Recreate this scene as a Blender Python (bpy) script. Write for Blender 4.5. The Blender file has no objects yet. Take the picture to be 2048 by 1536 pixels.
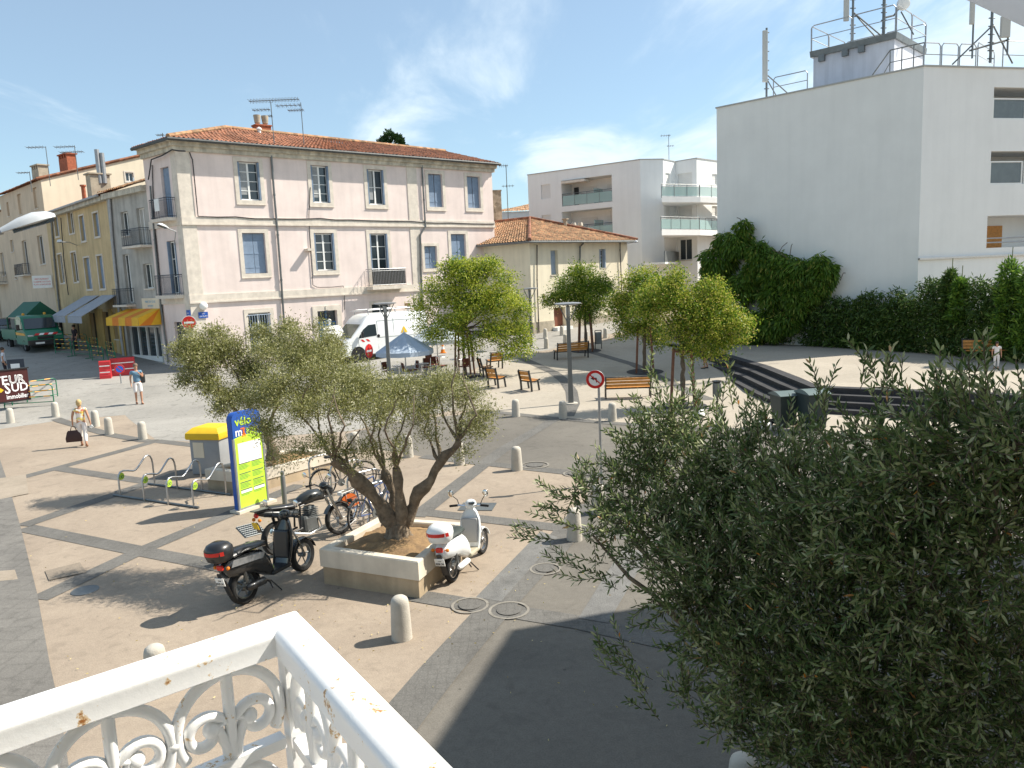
import bpy, bmesh, math, random
import numpy as np
from math import sin, cos, tan, pi, radians, degrees, atan2, sqrt
from mathutils import Vector, Matrix

# ---------------------------------------------------------------- camera, world, sun, exposure
FPX, PITCH, ROLL, EYE = 1540.0, radians(8.0), radians(2.53), 4.95
_f = np.array([0, cos(PITCH), -sin(PITCH)]); _r = np.array([1, 0, 0.]); _d = np.cross(_f, _r)
CM = np.array([cos(ROLL)*_r + sin(ROLL)*_d, -sin(ROLL)*_r + cos(ROLL)*_d, _f])
scene = bpy.context.scene
cam_data = bpy.data.cameras.new('camera')
cam = bpy.data.objects.new('camera', cam_data)
scene.collection.objects.link(cam)
cam_data.sensor_width = 36; cam_data.lens = FPX/2048*36; cam_data.clip_start = .05; cam_data.clip_end = 3000
_m = Matrix(((CM[0][0], -CM[1][0], -CM[2][0], 0), (CM[0][1], -CM[1][1], -CM[2][1], 0), (CM[0][2], -CM[1][2], -CM[2][2], EYE), (0, 0, 0, 1)))
cam.matrix_world = _m
scene.camera = cam
SUN_AZ, SUN_EL = radians(74), radians(46.5)
world = bpy.data.worlds.new('World'); scene.world = world; world.use_nodes = True
wn = world.node_tree.nodes; wl = world.node_tree.links
bg = wn['Background']; bg.inputs['Strength'].default_value = .085
sky = wn.new('ShaderNodeTexSky'); sky.sky_type = 'NISHITA'; sky.sun_disc = False
sky.sun_elevation = SUN_EL; sky.sun_rotation = SUN_AZ; sky.air_density = 1.0; sky.dust_density = .6; sky.ozone_density = 1.6; sky.altitude = 30
tc = wn.new('ShaderNodeTexCoord')
# thin summer clouds: stretched noise on the sky direction projected on a flat layer
sep = wn.new('ShaderNodeSeparateXYZ'); wl.new(tc.outputs['Generated'], sep.inputs[0])
zc = wn.new('ShaderNodeMath'); zc.operation = 'MAXIMUM'; zc.inputs[1].default_value = .03; wl.new(sep.outputs['Z'], zc.inputs[0])
za = wn.new('ShaderNodeMath'); za.operation = 'ADD'; za.inputs[1].default_value = .12; wl.new(zc.outputs[0], za.inputs[0])
dx = wn.new('ShaderNodeMath'); dx.operation = 'DIVIDE'; wl.new(sep.outputs['X'], dx.inputs[0]); wl.new(za.outputs[0], dx.inputs[1])
dy = wn.new('ShaderNodeMath'); dy.operation = 'DIVIDE'; wl.new(sep.outputs['Y'], dy.inputs[0]); wl.new(za.outputs[0], dy.inputs[1])
cmb = wn.new('ShaderNodeCombineXYZ'); wl.new(dx.outputs[0], cmb.inputs[0]); wl.new(dy.outputs[0], cmb.inputs[1])
mp = wn.new('ShaderNodeMapping'); mp.inputs['Scale'].default_value = (1.5, .62, 1); mp.inputs['Location'].default_value = (4.63, 4.21, 0); mp.inputs['Rotation'].default_value = (0, 0, radians(-32)); wl.new(cmb.outputs[0], mp.inputs[0])
cn = wn.new('ShaderNodeTexNoise'); cn.inputs['Scale'].default_value = 1.1; cn.inputs['Detail'].default_value = 9; cn.inputs['Roughness'].default_value = .58; cn.inputs['Distortion'].default_value = .5; wl.new(mp.outputs[0], cn.inputs['Vector'])
# more cloud towards the sun side and low in the sky
gx = wn.new('ShaderNodeMapRange'); gx.inputs[1].default_value = -.45; gx.inputs[2].default_value = .5; gx.inputs[3].default_value = -.10; gx.inputs[4].default_value = .15; wl.new(sep.outputs['X'], gx.inputs[0])
ad = wn.new('ShaderNodeMath'); ad.operation = 'ADD'; wl.new(cn.outputs[0], ad.inputs[0]); wl.new(gx.outputs[0], ad.inputs[1])
cr = wn.new('ShaderNodeMapRange'); cr.interpolation_type = 'SMOOTHSTEP'; cr.inputs[1].default_value = .47; cr.inputs[2].default_value = .74; cr.inputs[3].default_value = .22; cr.inputs[4].default_value = .9; wl.new(ad.outputs[0], cr.inputs[0])
mx = wn.new('ShaderNodeMix'); mx.data_type = 'RGBA'; mx.inputs['B'].default_value = (7.4, 8.4, 9.0, 1)
tn = wn.new('ShaderNodeMix'); tn.data_type = 'RGBA'; tn.blend_type = 'MULTIPLY'; tn.inputs['Factor'].default_value = 1; tn.inputs['B'].default_value = (.90, 1.10, 1.14, 1); wl.new(sky.outputs[0], tn.inputs['A'])
wl.new(cr.outputs[0], mx.inputs['Factor']); wl.new(tn.outputs['Result'], mx.inputs['A']); wl.new(mx.outputs['Result'], bg.inputs[0])
sun_data = bpy.data.lights.new('sun', 'SUN'); sun_data.energy = 5.0; sun_data.angle = radians(.53); sun_data.color = (1, .93, .82)
sun = bpy.data.objects.new('sun', sun_data); scene.collection.objects.link(sun)
sdir = Vector((sin(SUN_AZ)*cos(SUN_EL), cos(SUN_AZ)*cos(SUN_EL), sin(SUN_EL)))
sun.rotation_euler = sdir.to_track_quat('Z', 'Y').to_euler(); sun.location = (30, 10, 60)
scene.view_settings.view_transform = 'Standard'; scene.view_settings.look = 'None'; scene.view_settings.exposure = .68; scene.view_settings.gamma = 1
scene.render.engine = 'CYCLES'; scene.cycles.max_bounces = 6; scene.cycles.transparent_max_bounces = 12; scene.cycles.sample_clamp_indirect = 6

# ---------------------------------------------------------------- terrain: gentle piecewise-planar rise
S49, C49 = sin(radians(49)), cos(radians(49))
def tt(x, y): return -x*S49 + y*C49
def clamp(a, lo, hi): return max(lo, min(hi, a))
def gz(x, y): return .05*clamp(y-30, 0, 30) + .04*clamp(tt(x, y)-40, 0, 40)
KINKS = [((0, 30), (0, 1)), ((0, 60), (0, 1)), ((-40*S49, 40*C49), (-S49, C49)), ((-80*S49, 80*C49), (-S49, C49))]
def ray(px, py): return CM.T @ np.array([(px-1024)/FPX, (py-768)/FPX, 1.])
def at_z(px, py, z):
    d = ray(px, py); t = (z-EYE)/d[2]; return Vector((d[0]*t, d[1]*t, z))
def at_y(px, py, Y):
    d = ray(px, py); t = Y/d[1]; return Vector((d[0]*t, Y, d[2]*t+EYE))
def at_d(px, py, D):
    d = ray(px, py); t = D/sqrt(d[0]**2+d[1]**2); return Vector((d[0]*t, d[1]*t, d[2]*t+EYE))
def G(px, py, h=0.):
    z = h
    for i in range(60):
        p = at_z(px, py, z); z = .6*z + .4*(gz(p.x, p.y)+h)
    return at_z(px, py, z)
def hgt(px, py, b):
    return at_d(px, py, sqrt(b[0]**2+b[1]**2)).z

# ---------------------------------------------------------------- materials
MATS = {}
def mat(name, col, rough=.8, metal=0., var=.12, scale=2.5, bump=0., bscale=60., col2=None, streak=0., spec=.4, alpha=1., trans=0., warm=None, coat=0.):
    if name in MATS: return MATS[name]
    m = bpy.data.materials.new(name); m.use_nodes = True; N = m.node_tree.nodes; L = m.node_tree.links
    b = N['Principled BSDF']; b.inputs['Roughness'].default_value = rough; b.inputs['Metallic'].default_value = metal
    b.inputs['Specular IOR Level'].default_value = spec; b.inputs['Alpha'].default_value = alpha
    b.inputs['Transmission Weight'].default_value = trans; b.inputs['Coat Weight'].default_value = coat
    t = N.new('ShaderNodeTexCoord')
    if var > 0 or col2:
        n = N.new('ShaderNodeTexNoise'); n.inputs['Scale'].default_value = scale; n.inputs['Detail'].default_value = 8; n.inputs['Roughness'].default_value = .62
        L.new(t.outputs['Object'], n.inputs['Vector'])
        r = N.new('ShaderNodeValToRGB'); r.color_ramp.elements[0].position = .32; r.color_ramp.elements[1].position = .68
        c2 = col2 or tuple(min(1, c*(1+var)) for c in col); c1 = col if col2 else tuple(c*(1-var) for c in col)
        r.color_ramp.elements[0].color = (*c1, 1); r.color_ramp.elements[1].color = (*c2, 1)
        L.new(n.outputs[0], r.inputs[0]); out = r.outputs[0]
        if streak > 0:
            mp = N.new('ShaderNodeMapping'); mp.inputs['Scale'].default_value = (2.2, 2.2, .18); L.new(t.outputs['Object'], mp.inputs[0])
            n2 = N.new('ShaderNodeTexNoise'); n2.inputs['Scale'].default_value = 1.3; n2.inputs['Detail'].default_value = 7; L.new(mp.outputs[0], n2.inputs['Vector'])
            r2 = N.new('ShaderNodeMapRange'); r2.inputs[1].default_value = .42; r2.inputs[2].default_value = .72; r2.inputs[3].default_value = 1; r2.inputs[4].default_value = 1-streak
            L.new(n2.outputs[0], r2.inputs[0])
            mu = N.new('ShaderNodeMix'); mu.data_type = 'RGBA'; mu.blend_type = 'MULTIPLY'; mu.inputs['Factor'].default_value = 1
            L.new(out, mu.inputs['A']); L.new(r2.outputs[0], mu.inputs['B']); out = mu.outputs['Result']
        L.new(out, b.inputs['Base Color'])
    else: b.inputs['Base Color'].default_value = (*col, 1)
    if bump > 0:
        nb = N.new('ShaderNodeTexNoise'); nb.inputs['Scale'].default_value = bscale; nb.inputs['Detail'].default_value = 4; L.new(t.outputs['Object'], nb.inputs['Vector'])
        bm_ = N.new('ShaderNodeBump'); bm_.inputs['Strength'].default_value = bump; bm_.inputs['Distance'].default_value = .02
        L.new(nb.outputs[0], bm_.inputs['Height']); L.new(bm_.outputs[0], b.inputs['Normal'])
    MATS[name] = m; return m
def leafmat(name, cols, tr=.25, rough=.5):
    m = bpy.data.materials.new(name); m.use_nodes = True; N = m.node_tree.nodes; L = m.node_tree.links
    b = N['Principled BSDF']; b.inputs['Roughness'].default_value = rough; b.inputs['Specular IOR Level'].default_value = .35
    g = N.new('ShaderNodeNewGeometry'); r = N.new('ShaderNodeValToRGB'); r.color_ramp.interpolation = 'LINEAR'
    el = r.color_ramp.elements
    while len(el) < len(cols): el.new(.5)
    for i, (p, c) in enumerate(cols): el[i].position = p; el[i].color = (*c, 1)
    L.new(g.outputs['Random Per Island'], r.inputs[0]); L.new(r.outputs[0], b.inputs['Base Color'])
    t = N.new('ShaderNodeBsdfTranslucent'); L.new(r.outputs[0], t.inputs[0])
    mx = N.new('ShaderNodeMixShader'); mx.inputs[0].default_value = tr
    L.new(b.outputs[0], mx.inputs[1]); L.new(t.outputs[0], mx.inputs[2]); L.new(mx.outputs[0], N['Material Output'].inputs[0])
    return m

# ---------------------------------------------------------------- mesh builder
ORG = {}
def rotm(az=0, tilt=0, roll=0):  # az: compass-like rotation about Z (radians, counter-clockwise)
    return Matrix.Rotation(az, 3, 'Z') @ Matrix.Rotation(tilt, 3, 'X') @ Matrix.Rotation(roll, 3, 'Y')
class MB:
    def __init__(s): s.v = []; s.f = []; s.m = []; s.mats = []; s.mi = 0; s.T = None
    def mat(s, m):
        if m not in s.mats: s.mats.append(m)
        s.mi = s.mats.index(m); return s
    def add(s, vs, fs):
        o = len(s.v)
        if s.T is not None: vs = [s.T @ Vector(v) for v in vs]
        s.v.extend([tuple(v) for v in vs]); s.f.extend([tuple(i+o for i in f) for f in fs]); s.m.extend([s.mi]*len(fs)); return s
    def quad(s, a, b, c, d): return s.add([a, b, c, d], [(0, 1, 2, 3)])
    def poly(s, pts): return s.add(pts, [tuple(range(len(pts)))])
    def box(s, c, d, R=None, top=1.):
        h = [x/2 for x in d]; vs = []
        for z in (-1, 1):
            k = top if z > 0 else 1.
            for x, y in ((-1, -1), (1, -1), (1, 1), (-1, 1)):
                v = Vector((x*h[0]*k, y*h[1]*k, z*h[2]));
                if R is not None: v = R @ v
                vs.append(v+Vector(c))
        return s.add(vs, [(3, 2, 1, 0), (4, 5, 6, 7), (0, 1, 5, 4), (1, 2, 6, 5), (2, 3, 7, 6), (3, 0, 4, 7)])
    def hexa(s, b4, t4):
        return s.add(list(b4)+list(t4), [(3, 2, 1, 0), (4, 5, 6, 7), (0, 1, 5, 4), (1, 2, 6, 5), (2, 3, 7, 6), (3, 0, 4, 7)])
    def rbox(s, c, d, r=.02, n=3, R=None):  # rounded in plan + bevelled top/bottom
        hx, hy, hz = [x/2 for x in d]; r = min(r, hx, hy); rings = []; e = min(r, hz)
        for dz, off in ((-hz, e*.7), (-hz+e*.3, e*.2), (-hz+e, 0), (hz-e, 0), (hz-e*.3, e*.2), (hz, e*.7)):
            ring = []
            for cx, cy, a0 in ((1, 1, 0), (-1, 1, 90), (-1, -1, 180), (1, -1, 270)):
                for k in range(n+1):
                    a = radians(a0+90*k/n); ring.append(Vector((cx*(hx-r)+(r-off)*cos(a) if True else 0, cy*(hy-r)+(r-off)*sin(a), dz)))
            rings.append(ring)
        vs = [v if R is None else R @ v for rr in rings for v in rr]; vs = [v+Vector(c) for v in vs]
        m = len(rings[0]); fs = [tuple(range(m-1, -1, -1)), tuple(range((len(rings)-1)*m, len(rings)*m))]
        for i in range(len(rings)-1):
            for j in range(m): fs.append((i*m+j, i*m+(j+1) % m, (i+1)*m+(j+1) % m, (i+1)*m+j))
        return s.add(vs, fs)
    def tube(s, pts, r, n=8, cap=True, flat=1.):
        pts = [Vector(p) for p in pts]; k = len(pts)
        rs = r if isinstance(r, (list, tuple)) else [r]*k
        vs = []; up = None
        for i, p in enumerate(pts):
            t = (pts[min(i+1, k-1)]-pts[max(i-1, 0)]);
            if t.length < 1e-9: t = Vector((0, 0, 1))
            t.normalize()
            if up is None:
                up = Vector((0, 0, 1)) if abs(t.z) < .9 else Vector((1, 0, 0))
            a = t.cross(up)
            if a.length < 1e-4: a = t.cross(Vector((.3, .8, .1)))
            a.normalize(); up = a.cross(t).normalized()
            for j in range(n):
                an = 2*pi*j/n; vs.append(p+(a*cos(an)*flat+up*sin(an))*rs[i])
        fs = []
        for i in range(k-1):
            for j in range(n): fs.append((i*n+j, i*n+(j+1) % n, (i+1)*n+(j+1) % n, (i+1)*n+j))
        if cap: fs += [tuple(range(n-1, -1, -1)), tuple(range((k-1)*n, k*n))]
        return s.add(vs, fs)
    def lathe(s, prof, n=20, c=(0, 0, 0), R=None, cap=True):
        vs = []; c = Vector(c)
        for r, z in prof:
            for j in range(n):
                a = 2*pi*j/n; v = Vector((r*cos(a), r*sin(a), z)); vs.append((R @ v if R is not None else v)+c)
        k = len(prof); fs = []
        for i in range(k-1):
            for j in range(n): fs.append((i*n+j, i*n+(j+1) % n, (i+1)*n+(j+1) % n, (i+1)*n+j))
        if cap: fs += [tuple(range(n-1, -1, -1)), tuple(range((k-1)*n, k*n))]
        return s.add(vs, fs)
    def ball(s, c, r, n=10, sc=(1, 1, 1), R=None):
        vs = []; fs = []; m = max(4, n//2+1); c = Vector(c)
        for i in range(m+1):
            ph = pi*i/m
            for j in range(n):
                a = 2*pi*j/n; v = Vector((sin(ph)*cos(a)*r*sc[0], sin(ph)*sin(a)*r*sc[1], -cos(ph)*r*sc[2])); vs.append((R @ v if R is not None else v)+c)
        for i in range(m):
            for j in range(n): fs.append((i*n+j, i*n+(j+1) % n, (i+1)*n+(j+1) % n, (i+1)*n+j))
        return s.add(vs, fs)
    def loft(s, rings, cap=True, closed=True):
        m = len(rings[0]); vs = [v for r in rings for v in r]; fs = []
        for i in range(len(rings)-1):
            for j in range(m if closed else m-1): fs.append((i*m+j, i*m+(j+1) % m, (i+1)*m+(j+1) % m, (i+1)*m+j))
        if cap: fs += [tuple(range(m-1, -1, -1)), tuple(range((len(rings)-1)*m, len(rings)*m))]
        return s.add(vs, fs)
    def torus(s, c, R_, r, n=28, k=8, Rm=None, sc=1.):
        vs = []; fs = []; c = Vector(c)
        for i in range(n):
            a = 2*pi*i/n
            for j in range(k):
                b = 2*pi*j/k; v = Vector(((R_+r*cos(b))*cos(a), (R_+r*cos(b))*sin(a), r*sin(b)*sc)); vs.append((Rm @ v if Rm is not None else v)+c)
        for i in range(n):
            for j in range(k): fs.append((i*k+j, ((i+1) % n)*k+j, ((i+1) % n)*k+(j+1) % k, i*k+(j+1) % k))
        return s.add(vs, fs)
    def build(s, name, m=None, parent=None, smooth=False, world=True, fix=True):
        """world=True: vertices are world coordinates, made relative to the parent's base"""
        me = bpy.data.meshes.new(name)
        o0 = Vector((0, 0, 0))
        if parent is not None and world: o0 = ORG.get(parent.name, Vector((0, 0, 0)))
        me.from_pydata([(v[0]-o0[0], v[1]-o0[1], v[2]-o0[2]) for v in s.v], [], s.f)
        mats = s.mats or [m]
        for q in mats: me.materials.append(q)
        if len(mats) > 1: me.polygons.foreach_set('material_index', s.m)
        if fix:
            b = bmesh.new(); b.from_mesh(me); bmesh.ops.recalc_face_normals(b, faces=b.faces); b.to_mesh(me); b.free()
        if smooth:
            me.polygons.foreach_set('use_smooth', [True]*len(me.polygons))
            me.set_sharp_from_angle(angle=radians(smooth if smooth is not True else 40))
        me.update()
        o = bpy.data.objects.new(name, me); scene.collection.objects.link(o)
        if parent is not None: o.parent = parent; ORG[o.name] = o0
        return o
def tag(o, label=None, cat=None, group=None, kind=None):
    if label: o['label'] = label
    if cat: o['category'] = cat
    if group: o['group'] = group
    if kind: o['kind'] = kind
    return o
def thing(name, label, cat, loc=(0, 0, 0), rz=0., group=None):
    o = bpy.data.objects.new(name, None); scene.collection.objects.link(o); o.empty_display_size = .2
    o.location = loc; o.rotation_euler = (0, 0, rz); ORG[o.name] = Vector(loc)
    return tag(o, label, cat, group)
def struct(o): o['kind'] = 'structure'; return o
def children(o): return [c for c in bpy.data.objects if c.parent == o]
def dup(root, loc, rz, label, scale=None):
    r = root.copy(); scene.collection.objects.link(r); r.location = loc; r.rotation_euler = (0, 0, rz); r['label'] = label
    if scale: r.scale = (scale,)*3
    for ch in children(root):
        c = ch.copy(); scene.collection.objects.link(c); c.parent = r
        for g in children(ch):
            d = g.copy(); scene.collection.objects.link(d); d.parent = c
    return r
def text_mesh(txt, size, m, name, parent, M4, extrude=.002, font_bold=False, align='CENTER', spacing=1., outline=False):
    cu = bpy.data.curves.new(name, 'FONT'); cu.body = txt; cu.size = size; cu.extrude = extrude; cu.align_x = align; cu.align_y = 'CENTER'; cu.space_character = spacing
    if font_bold: cu.offset = size*.018
    cu.resolution_u = 2
    if outline: cu.fill_mode = 'NONE'; cu.extrude = 0; cu.bevel_depth = size*.03; cu.bevel_resolution = 0
    ob = bpy.data.objects.new(name, cu); scene.collection.objects.link(ob)
    dg = bpy.context.evaluated_depsgraph_get(); me = bpy.data.meshes.new_from_object(ob.evaluated_get(dg))
    bpy.data.objects.remove(ob); me.materials.clear(); me.materials.append(m); me.transform(M4)
    if parent is not None and parent.name in ORG:
        me.transform(Matrix.Translation(-ORG[parent.name]))
    o = bpy.data.objects.new(name, me); scene.collection.objects.link(o); o.parent = parent
    if parent is not None: ORG[o.name] = ORG.get(parent.name, Vector((0, 0, 0)))
    return o
def drape(name, polys, m, off, up=0.):
    """flat patches laid on the terrain: each polygon is cut along the terrain's fold lines"""
    bm = bmesh.new()
    for P in polys:
        vs = [bm.verts.new((p[0], p[1], 0)) for p in P]
        try: bm.faces.new(vs)
        except ValueError: pass
    for (px_, py_), (nx, ny) in KINKS:
        bmesh.ops.bisect_plane(bm, geom=bm.verts[:]+bm.edges[:]+bm.faces[:], plane_co=(px_, py_, 0), plane_no=(nx, ny, 0))
    for v in bm.verts: v.co.z = gz(v.co.x, v.co.y)+off*.36
    bmesh.ops.triangulate(bm, faces=[f for f in bm.faces if len(f.verts) > 4])
    for f in bm.faces:
        f.normal_update()
        if f.normal.z < 0: f.normal_flip()
    me = bpy.data.meshes.new(name); bm.to_mesh(me); bm.free(); me.materials.append(m)
    o = bpy.data.objects.new(name, me); scene.collection.objects.link(o); return o
def strip_polys(pts, w):
    """ribbon polygons of width w along a ground polyline (world xy)"""
    P = [Vector((p[0], p[1])) for p in pts]; L = []; R = []
    for i, p in enumerate(P):
        t = (P[min(i+1, len(P)-1)]-P[max(i-1, 0)]).normalized(); n = Vector((-t.y, t.x))
        L.append(p+n*w/2); R.append(p-n*w/2)
    return [[R[i], R[i+1], L[i+1], L[i]] for i in range(len(P)-1)]
def gpts(pp): return [G(*p) for p in pp]

# ---------------------------------------------------------------- facades
class Fac:
    def __init__(s, A, B=None, az=None, side=1):
        s.O = Vector((A[0], A[1]))
        if B is not None:
            s.u = Vector((B[0]-A[0], B[1]-A[1])); s.L = s.u.length; s.u.normalize()
        else: s.u = Vector((sin(radians(az)), cos(radians(az)))); s.L = 0
        n = Vector((s.u.y, -s.u.x))
        if n.dot(-s.O) < 0: n = -n
        s.n = n*side
    def px(s, x, y):
        d = ray(x, y); nn = s.n; t = (s.O.dot(nn))/(d[0]*nn.x+d[1]*nn.y); p = Vector((d[0]*t, d[1]*t)); return (p-s.O).dot(s.u), d[2]*t+EYE
    def P(s, a, z, d=0.): q = s.O+s.u*a+s.n*d; return Vector((q.x, q.y, z))
    def rect(s, xl, xr, yt, yb):
        xm = (xl+xr)/2; ym = (yt+yb)/2
        a, b = s.px(xl, ym)[0], s.px(xr, ym)[0]; z1, z0 = s.px(xm, yt)[1], s.px(xm, yb)[1]
        return (min(a, b), max(a, b), z0, z1)
    def box(s, mb, a0, a1, z0, z1, d0, d1):
        return mb.hexa([s.P(a0, z0, d0), s.P(a1, z0, d0), s.P(a1, z0, d1), s.P(a0, z0, d1)], [s.P(a0, z1, d0), s.P(a1, z1, d0), s.P(a1, z1, d1), s.P(a0, z1, d1)])
    def ring(s, mb, r, w, d0, d1, wb=None):  # frame around a rect
        a, b, z0, z1 = r; wb = w if wb is None else wb
        s.box(mb, a-w, a, z0, z1, d0, d1); s.box(mb, b, b+w, z0, z1, d0, d1)
        s.box(mb, a-w, b+w, z1, z1+w, d0, d1)
        if wb > 0: s.box(mb, a-w, b+w, z0-wb, z0, d0, d1)
    def wall(s, mb, a0, a1, z0, z1, holes, depth=.25):
        A = sorted(set([a0, a1]+[clamp(h[i], a0, a1) for h in holes for i in (0, 1)])); Z = sorted(set([z0, z1]+[clamp(h[i], z0, z1) for h in holes for i in (2, 3)]))
        for i in range(len(A)-1):
            for j in range(len(Z)-1):
                am, zm = (A[i]+A[i+1])/2, (Z[j]+Z[j+1])/2
                if any(h[0] < am < h[1] and h[2] < zm < h[3] for h in holes): continue
                mb.quad(s.P(A[i], Z[j]), s.P(A[i+1], Z[j]), s.P(A[i+1], Z[j+1]), s.P(A[i], Z[j+1]))
        for h in holes:
            a, b, c, d = clamp(h[0], a0, a1), clamp(h[1], a0, a1), h[2], h[3]; dp = -(h[4] if len(h) > 4 else depth)
            mb.quad(s.P(a, c), s.P(a, d), s.P(a, d, dp), s.P(a, c, dp)); mb.quad(s.P(b, c), s.P(b, c, dp), s.P(b, d, dp), s.P(b, d))
            mb.quad(s.P(a, d), s.P(b, d), s.P(b, d, dp), s.P(a, d, dp)); mb.quad(s.P(a, c), s.P(a, c, dp), s.P(b, c, dp), s.P(b, c))
            mb.quad(s.P(a, c, dp), s.P(b, c, dp), s.P(b, d, dp), s.P(a, d, dp))
def tiled(mb, A, B, C_, D, pitch=.22, rows=14, amp=.05):
    """canal-tile roof slope: A-B eave, D-C ridge (A below D); real half-round ribs with stepped tile rows"""
    A, B, C_, D = map(Vector, (A, B, C_, D)); n = max(4, int((B-A).length/pitch)); N = (B-A).cross(D-A).normalized()
    if N.z < 0: N = -N
    K = 6; vs = []; cols = n*K
    rr = random.Random(5); jit = [[rr.uniform(-.012, .012) for _ in range(n+1)] for _ in range(rows+1)]
    lev = []
    for r in range(rows):
        lev += [(r/rows, r, .035), ((r+.97)/rows, r, .0)]
    for v, r, up in lev:
        for i in range(cols+1):
            u = i/cols; p = A.lerp(B, u).lerp(D.lerp(C_, u), v); ph = (i % K)/K*2*pi
            vs.append(p+N*(amp*(sin(ph)*.5+.5)+up+jit[r][i//K]))
    m = cols+1; fs = []
    for j in range(len(lev)-1):
        for i in range(cols): fs.append((j*m+i, j*m+i+1, (j+1)*m+i+1, (j+1)*m+i))
    mb.add(vs, fs)
# ================================================================ MATERIALS
def ground_mat(name, col, dark, fleck=.5, sc=.35, stain=.2, setts=0, joint=.84):
    m = bpy.data.materials.new(name); m.use_nodes = True; N = m.node_tree.nodes; L = m.node_tree.links
    b = N['Principled BSDF']; b.inputs['Roughness'].default_value = .88; b.inputs['Specular IOR Level'].default_value = .3
    t = N.new('ShaderNodeTexCoord')
    n1 = N.new('ShaderNodeTexNoise'); n1.inputs['Scale'].default_value = sc; n1.inputs['Detail'].default_value = 10; n1.inputs['Roughness'].default_value = .65; n1.inputs['Distortion'].default_value = .6
    n2 = N.new('ShaderNodeTexNoise'); n2.inputs['Scale'].default_value = 55; n2.inputs['Detail'].default_value = 3
    n3 = N.new('ShaderNodeTexNoise'); n3.inputs['Scale'].default_value = 2.6; n3.inputs['Detail'].default_value = 6; n3.inputs['Distortion'].default_value = 1.2
    v = N.new('ShaderNodeTexVoronoi'); v.inputs['Scale'].default_value = 7
    for n in (n1, n2, n3, v): L.new(t.outputs['Object'], n.inputs['Vector'])
    r = N.new('ShaderNodeValToRGB'); r.color_ramp.elements[0].position = .3; r.color_ramp.elements[1].position = .62; r.color_ramp.elements[0].color = (*dark, 1); r.color_ramp.elements[1].color = (*col, 1)
    L.new(n1.outputs[0], r.inputs[0])
    def mul(a, src, lo, hi, o0, o1):
        q = N.new('ShaderNodeMapRange'); q.inputs[1].default_value = lo; q.inputs[2].default_value = hi; q.inputs[3].default_value = o0; q.inputs[4].default_value = o1; L.new(src, q.inputs[0])
        x = N.new('ShaderNodeMix'); x.data_type = 'RGBA'; x.blend_type = 'MULTIPLY'; x.inputs['Factor'].default_value = 1; L.new(a, x.inputs['A']); L.new(q.outputs[0], x.inputs['B']); return x.outputs['Result']
    o = mul(r.outputs[0], n2.outputs[0], .3, .7, 1-fleck*.3, 1+fleck*.3)
    o = mul(o, n3.outputs[0], .55, .75, 1, 1-stain)
    o = mul(o, v.outputs['Distance'], .0, .07, .82, 1)
    gum = N.new('ShaderNodeTexVoronoi'); gum.inputs['Scale'].default_value = 1.7; L.new(t.outputs['Object'], gum.inputs['Vector']); o = mul(o, gum.outputs['Distance'], .025, .05, .62, 1)
    n4 = N.new('ShaderNodeTexNoise'); n4.inputs['Scale'].default_value = 9; n4.inputs['Detail'].default_value = 8; n4.inputs['Roughness'].default_value = .75; L.new(t.outputs['Object'], n4.inputs['Vector']); o = mul(o, n4.outputs[0], .3, .7, .88, 1.1)
    if setts:
        e_ = N.new('ShaderNodeTexVoronoi'); e_.feature = 'DISTANCE_TO_EDGE'; e_.inputs['Scale'].default_value = setts; e_.inputs['Randomness'].default_value = .35; L.new(t.outputs['Object'], e_.inputs['Vector']); o = mul(o, e_.outputs['Distance'], .0, .09, joint, 1.03)
    L.new(o, b.inputs['Base Color'])
    bm_ = N.new('ShaderNodeBump'); bm_.inputs['Strength'].default_value = .35; bm_.inputs['Distance'].default_value = .006; L.new(n2.outputs[0], bm_.inputs['Height']); L.new(bm_.outputs[0], b.inputs['Normal'])
    return m
M_pave = ground_mat('beige_aggregate', (.335, .275, .212), (.262, .212, .163))
M_road = ground_mat('worn_asphalt', (.170, .156, .133), (.122, .112, .097), .5, .25, .2)
M_street = ground_mat('pale_concrete', (.33, .315, .285), (.235, .225, .203), .4, .22, .3)
M_plaza = ground_mat('cream_concrete', (.40, .355, .29), (.33, .292, .238), .4, .3, .12)
M_strip = ground_mat('grey_setts', (.148, .142, .130), (.112, .107, .098), .6, .9, .2, 8.5)
M_band = ground_mat('grey_slabs', (.185, .175, .158), (.135, .128, .117), .6, .6, .3, 2.6, .88)
M_dark = ground_mat('dark_stone', (.055, .055, .058), (.032, .032, .036), .5, 1.2, .2)
M_tact = ground_mat('grey_tactile', (.18, .177, .168), (.13, .128, .122), .9, 1.5, .2)
M_chalk = ground_mat('chalky_patch', (.27, .25, .215), (.19, .175, .15), .6, 5, .3)
M_patch = ground_mat('pale_patch', (.335, .282, .222), (.265, .222, .17), .4, .8, .1)
M_pink = mat('pink_render', (.775, .66, .61), .92, var=.07, scale=.9, bump=.15, bscale=25, streak=.09)
M_cstone = mat('cream_stone', (.67, .605, .52), .9, var=.12, scale=3, bump=.2, bscale=20, streak=.12)
M_cornice = mat('weathered_cornice', (.56, .52, .43), .9, var=.25, scale=2.5, bump=.2, bscale=15, streak=.35)
M_shutter = mat('blue_grey_shutter', (.20, .27, .37), .6, var=.12, scale=3)
M_shutter2 = mat('pale_blue_shutter', (.32, .39, .48), .6, var=.12, scale=3)
M_white = mat('white_paint', (.80, .80, .77), .55, var=.05)
M_glass = mat('window_glass', (.030, .042, .05), .06, var=0, spec=.8)
M_iron = mat('dark_iron', (.045, .055, .075), .5, metal=.3, var=.2)
M_zinc = mat('zinc_grey', (.17, .18, .18), .45, metal=.6, var=.2)
M_lead = mat('dark_gutter', (.075, .08, .08), .6, metal=.3, var=.2)
M_cable = mat('black_cable', (.03, .03, .035), .7, var=0)
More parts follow.
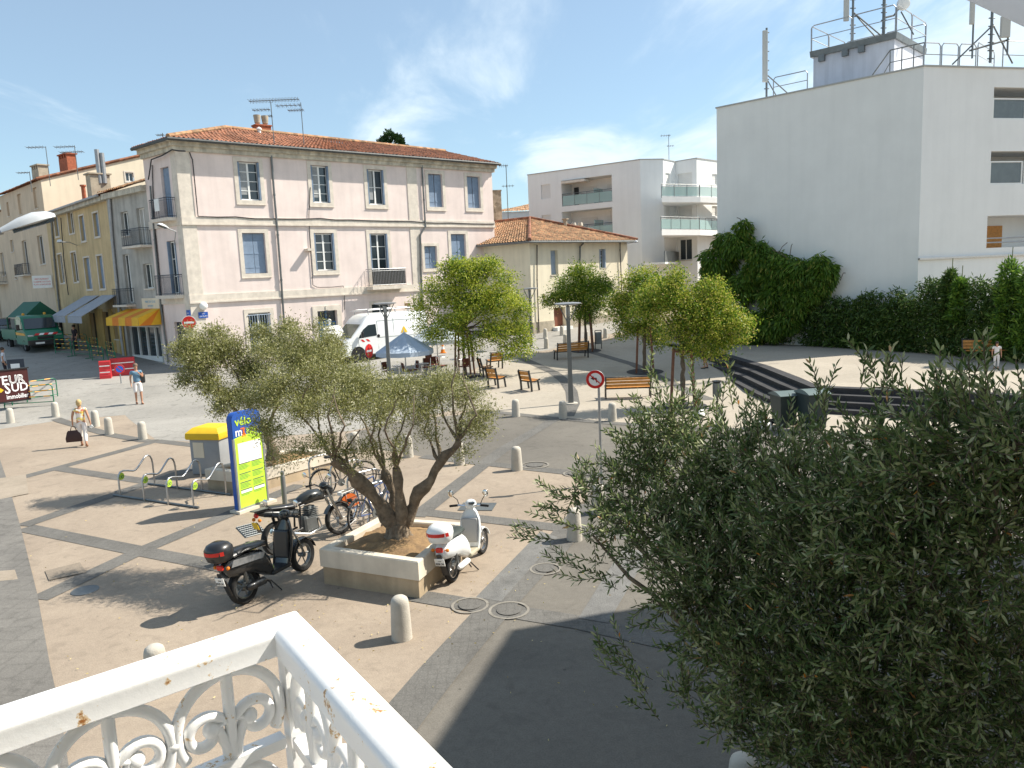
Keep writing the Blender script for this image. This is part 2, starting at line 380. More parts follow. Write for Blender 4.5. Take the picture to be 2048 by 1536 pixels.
M_black = mat('black_plastic', (.018, .019, .021), .35, var=.1, coat=.3)
M_rubber = mat('tyre_rubber', (.02, .02, .02), .85, var=.1)
M_chrome = mat('chrome', (.75, .75, .75), .18, metal=1., var=0)
M_steel = mat('brushed_steel', (.50, .50, .50), .35, metal=1., var=.08, scale=8)
M_galv = mat('galvanised_steel', (.36, .37, .38), .5, metal=.7, var=.12, scale=6)
M_greyp = mat('grey_post_paint', (.16, .165, .16), .5, metal=.2, var=.08)
M_wood = mat('orange_wood', (.50, .22, .05), .55, var=.22, scale=9, bump=.1)
M_stake = mat('brown_stake', (.16, .075, .045), .85, var=.25, scale=6, bump=.3)
M_bark = mat('olive_bark', (.11, .084, .06), .95, col2=(.27, .21, .145), scale=9, bump=1., bscale=22)
M_bark2 = mat('smooth_bark', (.14, .11, .08), .9, var=.3, scale=12, bump=.5, bscale=40)
M_ochre = mat('ochre_render', (.58, .44, .245), .92, var=.12, scale=.8, bump=.2, bscale=20, streak=.2)
M_yellow = mat('yellow_shopfront', (.56, .38, .13), .85, var=.15, scale=1.2, streak=.2)
M_greyr = mat('grey_white_render', (.50, .48, .44), .92, col2=(.36, .35, .32), scale=1.1, bump=.2, streak=.3)
M_cream = mat('cream_render', (.74, .65, .50), .92, var=.05, scale=.8, bump=.1, streak=.08)
M_creamd = mat('beige_facade', (.62, .50, .37), .92, var=.08, scale=.8, bump=.1, streak=.15)
M_housew = mat('ivory_render', (.76, .69, .53), .92, var=.06, scale=.8, bump=.12, streak=.12)
M_plinth = mat('rough_plinth', (.40, .35, .27), .95, var=.2, scale=3, bump=.5)
M_blockw = mat('white_render', (.80, .80, .78), .9, var=.03, scale=.6, bump=.08, streak=.04)
M_blockd = mat('rough_white_render', (.79, .785, .75), .9, var=.035, scale=.6, bump=.08, streak=.035)
M_lilac = mat('lilac_render', (.56, .58, .64), .9, var=.06, scale=1, streak=.22)
M_tileo = mat('orange_tiles', (.33, .125, .062), .85, col2=(.17, .09, .06), scale=7, bump=.2)
M_tilem = mat('mottled_tiles', (.42, .20, .10), .85, col2=(.24, .18, .10), scale=5, bump=.2)
M_brick = mat('red_brick', (.36, .11, .055), .85, var=.25, scale=6)
M_rubble = mat('rubble_stone', (.30, .25, .18), .95, col2=(.52, .46, .35), scale=3.5, bump=1., bscale=5)
M_soil = mat('dry_soil', (.33, .21, .10), .98, col2=(.17, .11, .06), scale=3.5, bump=1., bscale=18)
M_planter = mat('cream_cast_stone', (.66, .59, .48), .9, var=.12, scale=1.6, bump=.12, bscale=30, streak=.22)
M_planters = mat('stained_cast_stone', (.46, .36, .24), .9, var=.22, scale=1.4, bump=.12, bscale=30, streak=.3)
M_boll = mat('bollard_concrete', (.50, .465, .40), .9, var=.1, scale=5, bump=.3, bscale=50, streak=.15)
M_red = mat('red_plastic', (.50, .03, .035), .45, var=.12)
M_redp = mat('red_reflective', (.62, .03, .02), .4, var=0)
M_orange = mat('orange_canvas', (.75, .22, .02), .7, var=.1)
M_yellowp = mat('yellow_plastic', (.78, .50, .02), .5, var=.08)
M_green = mat('green_truck_paint', (.008, .16, .085), .3, var=.08, coat=.4)
M_greenb = mat('green_barrier_paint', (.015, .17, .085), .5, var=.1)
M_canvas = mat('grey_canvas', (.34, .36, .40), .85, var=.08)
M_blue = mat('blue_sign', (.02, .09, .38), .45, var=.03)
M_lime = mat('lime_panel', (.52, .78, .06), .45, var=.03)
M_skin = mat('skin', (.46, .24, .15), .6, var=.05)
M_vanw = mat('white_van_paint', (.78, .80, .80), .3, var=.03, coat=.4)
def tile_variation(m):  # per-tile hue changes: stretched voronoi on the base colour
    N = m.node_tree.nodes; L = m.node_tree.links; b = N['Principled BSDF']; src = b.inputs['Base Color'].links[0].from_socket
    t = N.new('ShaderNodeTexCoord'); v = N.new('ShaderNodeTexVoronoi'); v.inputs['Scale'].default_value = 3.2; L.new(t.outputs['Object'], v.inputs['Vector'])
    h = N.new('ShaderNodeSeparateColor'); L.new(v.outputs['Color'], h.inputs[0])
    q = N.new('ShaderNodeMapRange'); q.inputs[3].default_value = .55; q.inputs[4].default_value = 1.35; L.new(h.outputs[0], q.inputs[0])
    x = N.new('ShaderNodeMix'); x.data_type = 'RGBA'; x.blend_type = 'MULTIPLY'; x.inputs['Factor'].default_value = 1; L.new(src, x.inputs['A']); L.new(q.outputs[0], x.inputs['B']); L.new(x.outputs['Result'], b.inputs['Base Color'])
tile_variation(M_tileo); tile_variation(M_tilem); tile_variation(M_rubble)

# ================================================================ GROUND
g = 1500
struct(drape('ground', [[(-g, -g), (g, -g), (g, g), (-g, g)]], M_pave, 0.))
def gstrip(name, pp, w, m, off=.012, kind='structure'):
    o = drape(name, strip_polys(gpts(pp), w), m, off); o['kind'] = kind; return o
def gpoly(name, pp, m, off): return struct(drape(name, [gpts(pp)], m, off))
# carriageway in front (worn asphalt) between the kerb strip and beyond
road_pts = [G(*p) for p in ((873, 1350), (1002, 1205), (1111, 1093), (1155, 1040), (1180, 975), (1152, 945), (958, 925), (850, 914), (700, 890), (690, 868), (820, 838), (988, 824), (1110, 838), (1225, 848), (1500, 862), (2040, 885))]
road_pts += [Vector((30, 22, 0)), Vector((30, -20, 0)), Vector((-8, -20, 0)), Vector((-5.2, 1, 0))]
struct(drape('road', [road_pts], M_road, .004))
st = [G(*p) for p in ((-60, 880), (0, 858), (110, 842), (250, 830), (312, 880), (400, 884), (700, 862), (820, 838), (900, 822), (940, 742), (1010, 710), (1100, 700), (1180, 672), (1250, 664))]
st += [Vector((12, 62, 0)), Vector((-60, 110, 0)), Vector((-75, 60, 0)), Vector((-40, 26, 0))]
struct(drape('street', [st], M_street, .008))
gpoly('plaza', ((900, 822), (988, 823), (1110, 836), (1225, 846), (1500, 860), (2040, 880), (2040, 770), (1700, 722), (1500, 700), (1255, 673), (1100, 706), (1010, 712), (945, 742)), M_plaza, .012)
SW = .42
strips = [((15, 963), (249, 900), (312, 882)), ((312, 882), (400, 892), (560, 905)), ((117, 937), (229, 954), (330, 968)), ((44, 1052), (147, 1017), (300, 965), (420, 925)),
          ((50, 1056), (278, 1102), (375, 1120), (470, 1139)), ((76, 1199), (281, 1102), (416, 1046), (520, 1003), (600, 970)),
          ((840, 1024), (1137, 1058), (1330, 1082)), ((845, 913), (958, 926), (1152, 947), (1330, 966)), ((832, 1034), (1005, 900), (1118, 834)),
          ((815, 1189), (988, 1218), (1161, 1246), (1304, 1278), (1480, 1316)), ((20, 846), (112, 838), (222, 870), (290, 882), (312, 882)), ((988, 824), (1110, 837), (1225, 847), (1500, 861), (1800, 874))]
for i, s_ in enumerate(strips): gstrip('paving_strip', s_, SW, M_strip, .016+.0013*i)
gstrip('paving_strip', ((640, 1640), (800, 1440), (873, 1350), (1002, 1205), (1111, 1093), (1180, 1010)), .56, M_strip, .036)
gstrip('paving_strip', ((1042, 716), (1071, 729), (1107, 745), (1130, 763), (1143, 783), (1147, 808), (1134, 833)), .5, M_strip, .033)
gstrip('paving_strip', ((1171, 701), (1266, 729), (1330, 760), (1420, 800)), .5, M_strip, .035)
gpoly('paving_band', ((-200, 905), (-5, 905), (15, 963), (40, 1050), (75, 1190), (100, 1330), (120, 1420), (142, 1560), (165, 1750), (-400, 1750)), M_band, .040)
gpoly('pale_slab', ((-5, 958), (52, 950), (58, 988), (-2, 1000)), M_patch, .0435)
gpoly('pale_slab', ((-90, 1150), (30, 1141), (36, 1160), (-85, 1172)), M_patch, .0435)
gpoly('tactile_paving', ((952, 1196), (1002, 1205), (1116, 1076), (1081, 1064)), M_tact, .044)
gpoly('crossing_setts', ((1157, 1238), (1216, 1248), (1300, 1105), (1245, 1098)), M_tact, .046)
gpoly('concrete_patch', ((90, 1143), (160, 1126), (173, 1146), (98, 1162)), ground_mat('old_patch', (.255, .212, .165), (.21, .175, .135), .6, .8, .2), .0425)
gpoly('concrete_patch', ((136, 780), (170, 777), (185, 787), (142, 792)), M_chalk, .0205)
# manholes, drain grate, chalk rings: small flat things set in the paving
def disc(p, r, n=28, z=.0): return [Vector((p.x+r*cos(2*pi*i/n), p.y+r*sin(2*pi*i/n), 0)) for i in range(n)]
def annulus(p, r0, r1, n=28): return [[Vector((p.x+r*cos(2*pi*k/n), p.y+r*sin(2*pi*k/n), 0)) for r, k in ((r0, i), (r1, i), (r1, i+1), (r0, i+1))] for i in range(n)]
for px_, py_, r in ((940, 1212, .29), (1018, 1222, .31), (1091, 1139, .27), (1070, 931, .38), (1150, 948, .3)):
    p = G(px_, py_)
    struct(drape('chalky_ring', annulus(p, r*.86, r*1.0), M_chalk, .050))
    t = thing('manhole_cover', f'round chalk-ringed manhole cover {dict([(940, "nearest the white scooter"), (1018, "where two dark strips cross"), (1091, "on the wide dark strip"), (1070, "pale in the middle of the road"), (1150, "at the far edge strip beside the olive")])[px_]}', 'manhole', (p.x, p.y, .012), 0, 'chalk-ringed manhole covers')
    mb = MB(); mb.lathe([(r*.55, .006), (r*.6, .009), (r*.6, .012)], 24, (p.x, p.y, .012)); mb.build('cover', M_strip, t)
for pp, lab in ((((148, 1182), (200, 1178)), 'grey oval manhole cover beside the pale concrete patch'),):
    p = G(170, 1181); t = thing('manhole_cover', lab, 'manhole', (p.x, p.y, .0))
    mb = MB(); mb.lathe([(.20, .006), (.215, .01), (.22, .004)], 24, (p.x, p.y, 0)); mb.build('cover', M_zinc, t)
p = G(925, 1016) if False else G(955, 1014)
t = thing('drain_cover', 'square dark steel lid in the paving behind the white scooter', 'drain cover', (p.x, p.y, 0))
mb = MB(); mb.box((p.x, p.y, .008), (.75, .55, .016), rotm(radians(-10))); mb.build('lid', M_zinc, t)
a, b, c, d = G(473, 1056), G(512, 1046), G(545, 1060), G(492, 1076)
t = thing('drain_grate', 'black slotted drain grate in the paving behind the motorcycles', 'drain grate', a)
mb = MB().mat(M_zinc); mb2 = MB()
u, w = (b-a), (d-a)
for i in range(12):
    q = a+u*(i/11)*1.0; mb.tube([q+Vector((0, 0, .012)), q+w+Vector((0, 0, .012))], .012, 4)
for i in range(7):
    q = a+w*(i/6); mb.tube([q+Vector((0, 0, .014)), q+u+Vector((0, 0, .014))], .012, 4)
mb2.quad(a+Vector((0, 0, .004)), a+u+Vector((0, 0, .004)), a+u+w+Vector((0, 0, .004)), a+w+Vector((0, 0, .004)))
mb.build('bars', None, t); mb2.build('pit', M_black, t)
# ---- raised terrace with curved steps
ZT = .70
edge = [at_z(*p, ZT) for p in ((1262, 674), (1330, 687), (1395, 699), (1450, 712), (1520, 733), (1580, 757), (1622, 774))]
front_r = at_z(2060, 792, ZT)
edge_all = edge+[edge[-1].lerp(front_r, .5), front_r]
back = [Vector((26, 32, ZT)), Vector((24, 42, ZT)), Vector((12, 52, ZT)), Vector((7.2, 48, ZT))]
mb = MB(); mb.poly(edge_all+back); o = mb.build('terrace', M_plaza); struct(o)
E2 = [Vector((p.x, p.y)) for p in edge_all]
def offs(d):
    R_ = []
    for i, p in enumerate(E2):
        t0 = (E2[min(i+1, len(E2)-1)]-E2[max(i-1, 0)]).normalized(); n = Vector((t0.y, -t0.x))
        if n.dot(-p) < 0 and i > 3: n = -n
        R_.append(p+n*d)
    return R_
mb = MB()
levels = [(ZT+.004, -.42, 0.), (ZT-.18, 0., .40), (ZT-.36, .40, .80), (ZT-.54, .80, 1.2)]
for z, d0, d1 in levels:
    A_, B_ = offs(d0), offs(d1)
    for i in range(len(A_)-1):
        mb.quad((*A_[i], z), (*A_[i+1], z), (*B_[i+1], z), (*B_[i], z))
        mb.quad((*B_[i], z-.186), (*B_[i+1], z-.186), (*B_[i+1], z), (*B_[i], z))
struct(mb.build('terrace_steps', M_dark, fix=True))
# ================================================================ BUILDINGS
def win_glazed(f, par, r, shut=True, surround=M_cstone, cols=2, rows=4, dp=.22, sw=.22, name='window', door=False, shutmat=None, open_leaf=False):
    """stone surround + white casement with panes, folded shutters against the reveals"""
    a, b, z0, z1 = r; shutmat = shutmat or M_shutter
    w = None
    mb = MB()
    if surround: f.ring(mb, r, sw, 0.003, .035)
    if surround: f.box(mb, a-sw, b+sw, z0-sw-.03, z0-sw, 0.003, .07)
    if mb.v: w = mb.build(name, surround, par)
    else:
        f.box(mb, a, b, z0, z0+.04, -dp+.02, .03); w = mb.build(name, M_cstone, par)
    mb = MB(); fw = .06; F = (a+.03, b-.03, z0+.02, z1-.03)
    f.box(mb, F[0], F[0]+fw, F[2], F[3], -dp+.02, -dp+.07); f.box(mb, F[1]-fw, F[1], F[2], F[3], -dp+.02, -dp+.07)
    f.box(mb, F[0]+fw, F[1]-fw, F[3]-fw, F[3], -dp+.02, -dp+.068); f.box(mb, F[0]+fw, F[1]-fw, F[2], F[2]+fw, -dp+.02, -dp+.068)
    W = F[1]-F[0]; Hh = F[3]-F[2]
    for i in range(1, cols): x = F[0]+W*i/cols; f.box(mb, x-.05, x+.05, F[2]+fw, F[3]-fw, -dp+.02, -dp+.065)
    for j in range(1, rows):
        z = F[2]+Hh*j/rows
        for i in range(cols): f.box(mb, F[0]+W*i/cols+.052, F[0]+W*(i+1)/cols-.052, z-.018, z+.018, -dp+.02, -dp+.055)
    mb.build('frame', M_white, w)
    mb = MB(); f.box(mb, F[0]+.01, F[1]-.01, F[2]+.01, F[3]-.01, -dp+.012, -dp+.03); mb.build('pane', M_glass, w)
    if cols == 2 and int(a*7) % 2 == 0:
        mb = MB(); f.box(mb, F[0]+.06, (F[0]+F[1])/2-.02-(.1 if rows == 2 else 0), F[2]+.3, F[3]-.06, -dp+.0305, -dp+.034); mb.build('curtain', mat('net_curtain', (.30, .31, .31), .8, var=.15, scale=9), w)
    if shut:
        for x, s in ((a, 1), (b, -1)):
            mb = MB()
            for k in range(2): f.box(mb, min(x+s*(.01+k*.045), x+s*(.045+k*.045)), max(x+s*(.01+k*.045), x+s*(.045+k*.045)), z0+.03, z1-.03, -dp+.09, .03)
            mb.build('shutter', shutmat, w)
    return w
def win_shut(f, par, r, surround=M_cstone, dp=.2, sw=.22, shutmat=None, gap=.03, ajar=0., name='window'):
    a, b, z0, z1 = r; shutmat = shutmat or M_shutter; mb = MB()
    if surround:
        f.ring(mb, r, sw, .003, .035); f.box(mb, a-sw, b+sw, z0-sw-.03, z0-sw, .003, .07)
        w = mb.build(name, surround, par)
    else: f.box(mb, a-.05, b+.05, z0-.06, z0, -.1, .05); w = mb.build(name, M_cstone, par)
    m = (a+b)/2
    for x0, x1 in ((a+.01, m-gap/2), (m+gap/2, b-.01)):
        mb = MB(); f.box(mb, x0, x1, z0+.02, z1-.02, -dp+.02, -dp+.055)
        for z in (z0+.35, (z0+z1)/2, z1-.35): f.box(mb, x0+.02, x1-.02, z-.04, z+.04, -dp+.055, -dp+.07)
        mb.build('shutter', shutmat, w)
    return w
def win_dark(f, par, r, surround=None, dp=.22, sw=.12, m=M_glass, name='window', sill=True, frame=M_white, cols=2):
    a, b, z0, z1 = r; mb = MB()
    if surround: f.ring(mb, r, sw, .003, .03)
    else: f.box(mb, a-.06, b+.06, z0-.07, z0, -.02, .07)
    w = mb.build(name, surround or M_cstone, par)
    mb = MB(); f.box(mb, a+.01, b-.01, z0+.01, z1-.01, -dp+.01, -dp+.04); mb.build('pane', m, w)
    if frame:
        mb = MB(); f.ring(mb, (a+.06, b-.06, z0+.06, z1-.06), .05, -dp+.04, -dp+.07)
        for i in range(1, cols): x = a+(b-a)*i/cols; f.box(mb, x-.03, x+.03, z0+.06, z1-.06, -dp+.04, -dp+.068)
        mb.build('frame', frame, w)
    return w
def balcony(f, par, r, out=.5, slabh=.14, m=M_iron, fill=None, name='balcony', bars=.11, slabm=M_cstone):
    """r = (a0,a1,z_floor,z_rail)"""
    a, b, z0, z1 = r; mb = MB()
    f.box(mb, a-.04, b+.04, z0-slabh, z0, .0, out+.05)
    bl = mb.build(name, slabm, par)
    mb = MB()
    def bar(p, q, rr=.009): mb.tube([p, q], rr, 5)
    C = [f.P(a, 0, .04), f.P(a, 0, out), f.P(b, 0, out), f.P(b, 0, .04)]
    for i in range(3):
        p, q = C[i].copy(), C[i+1].copy()
        for z, rr in ((z1, .02), (z0+.08, .014), (z1-.12, .01)):
            p.z = q.z = z; bar(p.copy(), q.copy(), rr)
        n = max(2, int((q-p).length/bars))
        for k in range(n+1):
            t = p.lerp(q, k/n); bar(Vector((t.x, t.y, z0)), Vector((t.x, t.y, z1)), .009)
    mb.build('railing', m, bl)
    if fill:
        mb = MB(); f.box(mb, a+.02, b-.02, z0+.05, z1-.05, out-.03, out-.015); mb.build('screen', fill, bl)
    return bl
def pipe(f, par, pts, r=.055, m=M_zinc, d=.1, name='drainpipe'):
    mb = MB(); mb.tube([f.P(*f.px(x, y), d) for x, y in pts], r, 8)
    for x, y in pts[1:-1]: s_, z = f.px(x, y); mb.lathe([(r*1.25, -.05), (r*1.25, .05)], 8, f.P(s_, z, d))
    return mb.build(name, m, par)
def cable(f, par, pts, r=.02, d=.05):
    mb = MB(); P = []
    for i, (x, y) in enumerate(pts): P.append(f.P(*f.px(x, y), d))
    Q = []
    for i in range(len(P)-1):
        n = max(2, int((P[i+1]-P[i]).length/.8))
        for k in range(n): t = k/n; p = P[i].lerp(P[i+1], t); Q.append(p+Vector((0, 0, -.05*4*t*(1-t)*(1 if i % 2 else .5))))
    Q.append(P[-1]); mb.tube(Q, r, 5); return mb.build('cable', M_cable, par)

# ---------------------------------------------------------------- pink corner building
O = Vector((-16.8, 41.0)); FM = Fac(O, az=49.5); FS = Fac(O, az=-50.0)
gO = gz(O.x, O.y)
pink = thing('pink_building', 'three-storey pale pink corner building with blue-grey shutters and red tiled roof', 'building', (O.x, O.y, gO))
ZC1 = FM.px(397, 434)[1]; ZC2 = FM.px(388, 590)[1]; ZE = FM.px(387, 302)[1]; ZG = FM.px(360, 284)[1]
SR = FM.px(988, 446)[0]; SL = FS.px(303, 480)[0]
ZW = ZE+.1
top = [FM.rect(477, 520, 323.5, 400.7), FM.rect(623, 658, 331, 405.6), FM.rect(735, 768, 339, 409.5), FM.rect(857, 885, 348, 414), FM.rect(934.5, 960, 353, 416)]
mid = [FM.rect(487, 532, 466, 547), FM.rect(629.6, 669.6, 466, 541.5), FM.rect(741.5, 777, 467, 568), FM.rect(849, 874, 492, 537), FM.rect(902.7, 932, 468, 540)]
bot = [FM.rect(499, 543, 625, 705), FM.rect(638, 677, 621, 727), FM.rect(746, 783, 606, 700), FM.rect(809, 821, 606, 618)]
mb = MB(); FM.wall(mb, 0, SR, -.5, ZW, top+mid+bot, .26)
Ld = 11.5
FM_end = Fac(FM.P(SR, 0), FM.P(SR, 0, -Ld)); FB = Fac(FM.P(0, 0, -Ld), FM.P(SR, 0, -Ld))
sw1 = FS.rect(325, 342, 333, 437); sw2 = FS.rect(339, 356, 481, 588); sw3 = FS.rect(351, 371, 644, 702)
mb.quad(FM.P(SR, -.5), FM.P(SR, -.5, -Ld), FM.P(SR, ZW, -Ld), FM.P(SR, ZW))
mb.quad(FS.P(SL, -.5), FM.P(SR, -.5, -Ld), FM.P(SR, ZW, -Ld), FS.P(SL, ZW))
mb.build('front_wall', M_pink, pink)
mb = MB(); FS.wall(mb, 0, SL, -.5, ZW, [sw1, sw2, sw3], .26); mb.build('street_wall', M_pink, pink)
# windows
for i, r in enumerate(top):
    if i < 3: win_glazed(FM, pink, r, rows=4 if i < 2 else 2)
    else: win_shut(FM, pink, r, shutmat=M_shutter, gap=.05)
win_shut(FM, pink, mid[0], shutmat=M_shutter, gap=.02); win_glazed(FM, pink, mid[1], rows=4); win_glazed(FM, pink, mid[2], rows=4)
win_shut(FM, pink, mid[3], shutmat=M_shutter, gap=.05, sw=.18); win_shut(FM, pink, mid[4], gap=.04)
w = win_dark(FM, pink, bot[0], surround=M_cstone, sw=.22)
mb = MB()
for k in range(9): x = bot[0][0]+(bot[0][1]-bot[0][0])*(k+.5)/9; mb.tube([FM.P(x, bot[0][2], .05), FM.P(x, bot[0][3]-.1, .05)], .015, 5)
mb.tube([FM.P(bot[0][0]-.05, bot[0][3]-.12, .05), FM.P(bot[0][1]+.05, bot[0][3]-.12, .05)], .022, 5)
mb.build('window_bars', M_shutter2, w)
# blue panelled door
r = bot[1]; mb = MB(); FM.ring(mb, r, .3, .003, .05, wb=0); FM.box(mb, (r[0]+r[1])/2-.1, (r[0]+r[1])/2+.1, r[3]+.05, r[3]+.28, .05, .09); dr = mb.build('door', M_cstone, pink)
mb = MB(); m_ = (r[0]+r[1])/2
for x0, x1 in ((r[0]+.02, m_-.01), (m_+.01, r[1]-.02)):
    FM.box(mb, x0, x1, r[2], r[3]-.75, -.22, -.17)
    for zz in (.25, 1.1):
        FM.box(mb, x0+.1, x1-.1, r[2]+zz, r[2]+zz+.65, -.17, -.145)
FM.box(mb, r[0], r[1], r[3]-.75, r[3]-.65, -.22, -.15); FM.box(mb, m_-.05, m_+.05, r[3]-.65, r[3], -.22, -.15)
mb.build('door_leaf', mat('blue_door', (.05, .13, .27), .5, var=.1), dr)
mb = MB(); FM.box(mb, r[0], r[1], r[3]-.65, r[3], -.24, -.222); mb.build('pane', M_glass, dr)
win_dark(FM, pink, bot[2], surround=M_cstone, sw=.15); win_dark(FM, pink, bot[3], m=M_ochre, frame=None)
win_shut(FS, pink, sw1, surround=None, gap=.01); win_glazed(FS, pink, sw2, surround=None, rows=3, shut=True); win_shut(FS, pink, sw3, surround=None, shutmat=M_iron, gap=.01)
# stone bands, quoins
mb = MB()
for z, h in ((ZC1, .42), (ZC2, .45)):
    FM.box(mb, -.03, SR+.02, z-h, z, 0, .07); FS.box(mb, -.03, SL, z-h, z, 0, .072)
    FM.box(mb, -.05, SR+.04, z-h+.0, z-h+.08, .07, .11)
mb.build('string_course', M_cstone, pink)
s_ = FM.px(822, 500)[0]
for x0 in (-.02, s_):
    for lo, hi in ((-.5, ZC2-.45), (ZC2, ZC1-.42), (ZC1, ZE)):
        mb = MB(); FM.box(mb, x0, x0+.74, lo, hi, 0, .04)
        if x0 < 0: FS.box(mb, -.02, .5, lo, hi, 0, .04)
        mb.build('quoin' if x0 < 0 else 'pilaster', M_cstone, pink)
# cornice, gutter, roof
mb = MB()
for h0, h1, d in ((ZE-.05, ZE+.18, .14), (ZE+.18, ZE+.42, .30), (ZE+.42, ZG-.02, .46)):
    FM.box(mb, -d*1.0, SR+.1+d*.5, h0, h1, -.3, d); FS.box(mb, -d, SL, h0+.001, h1-.001, -.3, d)
mb.build('cornice', M_cornice, pink)
mb = MB()
def eave_pt(f, s, z, d): return f.P(s, z, d)
cnr = (FM.P(-.55, ZG+.03, .55)+FS.P(-.55, ZG+.03, .55))/2
mb.tube([FS.P(SL, ZG+.03, .55), cnr, FM.P(SR+.35, ZG+.03, .55)], .09, 8)
mb.build('gutter', M_lead, pink)
RZ = ZG+.08; rise = 1.7
eL = FS.P(SL+.1, RZ, .5); eC = (FM.P(-.5, RZ, .5)+FS.P(-.5, RZ, .5))/2; eR = FM.P(SR+.35, RZ, .5)
rR = FM.P(SR+.35, RZ+rise, -Ld/2); rC = FM.P(4.0, RZ+1.42, -3.1); rL = FS.P(SL+.1, RZ+rise*.9, -Ld/2+.5)
mb = MB(); tiled(mb, eC, eR, rR, rC, .24, 16, .06)
Lb = FS.P(SL+.1, RZ+1.25, -3.4); tiled(mb, eL, eC, rC, Lb, .24, 14, .06); mb.poly([FS.P(SL, RZ-.3), FS.P(SL, RZ, .3), Lb])
eB = FM.P(SR+.35, RZ, -Ld-.5); mb.poly([rR, rC, Lb, eB])
mb.build('roof', M_tileo, pink)
mb = MB(); mb.tube([rC+Vector((0, 0, .06)), rR+Vector((0, 0, .06))], .13, 8); mb.tube([eC+Vector((0, 0, .08)), rC+Vector((0, 0, .08))], .12, 8); mb.build('ridge_tiles', M_tilem, pink)
for (px_, py_), wd in (((505, 273), 1.2), ((585, 285), 1.0), ((704, 293), 1.0)):
    mb = MB(); s_ = FM.px(px_, py_)[0]; N_ = (eR-eC).cross(rC-eC).normalized(); N_ = N_ if N_.z > 0 else -N_
    t_ = .55; p = eC.lerp(rC, t_).copy(); base = FM.P(s_*1.06, RZ+rise*t_, .5-(Ld/2+.5)*t_)
    ux = Vector((FM.u.x, FM.u.y, 0)); uy = N_.cross(ux)
    Rm = Matrix((ux, uy, N_)).transposed(); mb.box(base+N_*.12, (wd, .9, .12), Rm); sk = mb.build('skylight', M_zinc, pink)
    mb = MB(); mb.box(base+N_*.185, (wd-.15, .75, .02), Rm); mb.build('pane', M_glass, sk)
# chimney with two fluted pots and a white pipe
DC = FM.P(5.2, 0, -Ld/2).xy.length; cb = at_d(524, 262, DC); k1 = DC/FPX
mb = MB(); mb.box((cb.x, cb.y, cb.z-.35), (.95, .6, 1.3), rotm(radians(40.5))); mb.box((cb.x, cb.y, cb.z+.30), (1.05, .7, .08), rotm(radians(40.5))); ch = mb.build('chimney', M_brick, pink)
for k in (-.25, .25):
    mb = MB(); q = (cb.x+FM.u.x*k, cb.y+FM.u.y*k, cb.z+.32); mb.lathe([(.12, 0), (.12, .1), (.17, .14), (.22, .55), (.22, .6), (.18, .6), (.15, .2)], 14, q); mb.build('chimney_pot', M_plinth, ch, smooth=True)
mb = MB(); q = at_d(519, 268, DC-2.2); q = q-Vector((0, 0, .4)); mb.lathe([(.10, 0), (.10, .62), (.16, .64), (.16, .70), (.04, .8)], 12, q); mb.build('flue', M_white, pink)
# pipes, cables, meter box
pipe(FM, pink, ((541, 312), (547, 390), (554, 470), (561, 560), (567, 650), (569, 705)), .06)
pipe(FM, pink, ((842, 331), (846, 400), (849, 453), (839, 470), (840, 530), (843, 610), (846, 680)), .055)
cable(FM, pink, ((378, 305), (384, 320), (395, 433), (470, 434), (547, 438), (640, 437), (700, 440), (820, 443), (900, 446), (987, 448)), .03, .09)
cable(FM, pink, ((620, 300+75), (617, 430), (620, 500), (625, 570), (640, 575), (686, 572), (688, 585), (688, 620)), .02)
cable(FS, pink, ((304, 360), (310, 320), (352, 300), (378, 303)), .035, .2); cable(FS, pink, ((306, 330), (310, 440), (318, 520), (325, 600), (334, 690)), .025, .05)
mb = MB(); s_, z = FM.px(615, 500); FM.box(mb, s_-.2, s_+.2, z-.06, z+.07, 0, .45); mb.build('meter_box', M_cstone, pink)
# balconies
rb = FM.rect(732, 799, 538, 572); balcony(FM, pink, (rb[0], rb[1], rb[2], rb[3]), .75, .2, M_galv, mat('reed_screen', (.07, .065, .06), .9, var=.3, scale=14))
rb = FS.rect(318, 353, 398, 438); balcony(FS, pink, rb, .5, .16); rb = FS.rect(329, 367, 550, 590); balcony(FS, pink, rb, .5, .18)
mb = MB(); s_, z = FS.px(333, 402); FS.box(mb, s_-.25, s_+.25, z-.55, z+.08, .53, .56); tag(mb.build('towel', M_white), 'white towel hung over the uppermost blue street balcony', 'towel')
# blue street plates, round wall lamp, no entry sign on the corner
def plate(nm, f, x0, x1, y0, y1, m, lab, cat, txt=None, d=.06, th=.03, tm=None, ts=.5, lines=None):
    r = f.rect(x0, x1, y0, y1); mb = MB(); f.box(mb, r[0], r[1], r[2], r[3], d, d+th)
    c = f.P((r[0]+r[1])/2, (r[2]+r[3])/2, 0); t = thing(nm, lab, cat, c); mb.build('panel', m, t)
    if lines:
        ux = Vector((f.u.x, f.u.y, 0)); nn = Vector((f.n.x, f.n.y, 0))
        if ux.cross(Vector((0, 0, 1))).dot(nn) < 0: ux = -ux
        for k, (tx, yo, sz, mt) in enumerate(lines):
            p = f.P((r[0]+r[1])/2, r[2]+(r[3]-r[2])*yo, d+th+.004)
            M4 = Matrix(((ux.x, 0, nn.x, p.x), (ux.y, 0, nn.y, p.y), (0, 1, 0, p.z), (0, 0, 0, 1)))
            o = text_mesh(tx, sz*(r[3]-r[2]), mt, 'lettering', t, M4)
            wmax = (r[1]-r[0])*.88; xs = [Vector(v.co) for v in o.data.vertices]
            L_ = max(v.dot(ux) for v in xs)-min(v.dot(ux) for v in xs)
            if L_ > wmax:
                k_ = wmax/L_; c0 = p-ORG[t.name]
                for v in o.data.vertices:
                    dv = (v.co-c0); a_ = dv.dot(ux); v.co = v.co-ux*a_*(1-k_)
    return t
M_wt = mat('white_lettering', (.85, .85, .85), .5, var=0)
